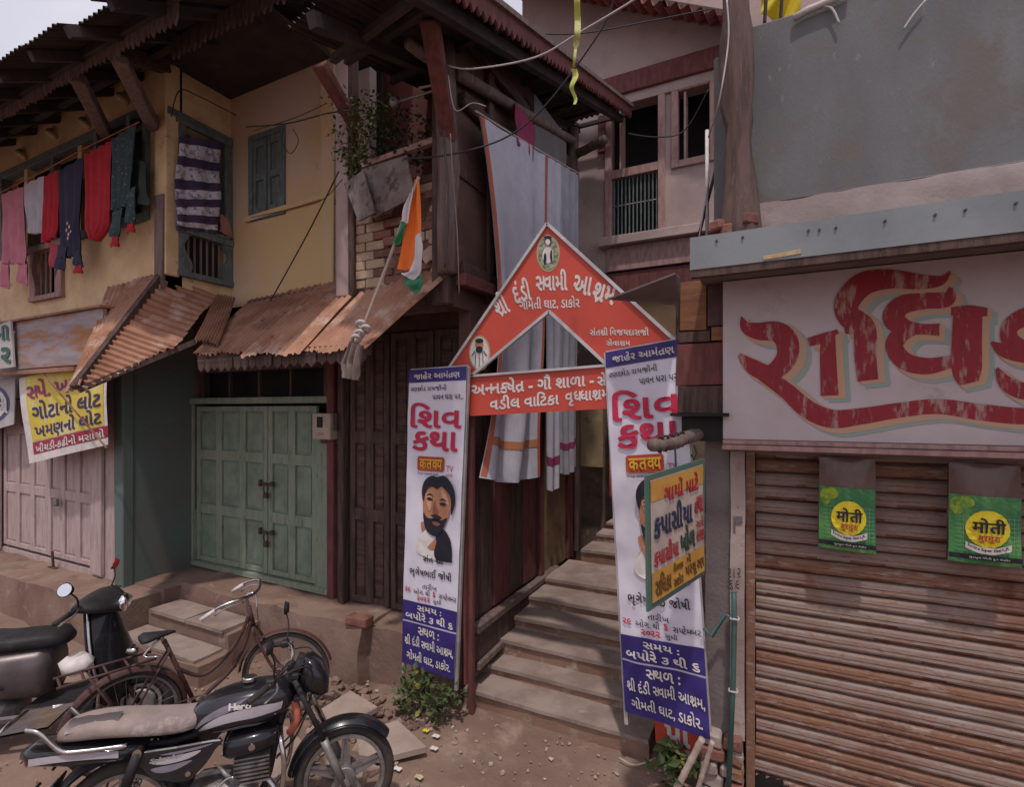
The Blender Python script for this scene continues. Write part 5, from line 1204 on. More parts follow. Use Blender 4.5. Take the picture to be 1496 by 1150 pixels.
# striped blanket over the rail of the return wall window
bk = empty('striped_blanket', PX(290, 338, XC + .14), 'navy and white striped blanket hanging in the corner window', 'blanket')
bfn = px_cloth([(263, 198), (256, 250), (258, 300), (257, 333)], [(324, 208), (321, 260), (322, 300), (319, 340)], X=XC + .10)
m_bw = cloth_mat('blanket_white', (.62, .59, .66), c3=(.20, .18, .26), s3=18, thr3=(.5, .6)); m_bn = cloth_mat('blanket_navy', (.065, .05, .10), c3=(.16, .04, .07), s3=16, thr3=(.58, .66))
edges = [0, .07, .19, .27, .40, .50, .60, .69, .80, .90, .965, 1]
for i in range(len(edges) - 1):
    v0, v1 = edges[i], edges[i + 1] + .002
    cloth('blanket_stripe', lambda u, v, v0=v0, v1=v1: bfn(u, lerp(v0, v1, v)) + Vector((.02 * math.sin(lerp(v0, v1, v) * 9 + u * 3), 0, .02 * math.sin(u * 5) * 0)), [m_bn, m_bw][i % 2], parent=bk, nu=20, nv=4, folds=2.5, amp=.016, top=1, yside=(1, 0, 0))
cloth('orange_rag', px_cloth([(322, 312), (321, 338)], [(332, 318), (343, 350)], X=XC + .06), cloth_mat('salmon_cloth', (.42, .20, .16)), 'small salmon cloth on the rail beside the striped blanket', 'cloth', yside=(1, 0, 0), nu=8, nv=8)
# yellow cloth behind the parapet
b = MB(); b.grid(lambda u, v: PY(1112 + 58 * u, -14 + 42 * v + 8 * math.sin(u * 5) * (1 - v), 3.75) + Vector((0, .05 * math.sin(u * 9 + v * 4), 0)), 14, 10); b.build('yellow_cloth', cloth_mat('yellow_cloth', (.62, .46, .03)), smooth=True, label='bright yellow cloth showing over the grey parapet', cat='cloth')
for px in (1117, 1140):
    b = MB(); b.cyl(PY(px, 32, 3.66), PY(px + 6, -60, 3.66), .012, 6); tag(b.build('parapet_bar', m_wire), 'left thin bar in front of the yellow cloth' if px == 1117 else 'right thin bar in front of the yellow cloth', 'bar')
b = MB(); b.tube([tuple(PY(*p, 3.47)) for p in ((1160, 26), (1180, 14), (1205, 4), (1240, -12))], .02, 6); tag(b.build('frayed_rope', m_wirepale, smooth=True), 'frayed pale rope lying along the grey parapet top', 'rope')
b = MB(); b.tube([tuple(PY(*p, 3.47)) for p in catmull([(1198, 8), (1215, 12), (1226, 34)], 5)], .007, 6); tag(b.build('rope_end', m_wirepale, smooth=True), 'curled loose end of pale rope hanging on the grey wall', 'rope')
b = MB(); b.tube([tuple(PY(*p, 3.47)) for p in catmull([(1352, 0), (1335, 20), (1320, 42)], 5)], .006, 6); tag(b.build('rope_end', m_wirepale, smooth=True), 'straight pale string hanging down the grey wall', 'rope')

# =================================================================== FLAG
fg = empty('national_flag', PY(527, 492, 2.94), 'saffron white and green flag on a wooden stick over the rusty awning', 'flag')
fb_, ft = PY(526, 490, 2.93), PY(612, 258, 2.9)
b = MB(); b.tube([fb_, lerp(fb_, ft, .5) + Vector((.01, 0, 0)), ft], .012, 8); b.build('flag_stick', m_bamboo, fg)
bands = (('saffron_stripe', (.80, .17, .02)), ('white_stripe', (.62, .58, .60)), ('green_stripe', (.035, .20, .10)))
def qp(px, py, dy=0): return PY(px, py, 2.9 + dy)
F_ = [  # the cloth hangs from the upper stick in three gathers
 ('saffron_stripe', [(612, 258), (614, 300), (617, 350), (606, 394)], [(607, 262), (598, 310), (590, 350), (582, 394)], .0),
 ('white_stripe', [(605, 275), (601, 300), (597, 328), (597, 328)], [(600, 283), (592, 300), (588, 322), (586, 324)], -.02),
 ('green_stripe', [(596, 327), (592, 340), (586, 355), (584, 359)], [(586, 323), (580, 340), (576, 350), (574, 356)], -.02),
 ('white_stripe', [(614, 335), (617, 360), (616, 395), (606, 412)], [(607, 350), (603, 380), (595, 398), (584, 398)], -.035),
 ('green_stripe', [(616, 398), (616, 412), (612, 424), (604, 431)], [(607, 412), (600, 408), (592, 404), (586, 403)], -.03)]
for k, (nm, L, R, dy) in enumerate(F_):
    c_ = dict(bands)[nm]; m = cloth_mat(nm, c_, rough_=0) if False else mat('flag_' + nm, c_, tuple(x * .85 for x in c_), 6, rough=.6, bump=.1)
    cloth(nm, px_cloth(L, R, Y=2.9 + dy), m, parent=fg, folds=1.2, amp=.018, nu=14, nv=16, sd=k, top=.7)
b = MB()
for k in range(4): b.tube([PY(527 + 7 * math.sin(k * 1.7) + 6 * math.cos(t), 474 + k * 7 + 5 * math.sin(t), 2.86 + .03 * math.sin(t)) for t in [j * math.pi / 5 for j in range(10)]], .014, 6, closed=True)
b.build('knotted_cloth', m_wirepale, fg, smooth=True, kind='stuff')
cloth('rag_tail', px_cloth([(512, 498), (500, 530), (504, 552)], [(528, 505), (526, 530), (522, 556)], Y=2.84), cloth_mat('grey_rag', (.22, .17, .15)), 'dirty grey rag tied under the flag stick', 'rag', folds=3, amp=.03, nu=16, nv=14, top=.8)

# =================================================================== SIGNS AND BANNER ON THE LEFT
b = MB(); b.span(PY(22, 540, 2.9) + Vector((0, 0, 0)), (PY(150, 500, 2.9).x, 2.94, PY(85, 461, 2.9).z), .004); rs = b.build('rusty_panel', mat('rusted_white_sign', (.34, .29, .31), (.27, .22, .235), 2, bump=.2, grain=(1, 8, 5), c3=(.33, .15, .07), s3=1.6, thr3=(.46, .60)), label='blank pale sign panel streaked with orange rust over the pink door', cat='sign')
b = MB(); b.span((PY(-60, 540, 2.9).x, 2.86, PY(85, 461, 2.9).z + .003), (PY(152, 500, 2.9).x, 3.2, PY(85, 461, 2.9).z + .03), .004); b.span((PY(-60, 540, 2.9).x, 2.88, PY(22, 542, 2.9).z - .05), (PY(110, 500, 2.9).x, 2.93, PY(22, 542, 2.9).z - .003), .003)
tag(b.build('sign_frame', m_rust2, bevel=.004), 'rusty angle iron frame around the blank sign panel', 'frame')
m_sw = mat('left_sign_white', (.46, .43, .43), (.40, .36, .36), 3, bump=0); m_swg = ink('left_sign_green', (.03, .12, .09)); m_swb = ink('left_sign_blue', (.06, .07, .18))
ls = empty('white_sign', PY(-10, 538, 2.84), 'white signboard with green letters cut by the left edge', 'sign')
c = [PY(-60, 497, 2.84), PY(15, 468, 2.84), PY(20, 536, 2.84), PY(-60, 548, 2.84)]
b = MB(); b.prism(c, (0, .02, 0)); b.build('sign_plate', m_sw, ls)
lm = flat_map(PY(0, 470, 2.835), PY(18, 468, 2.835), PY(0, 537, 2.835), thick=.003)
letter('ની', lm, (-30, 80, 8, 42), m_swg, ls, .04); letter('ર', lm, (8, 90, 56, 92), m_swg, ls, .05)
lp = empty('round_logo_poster', PY(0, 625, 3.05), 'pale poster with a round blue logo cut by the left edge', 'poster')
c = [PY(-50, 562, 3.05), PY(22, 552, 3.05), PY(20, 620, 3.05), PY(-50, 640, 3.05)]; b = MB(); b.prism(c, (0, .01, 0)); b.build('poster_sheet', m_sw, lp)
on_lp = lambda u, v, l=0: PY(u, v, 3.048 - .002 * l)
patch(ellipse(-10, 590, 24, 27), on_lp, m_swb, lp, layer=1); patch(ellipse(-10, 590, 19, 22), on_lp, m_wtext, lp, layer=2); patch(ellipse(-12, 590, 14, 18), on_lp, m_swb, lp, layer=3)
letter('પોટી', on_lp, (-16, 11, 580, 604), m_wtext, lp, .03, layer=4)
yb = empty('yellow_banner', PY(95, 668, 2.96), 'tilted yellow shop banner with purple Gujarati lettering over the pink door', 'banner')
tl, tr, bl = PY(28, 553, 2.98), PY(158, 527, 2.98), PY(41, 678, 2.98); br = PY(156, 650, 2.98)
def ybm(u, v, l=0): 
    p = lerp(lerp(tl, tr, u / 100), lerp(bl, br, u / 100), v / 100); return p + Vector((0, -.012 * math.sin(u * .06 + v * .05) - .003 * l, 0))
def ybm_(tl, tr, bl, br):
    return lambda u, v, l=0: lerp(lerp(tl, tr, u / 100), lerp(bl, br, u / 100), v / 100) + Vector((0, -.012 * math.sin(u * .06 + v * .05) - .003 * l, 0))
ybm = ybm_(tl.copy(), tr.copy(), bl.copy(), br.copy())
rect_patch(0, 100, 0, 100, ybm, m_wtext, yb, 'banner_sheet', 0, 12, 12)
m_yel = mat('banner_yellow', (.66, .50, .03), (.60, .46, .05), 4, bump=0, rough=.5, c3=(.66, .62, .35), s3=3, thr3=(.5, .64)); m_pur = ink('banner_purple', (.30, .03, .16)); m_vio = ink('banner_violet', (.05, .03, .13)); m_dred = ink('banner_dark_red', (.33, .02, .05))
rect_patch(8, 97, 0, 76, ybm, m_yel, yb, layer=1); rect_patch(8, 100, 77, 91, ybm, m_dred, yb, layer=1)
letter('~સપે. ખાસ', ybm, (10, 78, 5, 28), m_pur, yb, .03, layer=2); letter('ગોટાનો લોટ', ybm, (13, 95, 30, 53), m_vio, yb, .03, layer=2); letter('ખમણનો લોટ', ybm, (13, 95, 54, 76), m_vio, yb, .03, layer=2)
letter('ખીચડી-કઢીનો મસાલો', ybm, (12, 97, 79, 90), m_wtext, yb, .03, layer=2)
b = MB(); b.beam(PY(62, 545, 2.9), PY(156, 655, 2.9), .014, .014); tag(b.build('slanting_rod', m_rust2), 'thin rusty rod slanting across the yellow banner', 'rod')

# meter box
mt = empty('electric_meter_box', PY(474, 640, 3.8), 'cream electricity meter box on the right edge of the green door', 'meter box')
a = PY(456, 604, 3.80); c = PY(482, 643, 3.80)
b = MB(); b.span((a.x, 3.80, c.z), (c.x, 3.93, a.z)); b.build('box_body', mat('meter_cream', (.42, .33, .25), (.36, .28, .21), 8, bump=.1), mt, bevel=.01)
b = MB(); p = PY(467, 617, 3.795); b.box(p, (.075, .012, .11)); b.build('meter_window', m_darkhole, mt, bevel=.003)
b = MB(); b.box(PY(467, 634, 3.797), (.09, .004, .03)); b.build('meter_label', m_pinkwood, mt)
b = MB(); b.span((a.x - .02, 3.93, c.z - .05), (c.x + .06, YB - .005, c.z + .0)); b.span((c.x + .002, 3.84, c.z + .1), (c.x + .05, 3.9, a.z)); b.build('mounting_board', m_wood, mt)

# tin sheets hanging from the balcony
sc_m = mat('lichened_tin', (.26, .22, .215), (.17, .13, .12), 4, thr=(.4, .6), bump=.4, c3=(.09, .06, .05), s3=9, thr3=(.52, .62))
def slab_px(name, pts, Y, m, label, cat, t=.02, dY=None):
    P = [PY(p[0], p[1], Y if dY is None else Y + dY[i]) for i, p in enumerate(pts)]
    b = MB(); b.prism(P, (0, t, 0)); return tag(b.build(name, m, bevel=.002), label, cat)
slab_px('tin_sheet', [(502, 268), (530, 248), (548, 310), (523, 323)], 3.33, sc_m, 'smaller folded tin sheet at the left under the balcony', 'sheet', dY=[.1, 0, 0, .06])
slab_px('tin_sheet', [(530, 246), (594, 226), (606, 286), (545, 318)], 3.38, sc_m, 'larger stained tin sheet hanging under the balcony plants', 'sheet')

# =================================================================== PLANTS
def leaf_cloud(pts, n, size, m, parent, name='foliage', flat=.5, seed=1):
    rg = random.Random(seed); V = []; F = []
    for i in range(n):
        c, r = pts[rg.randrange(len(pts))]
        d = Vector((rg.gauss(0, 1), rg.gauss(0, 1), rg.gauss(0, 1))) * (r * .5); p = c + d; s = size * rg.uniform(.5, 1.4)
        a = Vector((rg.uniform(-1, 1), rg.uniform(-1, 1), rg.uniform(-1, .4))).normalized(); t = a.cross(Vector((rg.uniform(-1, 1), rg.uniform(-1, 1), 1))).normalized(); nn = a.cross(t)
        k = len(V); V += [p, p + a * s * .5 + t * s * .28 + nn * s * .06, p + a * s, p + a * s * .5 - t * s * .28 + nn * s * .06]; F += [(k, k + 1, k + 2), (k, k + 2, k + 3)]
    return mesh_object(name, V, F, m, parent)
def plant(name, base, clumps, n, size, m, label, seed, stems=7):
    r = empty(name, base, label, 'plant')
    leaf_cloud(clumps, n, size, m, r, seed=seed)
    b = MB(); rg = random.Random(seed + 99)
    for k in range(stems):
        c = clumps[k % len(clumps)][0]; mid = lerp(Vector(base), c, .5) + Vector((rg.uniform(-.05, .05), rg.uniform(-.05, .05), 0)); b.tube([Vector(base), mid, c], [.006, .005, .003], 5)
    b.build('stems', m_twig, r, kind='stuff')
    return r
cl = [(PY(px, py, YY), r) for px, py, YY, r in ((510, 165, 3.4, .18), (530, 175, 3.35, .2), (548, 185, 3.35, .2), (520, 195, 3.4, .16), (560, 170, 3.45, .16), (505, 215, 3.42, .12), (540, 165, 3.5, .2))]
plant('balcony_creeper', PY(525, 235, 3.4), cl, 760, .04, m_leaf, 'leafy yellow green creeper over the left of the balcony rail', 3)
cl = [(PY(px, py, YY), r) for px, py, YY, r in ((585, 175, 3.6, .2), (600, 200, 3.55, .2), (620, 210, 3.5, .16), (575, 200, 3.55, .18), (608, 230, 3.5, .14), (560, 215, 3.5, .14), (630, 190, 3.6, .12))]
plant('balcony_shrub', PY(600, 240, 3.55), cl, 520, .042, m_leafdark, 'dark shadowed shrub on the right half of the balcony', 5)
cl = [(PY(px, py, YY), r) for px, py, YY, r in ((515, 235, 3.4, .1), (535, 225, 3.36, .08), (520, 250, 3.4, .06))]
plant('balcony_trailer', PY(520, 225, 3.4), cl, 160, .05, m_leaf, 'sparse trailing leaves at the lower left of the balcony', 6, 4)
cl = [(PY(px, py, YY), r) for px, py, YY, r in ((610, 1000, 3.35, .14), (625, 1012, 3.3, .15), (600, 1022, 3.3, .13), (645, 1015, 3.35, .10), (615, 985, 3.4, .10), (640, 1030, 3.3, .09), (596, 1002, 3.35, .1))]
plant('weed_clump', PZ(618, 1040, 0), cl, 420, .055, m_leaf, 'green weeds growing at the foot of the left banner', 7)
cl = [(PY(px, py, YY), r) for px, py, YY, r in ((655, 1012, 3.4, .06), (668, 1018, 3.4, .05))]
plant('weed_sprig', PZ(660, 1030, 0), cl, 60, .045, m_leaf, 'small sprig of weeds right of the bigger weed clump', 8, 3)
cl = [(PY(px, py, YY), r) for px, py, YY, r in ((990, 1108, 3.45, .10), (982, 1125, 3.4, .10), (1000, 1118, 3.4, .08), (978, 1100, 3.5, .05))]
plant('weed_clump', PZ(988, 1140, 0), cl, 110, .085, m_leaf, 'broad leaved green weed beside the bamboo sticks', 9, 5)
# things on the balcony
b = MB(); p = PY(577, 150, 3.55); b.loftz([(p + Vector((0, 0, -.04)), .03, .03), (p, .05, .05), (p + Vector((0, 0, .05)), .035, .035)], 10); b.tube([p + Vector((.02, 0, 0)), PY(640, 130, 3.55)], .012, 6); tag(b.build('hanging_pot', m_alu, smooth=True), 'small pale tin pot on a stick over the balcony plants', 'pot')
b = MB(); b.tube([PY(612, 128, 3.5), PY(645, 122, 3.5)], .01, 6); tag(b.build('twig', m_bamboo), 'thin pale stick across the balcony opening', 'stick')

# =================================================================== GROUND CLUTTER
def slab(pts, z0_, z1_, label, sd):
    P = [PZ(px, py, z) for px, py, z in pts]; top = [Vector((p.x, p.y, p.z)) for p in P]
    b = MB(); b.prism(top, (0, 0, -.055)); o = b.build('stone_slab', mat('pale_slab', (.38, .29, .25), (.30, .225, .19), 3, bump=.5, c3=(.20, .12, .09), s3=5, thr3=(.6, .72)), bevel=.008); tag(o, label, 'slab', 'loose stone slabs on the ground'); return o
slab([(462, 1040, .10), (512, 1008, .10), (552, 1032, .09), (520, 1050, .10), (480, 1060, .10)], 0, 0, 'pale stone slab behind the front wheel, nearest the plinth', 1)
slab([(520, 1068, .10), (582, 1052, .11), (624, 1090, .09), (560, 1106, .08), (524, 1102, .08)], 0, 0, 'larger cracked stone slab right of the front wheel', 2)
slab([(352, 1075, .05), (420, 1060, .05), (445, 1085, .04), (430, 1130, .03), (370, 1140, .03)], 0, 0, 'flat broken slab behind the motorcycle engine', 3)
def pebbles(name, region, n, smin, smax, m, seed, label, cat):
    rg = random.Random(seed); b = MB()
    for i in range(n):
        x = rg.uniform(region[0], region[1]); y = rg.uniform(region[2], region[3]); s = rg.uniform(smin, smax)
        R = Matrix.Rotation(rg.uniform(0, 3), 3, 'Z') @ Matrix.Rotation(rg.uniform(-.5, .5), 3, 'X')
        b.box((x, y, s * .2 + .02 * mnoise.noise(Vector((x * .7, y * .7, 0)))), (s, s * rg.uniform(.5, .9), s * rg.uniform(.35, .7)), R, jit=s * .15)
    o = b.build(name, m); o.modifiers.new('bevel', 'BEVEL').width = .003; tag(o, label, cat, kind='stuff')
pebbles('rubble', (-4.2, -2.4, 2.95, 3.45), 130, .015, .07, m_plinth, 1, 'small rubble and grit along the foot of the plinth', 'rubble')
pebbles('gravel', (-5, 0, 1.2, 3.6), 500, .006, .022, m_stone, 2, 'scattered grit and small stones over the dirt street', 'gravel')
pebbles('gravel', (-3.9, -2.6, 1.0, 2.6), 160, .012, .04, m_stone, 4, 'coarser stones around and under the motorcycle', 'gravel')
pebbles('ground_chips', (-5.5, -.4, 1.2, 3.55), 420, .008, .03, mat('pale_chips', (.45, .36, .32), (.35, .2, .13), 20), 9, 'pale chips, husks and paper crumbs strewn over the dirt street', 'litter')
pebbles('rubble', (-3.3, -2.3, 2.5, 3.3), 60, .03, .10, mat('pale_rubble', (.34, .25, .21), (.24, .15, .12), 6, bump=.5), 11, 'paler broken stones around the loose slabs', 'rubble')
rg = random.Random(4)
LIT = [((1078, 637), m_wtext, 'white paper scrap on the dirt right of the larger slab'), ((1126, 581), m_wtext, 'crumpled white scrap just below the larger slab'), ((1138, 612), cloth_mat('litter_mixed', (.55, .45, .3)), 'white and red torn packet nearest the bottom of the photo'), ((1070, 622), m_pyel, 'tiny yellow flower litter beside the slab'), ((1096, 634), m_wtext, 'small folded white wrapper below the yellow litter')]
for (py, px), m, lb in LIT:
    p = PZ(px, py, .012); b = MB(); n_ = 7; s = .035 if m is not m_pyel else .03
    b.grid(lambda u, v: p + Vector(((u - .5) * s * 1.6, (v - .5) * s, .012 + .012 * mnoise.noise(Vector((u * 4 + px, v * 4, 0))))), 5, 4); b.build('litter', m, label=lb, cat='litter')
b = MB(); P = catmull([tuple(PZ(*p)) for p in ((905, 1108, .03), (925, 1118, .02), (945, 1114, .04), (958, 1108, .03))], 5); b.tube(P, .006, 5); tag(b.build('twig', m_bamboo), 'thin pale twig on the ground at the corner of the lowest step', 'twig')

# =================================================================== VEHICLES  (built in their own frame: x forward, z up; then set down)
def local_root(name, label, cat):
    r = empty(name, (0, 0, 0), label, cat); return r
def place(r, loc, ang, lean=0):
    r.location = loc; r.rotation_euler = (lean, 0, ang)
def ring(c, R0, prof, n=40, ax='y'):
    """lathe a closed profile [(radius offset, y offset)] about the wheel axis"""
    b = MB(); c = Vector(c); k = len(prof); v = []
    for i in range(n):
        t = 2 * math.pi * i / n
        for (dr, dy) in prof: v.append(c + Vector(((R0 + dr) * math.cos(t), dy, (R0 + dr) * math.sin(t))))
    f = [(i * k + j, ((i + 1) % n) * k + j, ((i + 1) % n) * k + (j + 1) % k, i * k + (j + 1) % k) for i in range(n) for j in range(k)]
    return b.add(v, f)
def tyre(c, R0, w_, parent, ht=None, m=None):
    ht = ht or w_ * .9
    P = [(-ht + ht / 2 * (1 + math.cos(t)), w_ / 2 * math.sin(t)) for t in [2 * math.pi * k / 12 for k in range(12)]]
    return ring(c, R0, P).build('tyre', m or m_rubber, parent, smooth=True)
def rim(c, R0, w_, parent, m, th=.022):
    P = [(0, -w_ / 2), (-th, -w_ / 2), (-th * 1.3, 0), (-th, w_ / 2), (0, w_ / 2), (-th * .4, 0)]
    return ring(c, R0, P).build('rim', m, parent, smooth=False)
def fender(c, R0, w_, a0, a1, parent, m, th=.012, n=20, name='fender', flare=0):
    b = MB(); c = Vector(c)
    def fn(u, v):
        a = math.radians(lerp(a0, a1, u)); y = (v - .5) * w_; r = R0 - .03 * (abs(2 * v - 1) ** 2.5) ; return c + Vector((r * math.cos(a), y, r * math.sin(a)))
    b.grid(fn, n, 8); b.grid(lambda u, v: fn(u, v) * 1 - (fn(u, v) - c).normalized() * th, n, 8)
    return b.build(name, m, parent, smooth=True)
m_tank = mat('tank_paint', (.018, .017, .021), (.015, .014, .018), 8, rough=.22, bump=0, coat=.6, local=True)
m_decal = mat('grey_violet_decal', (.21, .19, .23), (.13, .115, .15), 5, rough=.35, bump=0, local=True, coat=.3)
m_decal2 = mat('pale_decal', (.42, .39, .42), (.35, .32, .35), 5, rough=.35, bump=0, local=True)

def motorcycle():
    r = local_root('motorcycle', 'black and grey motorcycle parked across the bottom left with torn pale seat cover', 'motorcycle')
    WB = 1.19; fz = .3
    T = lambda a, rad, m, nm, n=8, par=r, sm=True, cm=0: (lambda b: b.build(nm, m, par, smooth=sm))(MB().tube(catmull(a, cm) if cm else a, rad, n))
    for hx, ww, nm in ((0, .085, 'rear_wheel'), (WB, .075, 'front_wheel')):
        hb = MB(); hb.cyl((hx, -.05, fz), (hx, .05, fz), .062, 20); hb.cyl((hx, -.085, fz), (hx, .085, fz), .02, 10)
        hub = hb.build(nm, m_alloy, r, smooth=False, bevel=.004)
        tyre((hx, 0, fz), .302, ww, hub); rim((hx, 0, fz), .242, ww * .75, hub, m_alloy)
        for k in range(5):
            t = 2 * math.pi * k / 5 + .3; d = Vector((math.cos(t), 0, math.sin(t))); q = Vector((-math.sin(t), 0, math.cos(t)))
            b = MB()
            for s_ in (-1, 1): b.beam(Vector((hx, 0, fz)) + d * .05 + q * .025 * s_, Vector((hx, 0, fz)) + d * .225 + q * .012 * s_, .03, .014, up=q)
            b.beam(Vector((hx, 0, fz)) + d * .05, Vector((hx, 0, fz)) + d * .225, .012, .035, up=q); b.build('spoke', m_alloy, hub)
        b = MB(); b.cyl((hx, .045, fz), (hx, .056, fz), .075, 20); b.build('brake_drum', m_engine, hub)
    # fork, fenders
    top = Vector((.90, 0, .93)); ax = Vector((WB, 0, fz))
    for s_ in (-1, 1):
        o = Vector((0, .09 * s_, 0)); low = lerp(ax, top, .42)
        b = MB(); b.cyl(ax + o + Vector((0, 0, -.02)), low + o, .024, 12); b.build('fork_slider', m_alloy, r, smooth=True)
        b = MB(); b.cyl(low + o, top + o, .016, 12); b.build('fork_tube', m_blackmatt if s_ < 0 else m_chrome, r, smooth=True)
        b = MB(); b.cyl(ax + o + Vector((0, .02 * s_, 0)), ax + o - Vector((0, .02 * s_, 0)), .03, 10); b.build('axle_nut', m_engine, r)
    fender((WB, 0, fz), .345, .125, 38, 168, r, m_black)
    fender((0, 0, fz), .375, .15, 20, 165, r, m_blackmatt); 
    b = MB(); b.beam((-.30, 0, .56), (-.43, 0, .26), .14, .012, up=(1, 0, 0)); b.build('mud_flap', m_blackmatt, r, bevel=.004)
    b = MB(); b.beam((-.345, 0, .52), (-.385, 0, .40), .17, .01, up=(1, 0, 0)); b.build('number_plate', m_alu, r, bevel=.003)
    # frame
    T([(.88, 0, .9), (.80, 0, .62), (.70, 0, .28), (.45, 0, .22), (.25, 0, .25)], .02, m_blackmatt, 'frame', cm=5)
    T([(.88, 0, .86), (.55, 0, .74), (.3, 0, .66), (.1, 0, .66), (-.3, 0, .70)], .018, m_blackmatt, 'frame', cm=5)
    for s_ in (-1, 1): T([(.15, .11 * s_, .66), (.25, .12 * s_, .45), (.22, .1 * s_, .28), (0, .1 * s_, .3)], .014, m_blackmatt, 'swingarm', cm=4)
    # crash guard
    for s_ in (-1, 1): T([(.82, .05 * s_, .66), (.84, .17 * s_, .64), (.86, .2 * s_, .50), (.82, .19 * s_, .30), (.72, .05 * s_, .24)], .0145, m_chrome, 'crash_guard', cm=6)
    # tank
    S = [((.33, 0, .765), .05, .05), ((.38, 0, .78), .09, .075), ((.46, 0, .79), .125, .098), ((.58, 0, .80), .14, .115), ((.70, 0, .81), .14, .115), ((.80, 0, .82), .125, .098), ((.87, 0, .825), .09, .07), ((.90, 0, .825), .04, .04)]
    tk = MB(); tk.loft(S, 28, 2.7); tank = tk.build('fuel_tank', m_tank, r, smooth=True); ss_ = tank.modifiers.new('s', 'SUBSURF'); ss_.levels = ss_.render_levels = 1
    def tank_side(x, z, d, sd):   # point on the tank flank
        xs = [q[0][0] for q in S]; i = max(0, min(len(S) - 2, next((k for k in range(len(xs) - 1) if xs[k + 1] >= x), len(xs) - 2))); f_ = (x - xs[i]) / (xs[i + 1] - xs[i])
        cz = lerp(S[i][0][2], S[i + 1][0][2], f_); hy = lerp(S[i][1], S[i + 1][1], f_); hz = lerp(S[i][2], S[i + 1][2], f_)
        q = max(0, 1 - min(.999, abs((z - cz) / hz)) ** 2.7) ** (1 / 2.7); return Vector((x, sd * (hy * q * .985 + d), z))
    for sd in (-1, 1):
        def st(P0, P1, nm, m, d=.003, n=24):
            A_ = catmull(P0, 6); B2 = catmull(P1, 6); b = MB(); k = len(A_) - 1
            b.grid(lambda u, v: tank_side(lerp(A_[round(u * k)][0], B2[round(u * k)][0], v), lerp(A_[round(u * k)][1], B2[round(u * k)][1], v), d, sd), k, 6); b.build(nm, m, tank, smooth=True)
        st([(.37, .74), (.42, .80), (.50, .845), (.60, .872), (.66, .885)], [(.38, .735), (.42, .77), (.47, .795), (.53, .815), (.57, .83)], 'tank_stripe', m_decal)
        st([(.385, .725), (.46, .785), (.56, .82), (.70, .835), (.84, .83)], [(.395, .72), (.47, .75), (.57, .77), (.68, .775), (.83, .79)], 'tank_stripe', m_decal2)
        st([(.42, .705), (.52, .725), (.62, .74), (.72, .735), (.79, .72)], [(.43, .702), (.52, .712), (.62, .722), (.71, .715), (.77, .712)], 'tank_stripe', m_decal)
    letter('Hero', lambda u, v, l=0: tank_side(.555 + u * .12, .868 - v * .034 - u * .004, .007, -1), (0, 1, 0, 1), m_wtext, tank, .05)
    b = MB(); b.cyl((.64, 0, .925), (.64, 0, .95), .04, 18); b.build('filler_cap', m_chrome, r, bevel=.005)
    # seat
    S2 = [((-.30, 0, .80), .075, .02), ((-.26, 0, .805), .10, .045), ((-.12, 0, .815), .12, .052), ((.05, 0, .80), .125, .052), ((.20, 0, .775), .12, .05), ((.32, 0, .765), .105, .05), ((.40, 0, .785), .085, .05), ((.43, 0, .80), .05, .03)]
    stm = MB(); stm.loft(S2, 22, 2.8); stm.v = [p + Vector((0, .006 * mnoise.noise(p * 14), .010 * mnoise.noise(p * 11))) for p in stm.v]
    seat = stm.build('seat', m_seat, r, smooth=True); q_ = seat.modifiers.new('s', 'SUBSURF'); q_.levels = q_.render_levels = 1
    b = MB(); b.grid(lambda u, v: Vector((lerp(-.24, .0, u), lerp(-.105, -.02, v), .866 - .04 * (1 - v) ** 2 + .006 * mnoise.noise(Vector((u * 5, v * 4, 1))))), 10, 5); b.build('torn_cover', m_scooter, seat, smooth=True)
    # tail, rails
    b = MB(); b.loft([((-.46, 0, .72), .045, .02), ((-.40, 0, .72), .10, .05), ((-.2, 0, .70), .125, .055), ((.0, 0, .68), .125, .045), ((.12, 0, .68), .11, .03)], 18, 3); b.build('tail_cowl', m_tank, r, smooth=True)
    for s_ in (-1, 1):
        b = MB(); b.grid(lambda u, v: Vector((lerp(-.38, .02, u), s_ * (.131 + .0 * v), lerp(.70, .735, v) - .03 * u * u + .006)), 8, 2); b.build('tail_stripe', m_decal2, r)
        T([(.06, .135 * s_, .735), (-.15, .14 * s_, .745), (-.24, .14 * s_, .765), (-.33, .14 * s_, .865), (-.40, .12 * s_, .88)], .012, m_chrome, 'grab_rail', cm=5)
    b = MB(); b.grid(lambda u, v: Vector((lerp(-.52, -.30, u), lerp(-.13, .13, v), .875 + .012 * u)), 6, 2); b.grid(lambda u, v: Vector((lerp(-.52, -.30, u), lerp(-.13, .13, v), .865 + .012 * u)), 6, 2); b.build('carrier_plate', m_chrome, r)
    T([(-.52, -.13, .87), (-.53, 0, .875), (-.52, .13, .87)], .011, m_chrome, 'carrier_bar')
    b = MB(); b.loft([((-.45, 0, .70), .03, .02), ((-.43, 0, .705), .065, .045), ((-.36, 0, .71), .075, .05)], 14, 3); b.build('tail_light', m_redlens, r, smooth=True)
    for s_ in (-1, 1):
        T([(-.36, .06 * s_, .58), (-.37, .15 * s_, .575)], .008, m_blackmatt, 'indicator_stalk'); b = MB(); b.tube([(-.41, .17 * s_, .575), (-.38, .17 * s_, .575), (-.34, .17 * s_, .575)], [.022, .03, .014], 10); b.build('turn_signal', m_orange, r, smooth=True)
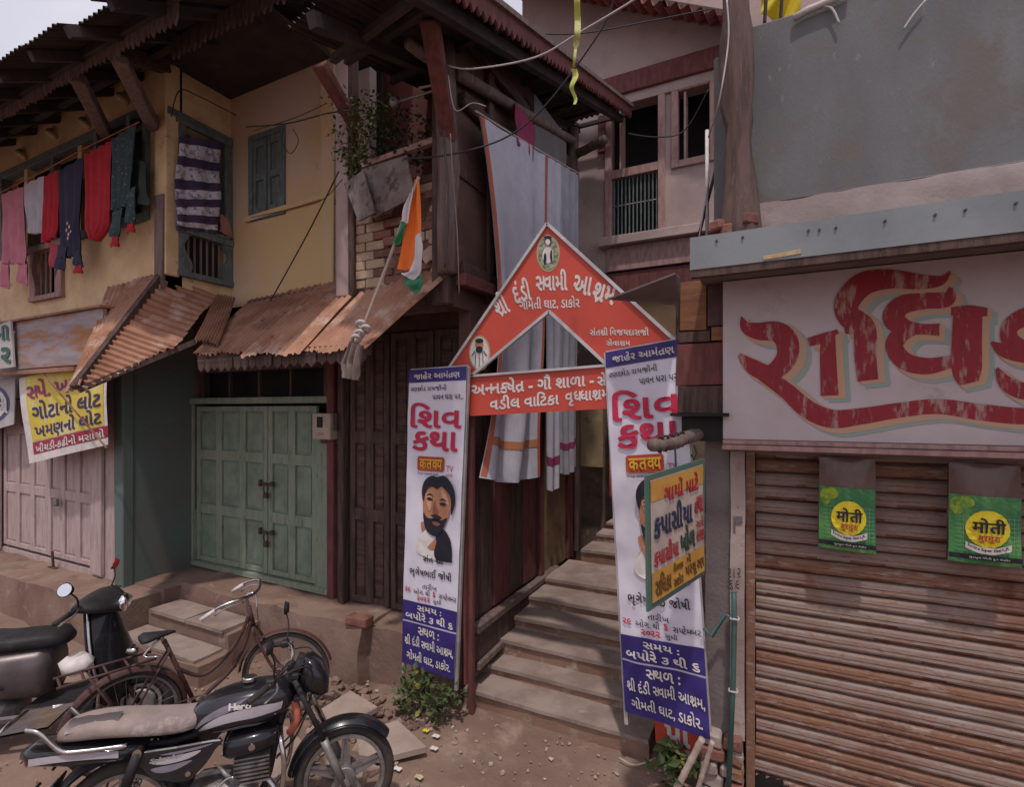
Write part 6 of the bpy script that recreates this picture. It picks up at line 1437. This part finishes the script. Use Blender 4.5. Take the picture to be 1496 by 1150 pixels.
    # side panels
    for s_ in (-1, 1):
        prof = [(.09, .66), (.14, .60), (.20, .54), (.34, .50), (.43, .56), (.49, .64), (.52, .69), (.30, .69), (.12, .69)]
        b = MB(); P = catmull(prof, 4, True); b.prism([Vector((x, .125 * s_, z)) for x, z in P], (0, .02 * s_, 0)); pn = b.build('side_panel', m_tank, r, bevel=.006)
        for prof2, mm in (([(.17, .635), (.28, .642), (.42, .655), (.36, .622), (.24, .612)], m_decal2), ([(.18, .60), (.28, .605), (.38, .61), (.30, .575), (.22, .572)], m_decal), ([(.22, .665), (.34, .67), (.48, .68), (.42, .664), (.3, .655)], m_decal)):
            P = catmull(prof2, 4, True); mesh_object('panel_stripe', [Vector((x, .1475 * s_, z)) for x, z in P], [tuple(range(len(P)))], mm, pn)
    letter('Splendor', lambda u, v, l=0: Vector((.17 + .16 * u + .008 * (1 - v), -.150, .652 - .026 * v + .008 * u)), (0, 1, 0, 1), m_wtext, bpy.data.objects['side_panel'], .03)
    b = MB(); b.cyl((.36, -.148, .545), (.36, -.155, .545), .014, 12); b.build('panel_lock', m_chrome, r)
    # airbox, engine
    b = MB(); b.loft([((.52, 0, .605), .10, .05), ((.56, 0, .61), .13, .065), ((.70, 0, .625), .135, .065), ((.80, 0, .63), .11, .05), ((.82, 0, .63), .06, .03)], 18, 3.2); b.build('leg_shield', m_black, r, smooth=True)
    b = MB(); b.cyl((.68, -.135, .62), (.68, -.145, .62), .018, 14); b.build('shield_bolt', m_chrome, r)
    b = MB(); b.box((.66, 0, .47), (.15, .15, .10)); 
    for k in range(7): b.box((.67, 0, .405 + k * .022), (.19, .19, .008))
    b.build('cylinder_fins', m_engine, r, kind='stuff')
    b = MB(); b.loft([((.33, 0, .33), .08, .07), ((.38, 0, .34), .13, .10), ((.50, 0, .33), .14, .11), ((.62, 0, .32), .135, .10), ((.68, 0, .31), .09, .07)], 20, 3); b.build('crankcase', m_engine, r, smooth=True)
    b = MB(); b.cyl((.44, -.12, .34), (.44, -.165, .34), .085, 22); b.cyl((.58, -.12, .31), (.58, -.155, .31), .06, 20); b.build('clutch_cover', m_engine, r, bevel=.012)
    T([(.50, -.09, .52), (.54, -.13, .50), (.58, -.13, .46), (.60, -.1, .42)], .012, m_engine, 'intake_pipe', cm=4)
    T([(.42, -.17, .42), (.48, -.19, .44), (.56, -.19, .50), (.60, -.20, .51)], .008, m_chrome, 'kick_lever', cm=4)
    T([(.75, -.04, .38), (.80, -.08, .30), (.70, -.13, .17), (.40, -.15, .16), (.1, -.16, .2)], .018, m_chrome, 'exhaust_pipe', cm=6)
    T([(.12, -.165, .2), (-.05, -.17, .235), (-.42, -.175, .31)], [.03, .042, .038], m_chrome, 'muffler', n=14)
    for s_ in (-1, 1): T([(.42, 0, .2), (.43, .12 * s_, .2), (.44, .24 * s_, .2)], .014, m_rubber, 'foot_peg')
    b = MB(); b.span((.0, .07, .27), (.40, .10, .36)); b.build('chain_case', m_blackmatt, r, bevel=.02)
    T([(.35, .12, .22), (.30, .22, .03)], .011, m_blackmatt, 'side_stand')
    # rear shocks
    for s_ in (-1, 1):
        a = Vector((.12, .15 * s_, .70)); c = Vector((-.01, .13 * s_, .33))
        b = MB(); b.cyl(lerp(a, c, 0), lerp(a, c, .45), .026, 12); sk = b.build('shock_absorber', m_blackmatt, r, smooth=True)
        b = MB(); b.cyl(lerp(a, c, .45), c, .012, 8); b.build('shock_rod', m_chrome, sk)
        d = (c - a).normalized(); x = d.cross(Vector((0, 1, 0))).normalized(); y = d.cross(x)
        b = MB(); b.tube([lerp(a, c, .45 + .5 * k / 63) + (x * math.cos(k * .7) + y * math.sin(k * .7)) * .026 for k in range(64)], .0055, 5); b.build('shock_spring', m_chrome, sk, smooth=True)
        b = MB(); b.cyl(a - Vector((0, .02, 0)), a + Vector((0, .02, 0)), .022, 10); b.build('shock_mount', m_chrome, sk)
    # cockpit
    b = MB(); b.cyl((.915, 0, .86), (.86, 0, 1.0), .03, 12); b.box((.89, 0, .95), (.07, .2, .03)); b.box((.93, 0, .82), (.07, .2, .025)); b.build('steering_head', m_blackmatt, r, bevel=.005)
    T([(.74, -.36, .99), (.80, -.30, 1.01), (.86, -.16, 1.03), (.87, -.06, .98), (.87, .06, .98), (.86, .16, 1.03), (.80, .30, 1.01), (.74, .36, .99)], .011, m_chrome, 'handlebar', cm=6)
    for s_ in (-1, 1):
        T([(.705, .395 * s_, .975), (.79, .31 * s_, 1.005)], .018, m_rubber, 'grip')
        b = MB(); b.box((.80, .28 * s_, 1.015), (.05, .06, .04)); b.build('switch_gear', m_blackmatt, r, bevel=.008)
        T([(.83, .29 * s_, 1.01), (.84, .36 * s_, .99), (.79, .43 * s_, .97)], .006, m_alloy, 'brake_lever', cm=3)
        T([(.81, .27 * s_, 1.02), (.82, .30 * s_, 1.12), (.80, .33 * s_, 1.19)], .005, m_blackmatt, 'mirror_stalk', cm=3)
        b = MB(); c = Vector((.79, .34 * s_, 1.22)); b.add([c + Vector((0, .055 * math.cos(t), .042 * math.sin(t))) for t in [k * math.pi / 10 for k in range(20)]] + [c + Vector((.025, .04 * math.cos(t), .03 * math.sin(t))) for t in [k * math.pi / 10 for k in range(20)]], [(k, (k + 1) % 20, 20 + (k + 1) % 20, 20 + k) for k in range(20)] + [tuple(range(20, 40))]); mi = b.build('mirror', m_blackmatt, r, smooth=True)
        mesh_object('mirror_glass', [c + Vector((-.001, .05 * math.cos(t), .037 * math.sin(t))) for t in [k * math.pi / 10 for k in range(20)]], [tuple(range(20))], m_mirror, mi)
    b = MB(); b.loft([((.93, 0, .93), .06, .06), ((.96, 0, .935), .09, .105), ((1.0, 0, .92), .105, .115), ((1.05, 0, .89), .10, .10), ((1.09, 0, .86), .07, .06)], 22, 2.4); b.build('headlight_cowl', m_black, r, smooth=True)
    b = MB(); b.cyl((.90, -.045, 1.0), (.935, -.045, .985), .04, 18); b.cyl((.90, .045, 1.0), (.935, .045, .985), .04, 18); b.build('dial', m_blackmatt, r, kind='stuff')
    for k, (y, z) in enumerate(((-.07, .9), (-.05, .86), (.05, .9))): T([(.84, -.2 if y < 0 else .2, 1.0), (.98, y * 2.2, 1.02), (1.0, y, .85), (.92, y, .62), (.8, y, .5)], .005, m_blackmatt, 'control_cable', n=5, cm=6)
    T([(.90, -.05, .80), (.915, -.075, .70), (.87, -.05, .62)], .022, m_redb, 'red_wrap', cm=3)
    return r
mo = motorcycle()
mo['label'] = 'black and grey motorcycle with torn pale seat cover, nearest vehicle at the bottom left'
place(mo, (-3.04, 1.49, 0), math.atan2(.79, .84), math.radians(-3)); mo.scale = (.94, .95, .985)

def bicycle():
    r = local_root('bicycle', 'old rusty step through bicycle with rear carrier standing between scooter and motorcycle', 'bicycle')
    T = lambda a, rad, m, nm, n=8, par=r, cm=0: MB().tube(catmull(a, cm) if cm else a, rad, n).build(nm, m, par, smooth=True)
    WB = 1.07; fz = .335; ST_ = math.radians(-38)
    Rf = Matrix.Rotation(ST_, 3, 'Z'); piv = Vector((.82, 0, 0))
    def turn(o):
        for c in [o] + list(o.children): c.data.transform(Matrix.Identity(4))
    def wheel(hx, nm, steer):
        parts = []
        b = MB(); b.cyl((hx, -.045, fz), (hx, .045, fz), .018, 12); b.cyl((hx, -.03, fz), (hx, -.024, fz), .035, 14); b.cyl((hx, .024, fz), (hx, .03, fz), .035, 14)
        sets = [(nm, m_engine, b, False), ('tyre', m_rubber, ring((hx, 0, fz), .335, [(-.036 + .018 * (1 + math.cos(t)), .018 * math.sin(t)) for t in [2 * math.pi * k / 8 for k in range(8)]]), True), ('rim', m_alloy, ring((hx, 0, fz), .303, [(0, -.014), (-.014, -.012), (-.018, 0), (-.014, .012), (0, .014)]), False)]
        sp = MB()
        for k in range(28):
            t = 2 * math.pi * k / 28; t2 = t + (.5 if k % 4 < 2 else -.5); s_ = 1 if k % 2 else -1
            sp.cyl(Vector((hx + .034 * math.cos(t2), .027 * s_, fz + .034 * math.sin(t2))), Vector((hx + .29 * math.cos(t), 0, fz + .29 * math.sin(t))), .0016, 4)
        sets.append(('spokes', m_alloy, sp, False)); root = None
        for n_, m_, b_, sm in sets:
            if steer: b_.v = [piv + Rf @ (p - piv) for p in b_.v]
            o = b_.build(n_, m_, r if root is None else root, smooth=sm, kind='stuff' if n_ == 'spokes' else None); root = root or o
        return root
    wheel(0, 'rear_wheel', False); wheel(WB, 'front_wheel', True)
    def steer_tube(a, rad, m, nm, n=8, cm=0):
        a = catmull(a, cm) if cm else a; return T([piv + Rf @ (Vector(p) - piv) for p in a], rad, m, nm, n)
    fender((0, 0, fz), .365, .06, -10, 185, r, m_rustbike, th=.003, n=26)
    b = MB(); c = Vector((WB, 0, fz)); b.grid(lambda u, v: piv + Rf @ (c + Vector(((.365 - .012 * abs(2 * v - 1)) * math.cos(math.radians(lerp(15, 175, u))), (v - .5) * .06, (.365 - .012 * abs(2 * v - 1)) * math.sin(math.radians(lerp(15, 175, u))))) - piv), 26, 4); b.build('fender', m_rustbike, r, smooth=True)
    bbk = (.42, 0, .27)
    T([bbk, (.22, 0, .82)], .015, m_rustbike, 'seat_tube'); T([bbk, (0, .06, fz)], .009, m_rustbike, 'chain_stay'); T([bbk, (0, -.06, fz)], .009, m_rustbike, 'chain_stay')
    for s_ in (-1, 1): T([(.25, .02 * s_, .74), (0, .06 * s_, fz)], .008, m_rustbike, 'seat_stay')
    T([bbk, (.50, 0, .34), (.66, 0, .45), (.76, 0, .62), (.80, 0, .78)], .016, m_rustbike, 'down_tube', cm=5)
    T([(.29, 0, .60), (.46, 0, .48), (.62, 0, .56), (.73, 0, .70), (.79, 0, .84)], .014, m_rustbike, 'loop_tube', cm=5)
    T([(.82, 0, .74), (.785, 0, .90)], .02, m_rustbike, 'head_tube')
    for s_ in (-1, 1): steer_tube([(.83, .02 * s_, .73), (.85, .05 * s_, .68), (.98, .05 * s_, .42), (WB, .05 * s_, fz)], .011, m_rustbike, 'fork_blade', cm=5)
    steer_tube([(.785, 0, .88), (.775, 0, .98), (.83, 0, 1.0)], .012, m_chrome, 'stem', cm=3)
    steer_tube([(.60, -.29, .94), (.68, -.28, 1.0), (.80, -.22, 1.03), (.84, -.08, 1.01), (.84, .08, 1.01), (.80, .22, 1.03), (.68, .28, 1.0), (.60, .29, .94)], .011, m_chrome, 'handlebar', cm=6)
    for s_ in (-1, 1):
        steer_tube([(.56, .30 * s_, .92), (.65, .285 * s_, .98)], .016, m_wtext, 'grip'); steer_tube([(.82, .20 * s_, 1.0), (.72, .24 * s_, .98), (.64, .26 * s_, .93)], .006, m_chrome, 'brake_rod', cm=3)
    steer_tube([(.84, .0, 1.01), (.85, .0, .85), (.87, 0, .68)], .005, m_chrome, 'brake_rod')
    b = MB(); b.add(*(lambda q: (q.v, q.f))(MB().loft([((.02, 0, .865), .07, .02), ((.05, 0, .87), .085, .028), ((.12, 0, .868), .05, .022), ((.20, 0, .865), .022, .014), ((.23, 0, .86), .01, .008)], 16, 2.2))); b.v = [p + Vector((.06, 0, 0)) for p in b.v]
    b.build('saddle', m_blackmatt, r, smooth=True); T([(.05, -.05, .82), (.02, 0, .81), (.05, .05, .82)], .02, m_chrome, 'saddle_spring'); T([(.22, 0, .80), (.20, 0, .87)], .012, m_chrome, 'seat_post')
    # carrier
    for s_ in (-1, 1): T([(.16, .075 * s_, .735), (-.36, .085 * s_, .735)], .009, m_rustbike, 'carrier_rail'); T([(-.2, .085 * s_, .735), (0, .075 * s_, fz)], .007, m_rustbike, 'carrier_stay')
    for k in range(5): T([(.12 - k * .115, -.08, .735), (.12 - k * .115, .08, .735)], .008, m_rustbike, 'carrier_rung')
    T([(.18, -.07, .74), (.10, 0, .75), (.20, .0, .84)], .008, m_chrome, 'carrier_clip', cm=3)
    b = ring((bbk[0], -.05, bbk[2]), .095, [(0, -.003), (-.012, -.003), (-.012, .003), (0, .003)], 28); b.build('chain_ring', m_engine, r)
    for t, s_ in ((.6, -1), (.6 + math.pi, 1)):
        e_ = Vector((bbk[0] + .16 * math.cos(t), .07 * s_, bbk[2] + .16 * math.sin(t))); T([Vector(bbk) + Vector((0, .06 * s_, 0)), e_], .009, m_chrome, 'crank'); q = MB(); q.box(e_ + Vector((0, .05 * s_, 0)), (.08, .09, .025)); q.build('pedal', m_rubber, r, bevel=.004)
    b = MB(); b.tube([(0, -.05, fz + .035), (bbk[0], -.05, bbk[2] + .09)], .005, 5); b.tube([(0, -.05, fz - .035), (bbk[0], -.05, bbk[2] - .09)], .005, 5); b.build('chain', m_rustbike, r, kind='stuff')
    T([(0, .07, fz), (-.12, .12, .02)], .008, m_rustbike, 'stand_leg'); T([(0, -.07, fz), (-.12, -.12, .02)], .008, m_rustbike, 'stand_leg')
    return r
place(bicycle(), (-3.89, 1.93, 0), math.atan2(1.0, .30))

def scooter():
    r = local_root('scooter', 'dusty silver brown scooter at the left edge, its mirrors against the plinth', 'scooter')
    T = lambda a, rad, m, nm, n=8, par=r, cm=0: MB().tube(catmull(a, cm) if cm else a, rad, n).build(nm, m, par, smooth=True)
    for hx, nm in ((.28, 'front_wheel'), (-.98, 'rear_wheel')):
        b = MB(); b.cyl((hx, -.05, .22), (hx, .05, .22), .10, 22); h = b.build(nm, m_engine, r, bevel=.01); tyre((hx, 0, .22), .222, .09, h); rim((hx, 0, .22), .14, .08, h, m_alloy)
    # front apron and inner panel
    ap = MB()
    def apf(u, v, d=0):
        zz = lerp(.98, .30, v); wd = (.08 + .16 * math.sin(min(1, v * 1.5) * 1.57)) * (1 - .25 * max(0, v - .7)); x = .03 + .20 * v - .16 * max(0, v - .75) * 3 * .6; a = (u - .5) * 2
        return Vector((x + .05 - .11 * a * a + d, a * wd, zz))
    ap.grid(lambda u, v: apf(u, v), 18, 24); ap.grid(lambda u, v: apf(u, v, -.05), 18, 24); ap.build('front_apron', m_black, r, smooth=True)
    b = MB(); b.grid(lambda u, v: apf(.12 + .76 * u, .05 + .9 * v, -.07 - .03 * math.sin(math.pi * u)), 12, 18); b.build('inner_panel', m_black, r, smooth=True)
    for s_ in (-1, 1): b = MB(); b.tube([apf(.5 + .5 * s_, k / 12, -.02) for k in range(13)], .012, 8); b.build('apron_trim', m_chrome, r, smooth=True)
    b = MB(); b.box((-.02, 0, .80), (.05, .12, .06)); b.build('glove_box', m_blackmatt, r, bevel=.015)
    fender((.28, 0, .22), .27, .14, 30, 170, r, m_scooter)
    for s_ in (-1, 1): T([(.12, .05 * s_, .5), (.28, .06 * s_, .22)], .018, m_blackmatt, 'fork_leg')
    # floorboard
    b = MB(); b.span((-.42, -.19, .27), (.06, .19, .33)); b.build('floorboard', m_blackmatt, r, bevel=.02)
    b = MB(); b.span((-.95, -.17, .24), (-.05, -.20, .30)); b.build('sill_trim', m_scooter, r, bevel=.02)
    # body
    b = MB(); b.loft([((-.28, 0, .54), .13, .17), ((-.34, 0, .54), .17, .19), ((-.65, 0, .55), .20, .17), ((-.9, 0, .60), .20, .15), ((-1.15, 0, .66), .16, .11), ((-1.35, 0, .70), .08, .06)], 22, 2.8); b.build('body_shell', m_scooter, r, smooth=True)
    for s_ in (-1, 1):
        b = MB(); b.loft([((-.5, .0, .0), .004, .01), ((-.7, .0, .02), .01, .03), ((-.95, .0, .06), .012, .03), ((-1.2, .0, .10), .004, .01)], 10, 2); b.v = [p + Vector((0, .2 * s_, .50)) for p in b.v]; b.build('side_grille', m_blackmatt, r, smooth=True)
    b = MB(); b.loft([((-.20, 0, .75), .08, .03), ((-.26, 0, .775), .13, .055), ((-.6, 0, .765), .145, .055), ((-.85, 0, .785), .15, .055), ((-1.12, 0, .80), .12, .05), ((-1.2, 0, .80), .06, .03)], 20, 3); b.build('seat', m_blackmatt, r, smooth=True)
    T([(-.5, -.15, .6), (-.58, -.21, .54), (-.66, -.21, .55)], .01, m_chrome, 'side_trim', cm=3)
    b = MB(); b.tube([(-1.3, -.16, .3), (-.9, -.17, .27), (-.6, -.16, .26)], [.045, .05, .03], 14); b.build('muffler', m_engine, r, smooth=True)
    b = MB(); b.loft([((-.95, 0, .25), .12, .09), ((-.7, 0, .27), .14, .11), ((-.5, 0, .27), .10, .07)], 14, 2.6); b.build('engine', m_engine, r, smooth=True)
    # handlebar cowl, grips, mirrors
    b = MB(); b.loft([((-.12, 0, 1.0), .08, .02), ((-.08, 0, 1.02), .24, .045), ((.0, 0, 1.02), .25, .06), ((.08, 0, .99), .17, .055), ((.14, 0, .96), .08, .035)], 20, 2.2); b.build('handlebar_cowl', m_blackmatt, r, smooth=True)
    b = MB(); b.tube([(.13, 0, .985), (.175, 0, .97)], [.07, .06], 18); b.build('headlight', m_mirror, r, smooth=True)
    for s_ in (-1, 1):
        T([(-.03, .17 * s_, 1.02), (-.07, .27 * s_, 1.01)], .02, m_blackmatt, 'bar_end'); T([(-.07, .26 * s_, 1.01), (-.10, .38 * s_, .99)], .017, m_rubber, 'grip'); T([(-.03, .23 * s_, 1.03), (-.02, .32 * s_, 1.01), (-.06, .41 * s_, .98)], .006, m_alloy, 'brake_lever', cm=3)
        c = Vector((-.07, .32 * s_, 1.20)); T([(-.04, .22 * s_, 1.04), (-.03, .26 * s_, 1.12), c], .006, m_blackmatt, 'mirror_stalk', cm=3)
        nn_ = (Vector((-.35, -.85, .42)) if s_ < 0 else Vector((-.8, -.35, .3))).normalized(); e1 = nn_.cross(Vector((0, 0, 1))).normalized(); e2 = e1.cross(nn_)
        O = lambda r1_, r2_, d: [c + nn_ * d + e1 * (r1_ * math.cos(t)) + e2 * (r2_ * math.sin(t)) for t in [k * math.pi / 10 for k in range(20)]]
        b = MB(); b.add(O(.062, .05, 0) + O(.04, .032, -.035), [(k, (k + 1) % 20, 20 + (k + 1) % 20, 20 + k) for k in range(20)] + [tuple(range(20, 40))]); mi = b.build('mirror', m_redlens if s_ > 0 else m_blackmatt, r, smooth=True)
        mesh_object('mirror_glass', O(.056, .044, .002), [tuple(range(20))], m_mirror, mi)
    return r
place(scooter(), (-4.52, 2.08, 0), math.atan2(.64, .765))
# crumpled bag and carton by the scooter
b = MB(); c = PD(112, 968, 3.6); b.loftz([(c + Vector((0, 0, -.06)), .10, .08), (c, .11, .09), (c + Vector((0, 0, .04)), .07, .05)], 14); b.v = [p + Vector((.02 * mnoise.noise(p * 15), .02 * mnoise.noise(p * 17), .025 * mnoise.noise(p * 19))) for p in b.v]
tag(b.build('plastic_bag', m_wtext, smooth=True), 'crumpled pale plastic bag between the scooter seat and the bicycle carrier', 'bag')
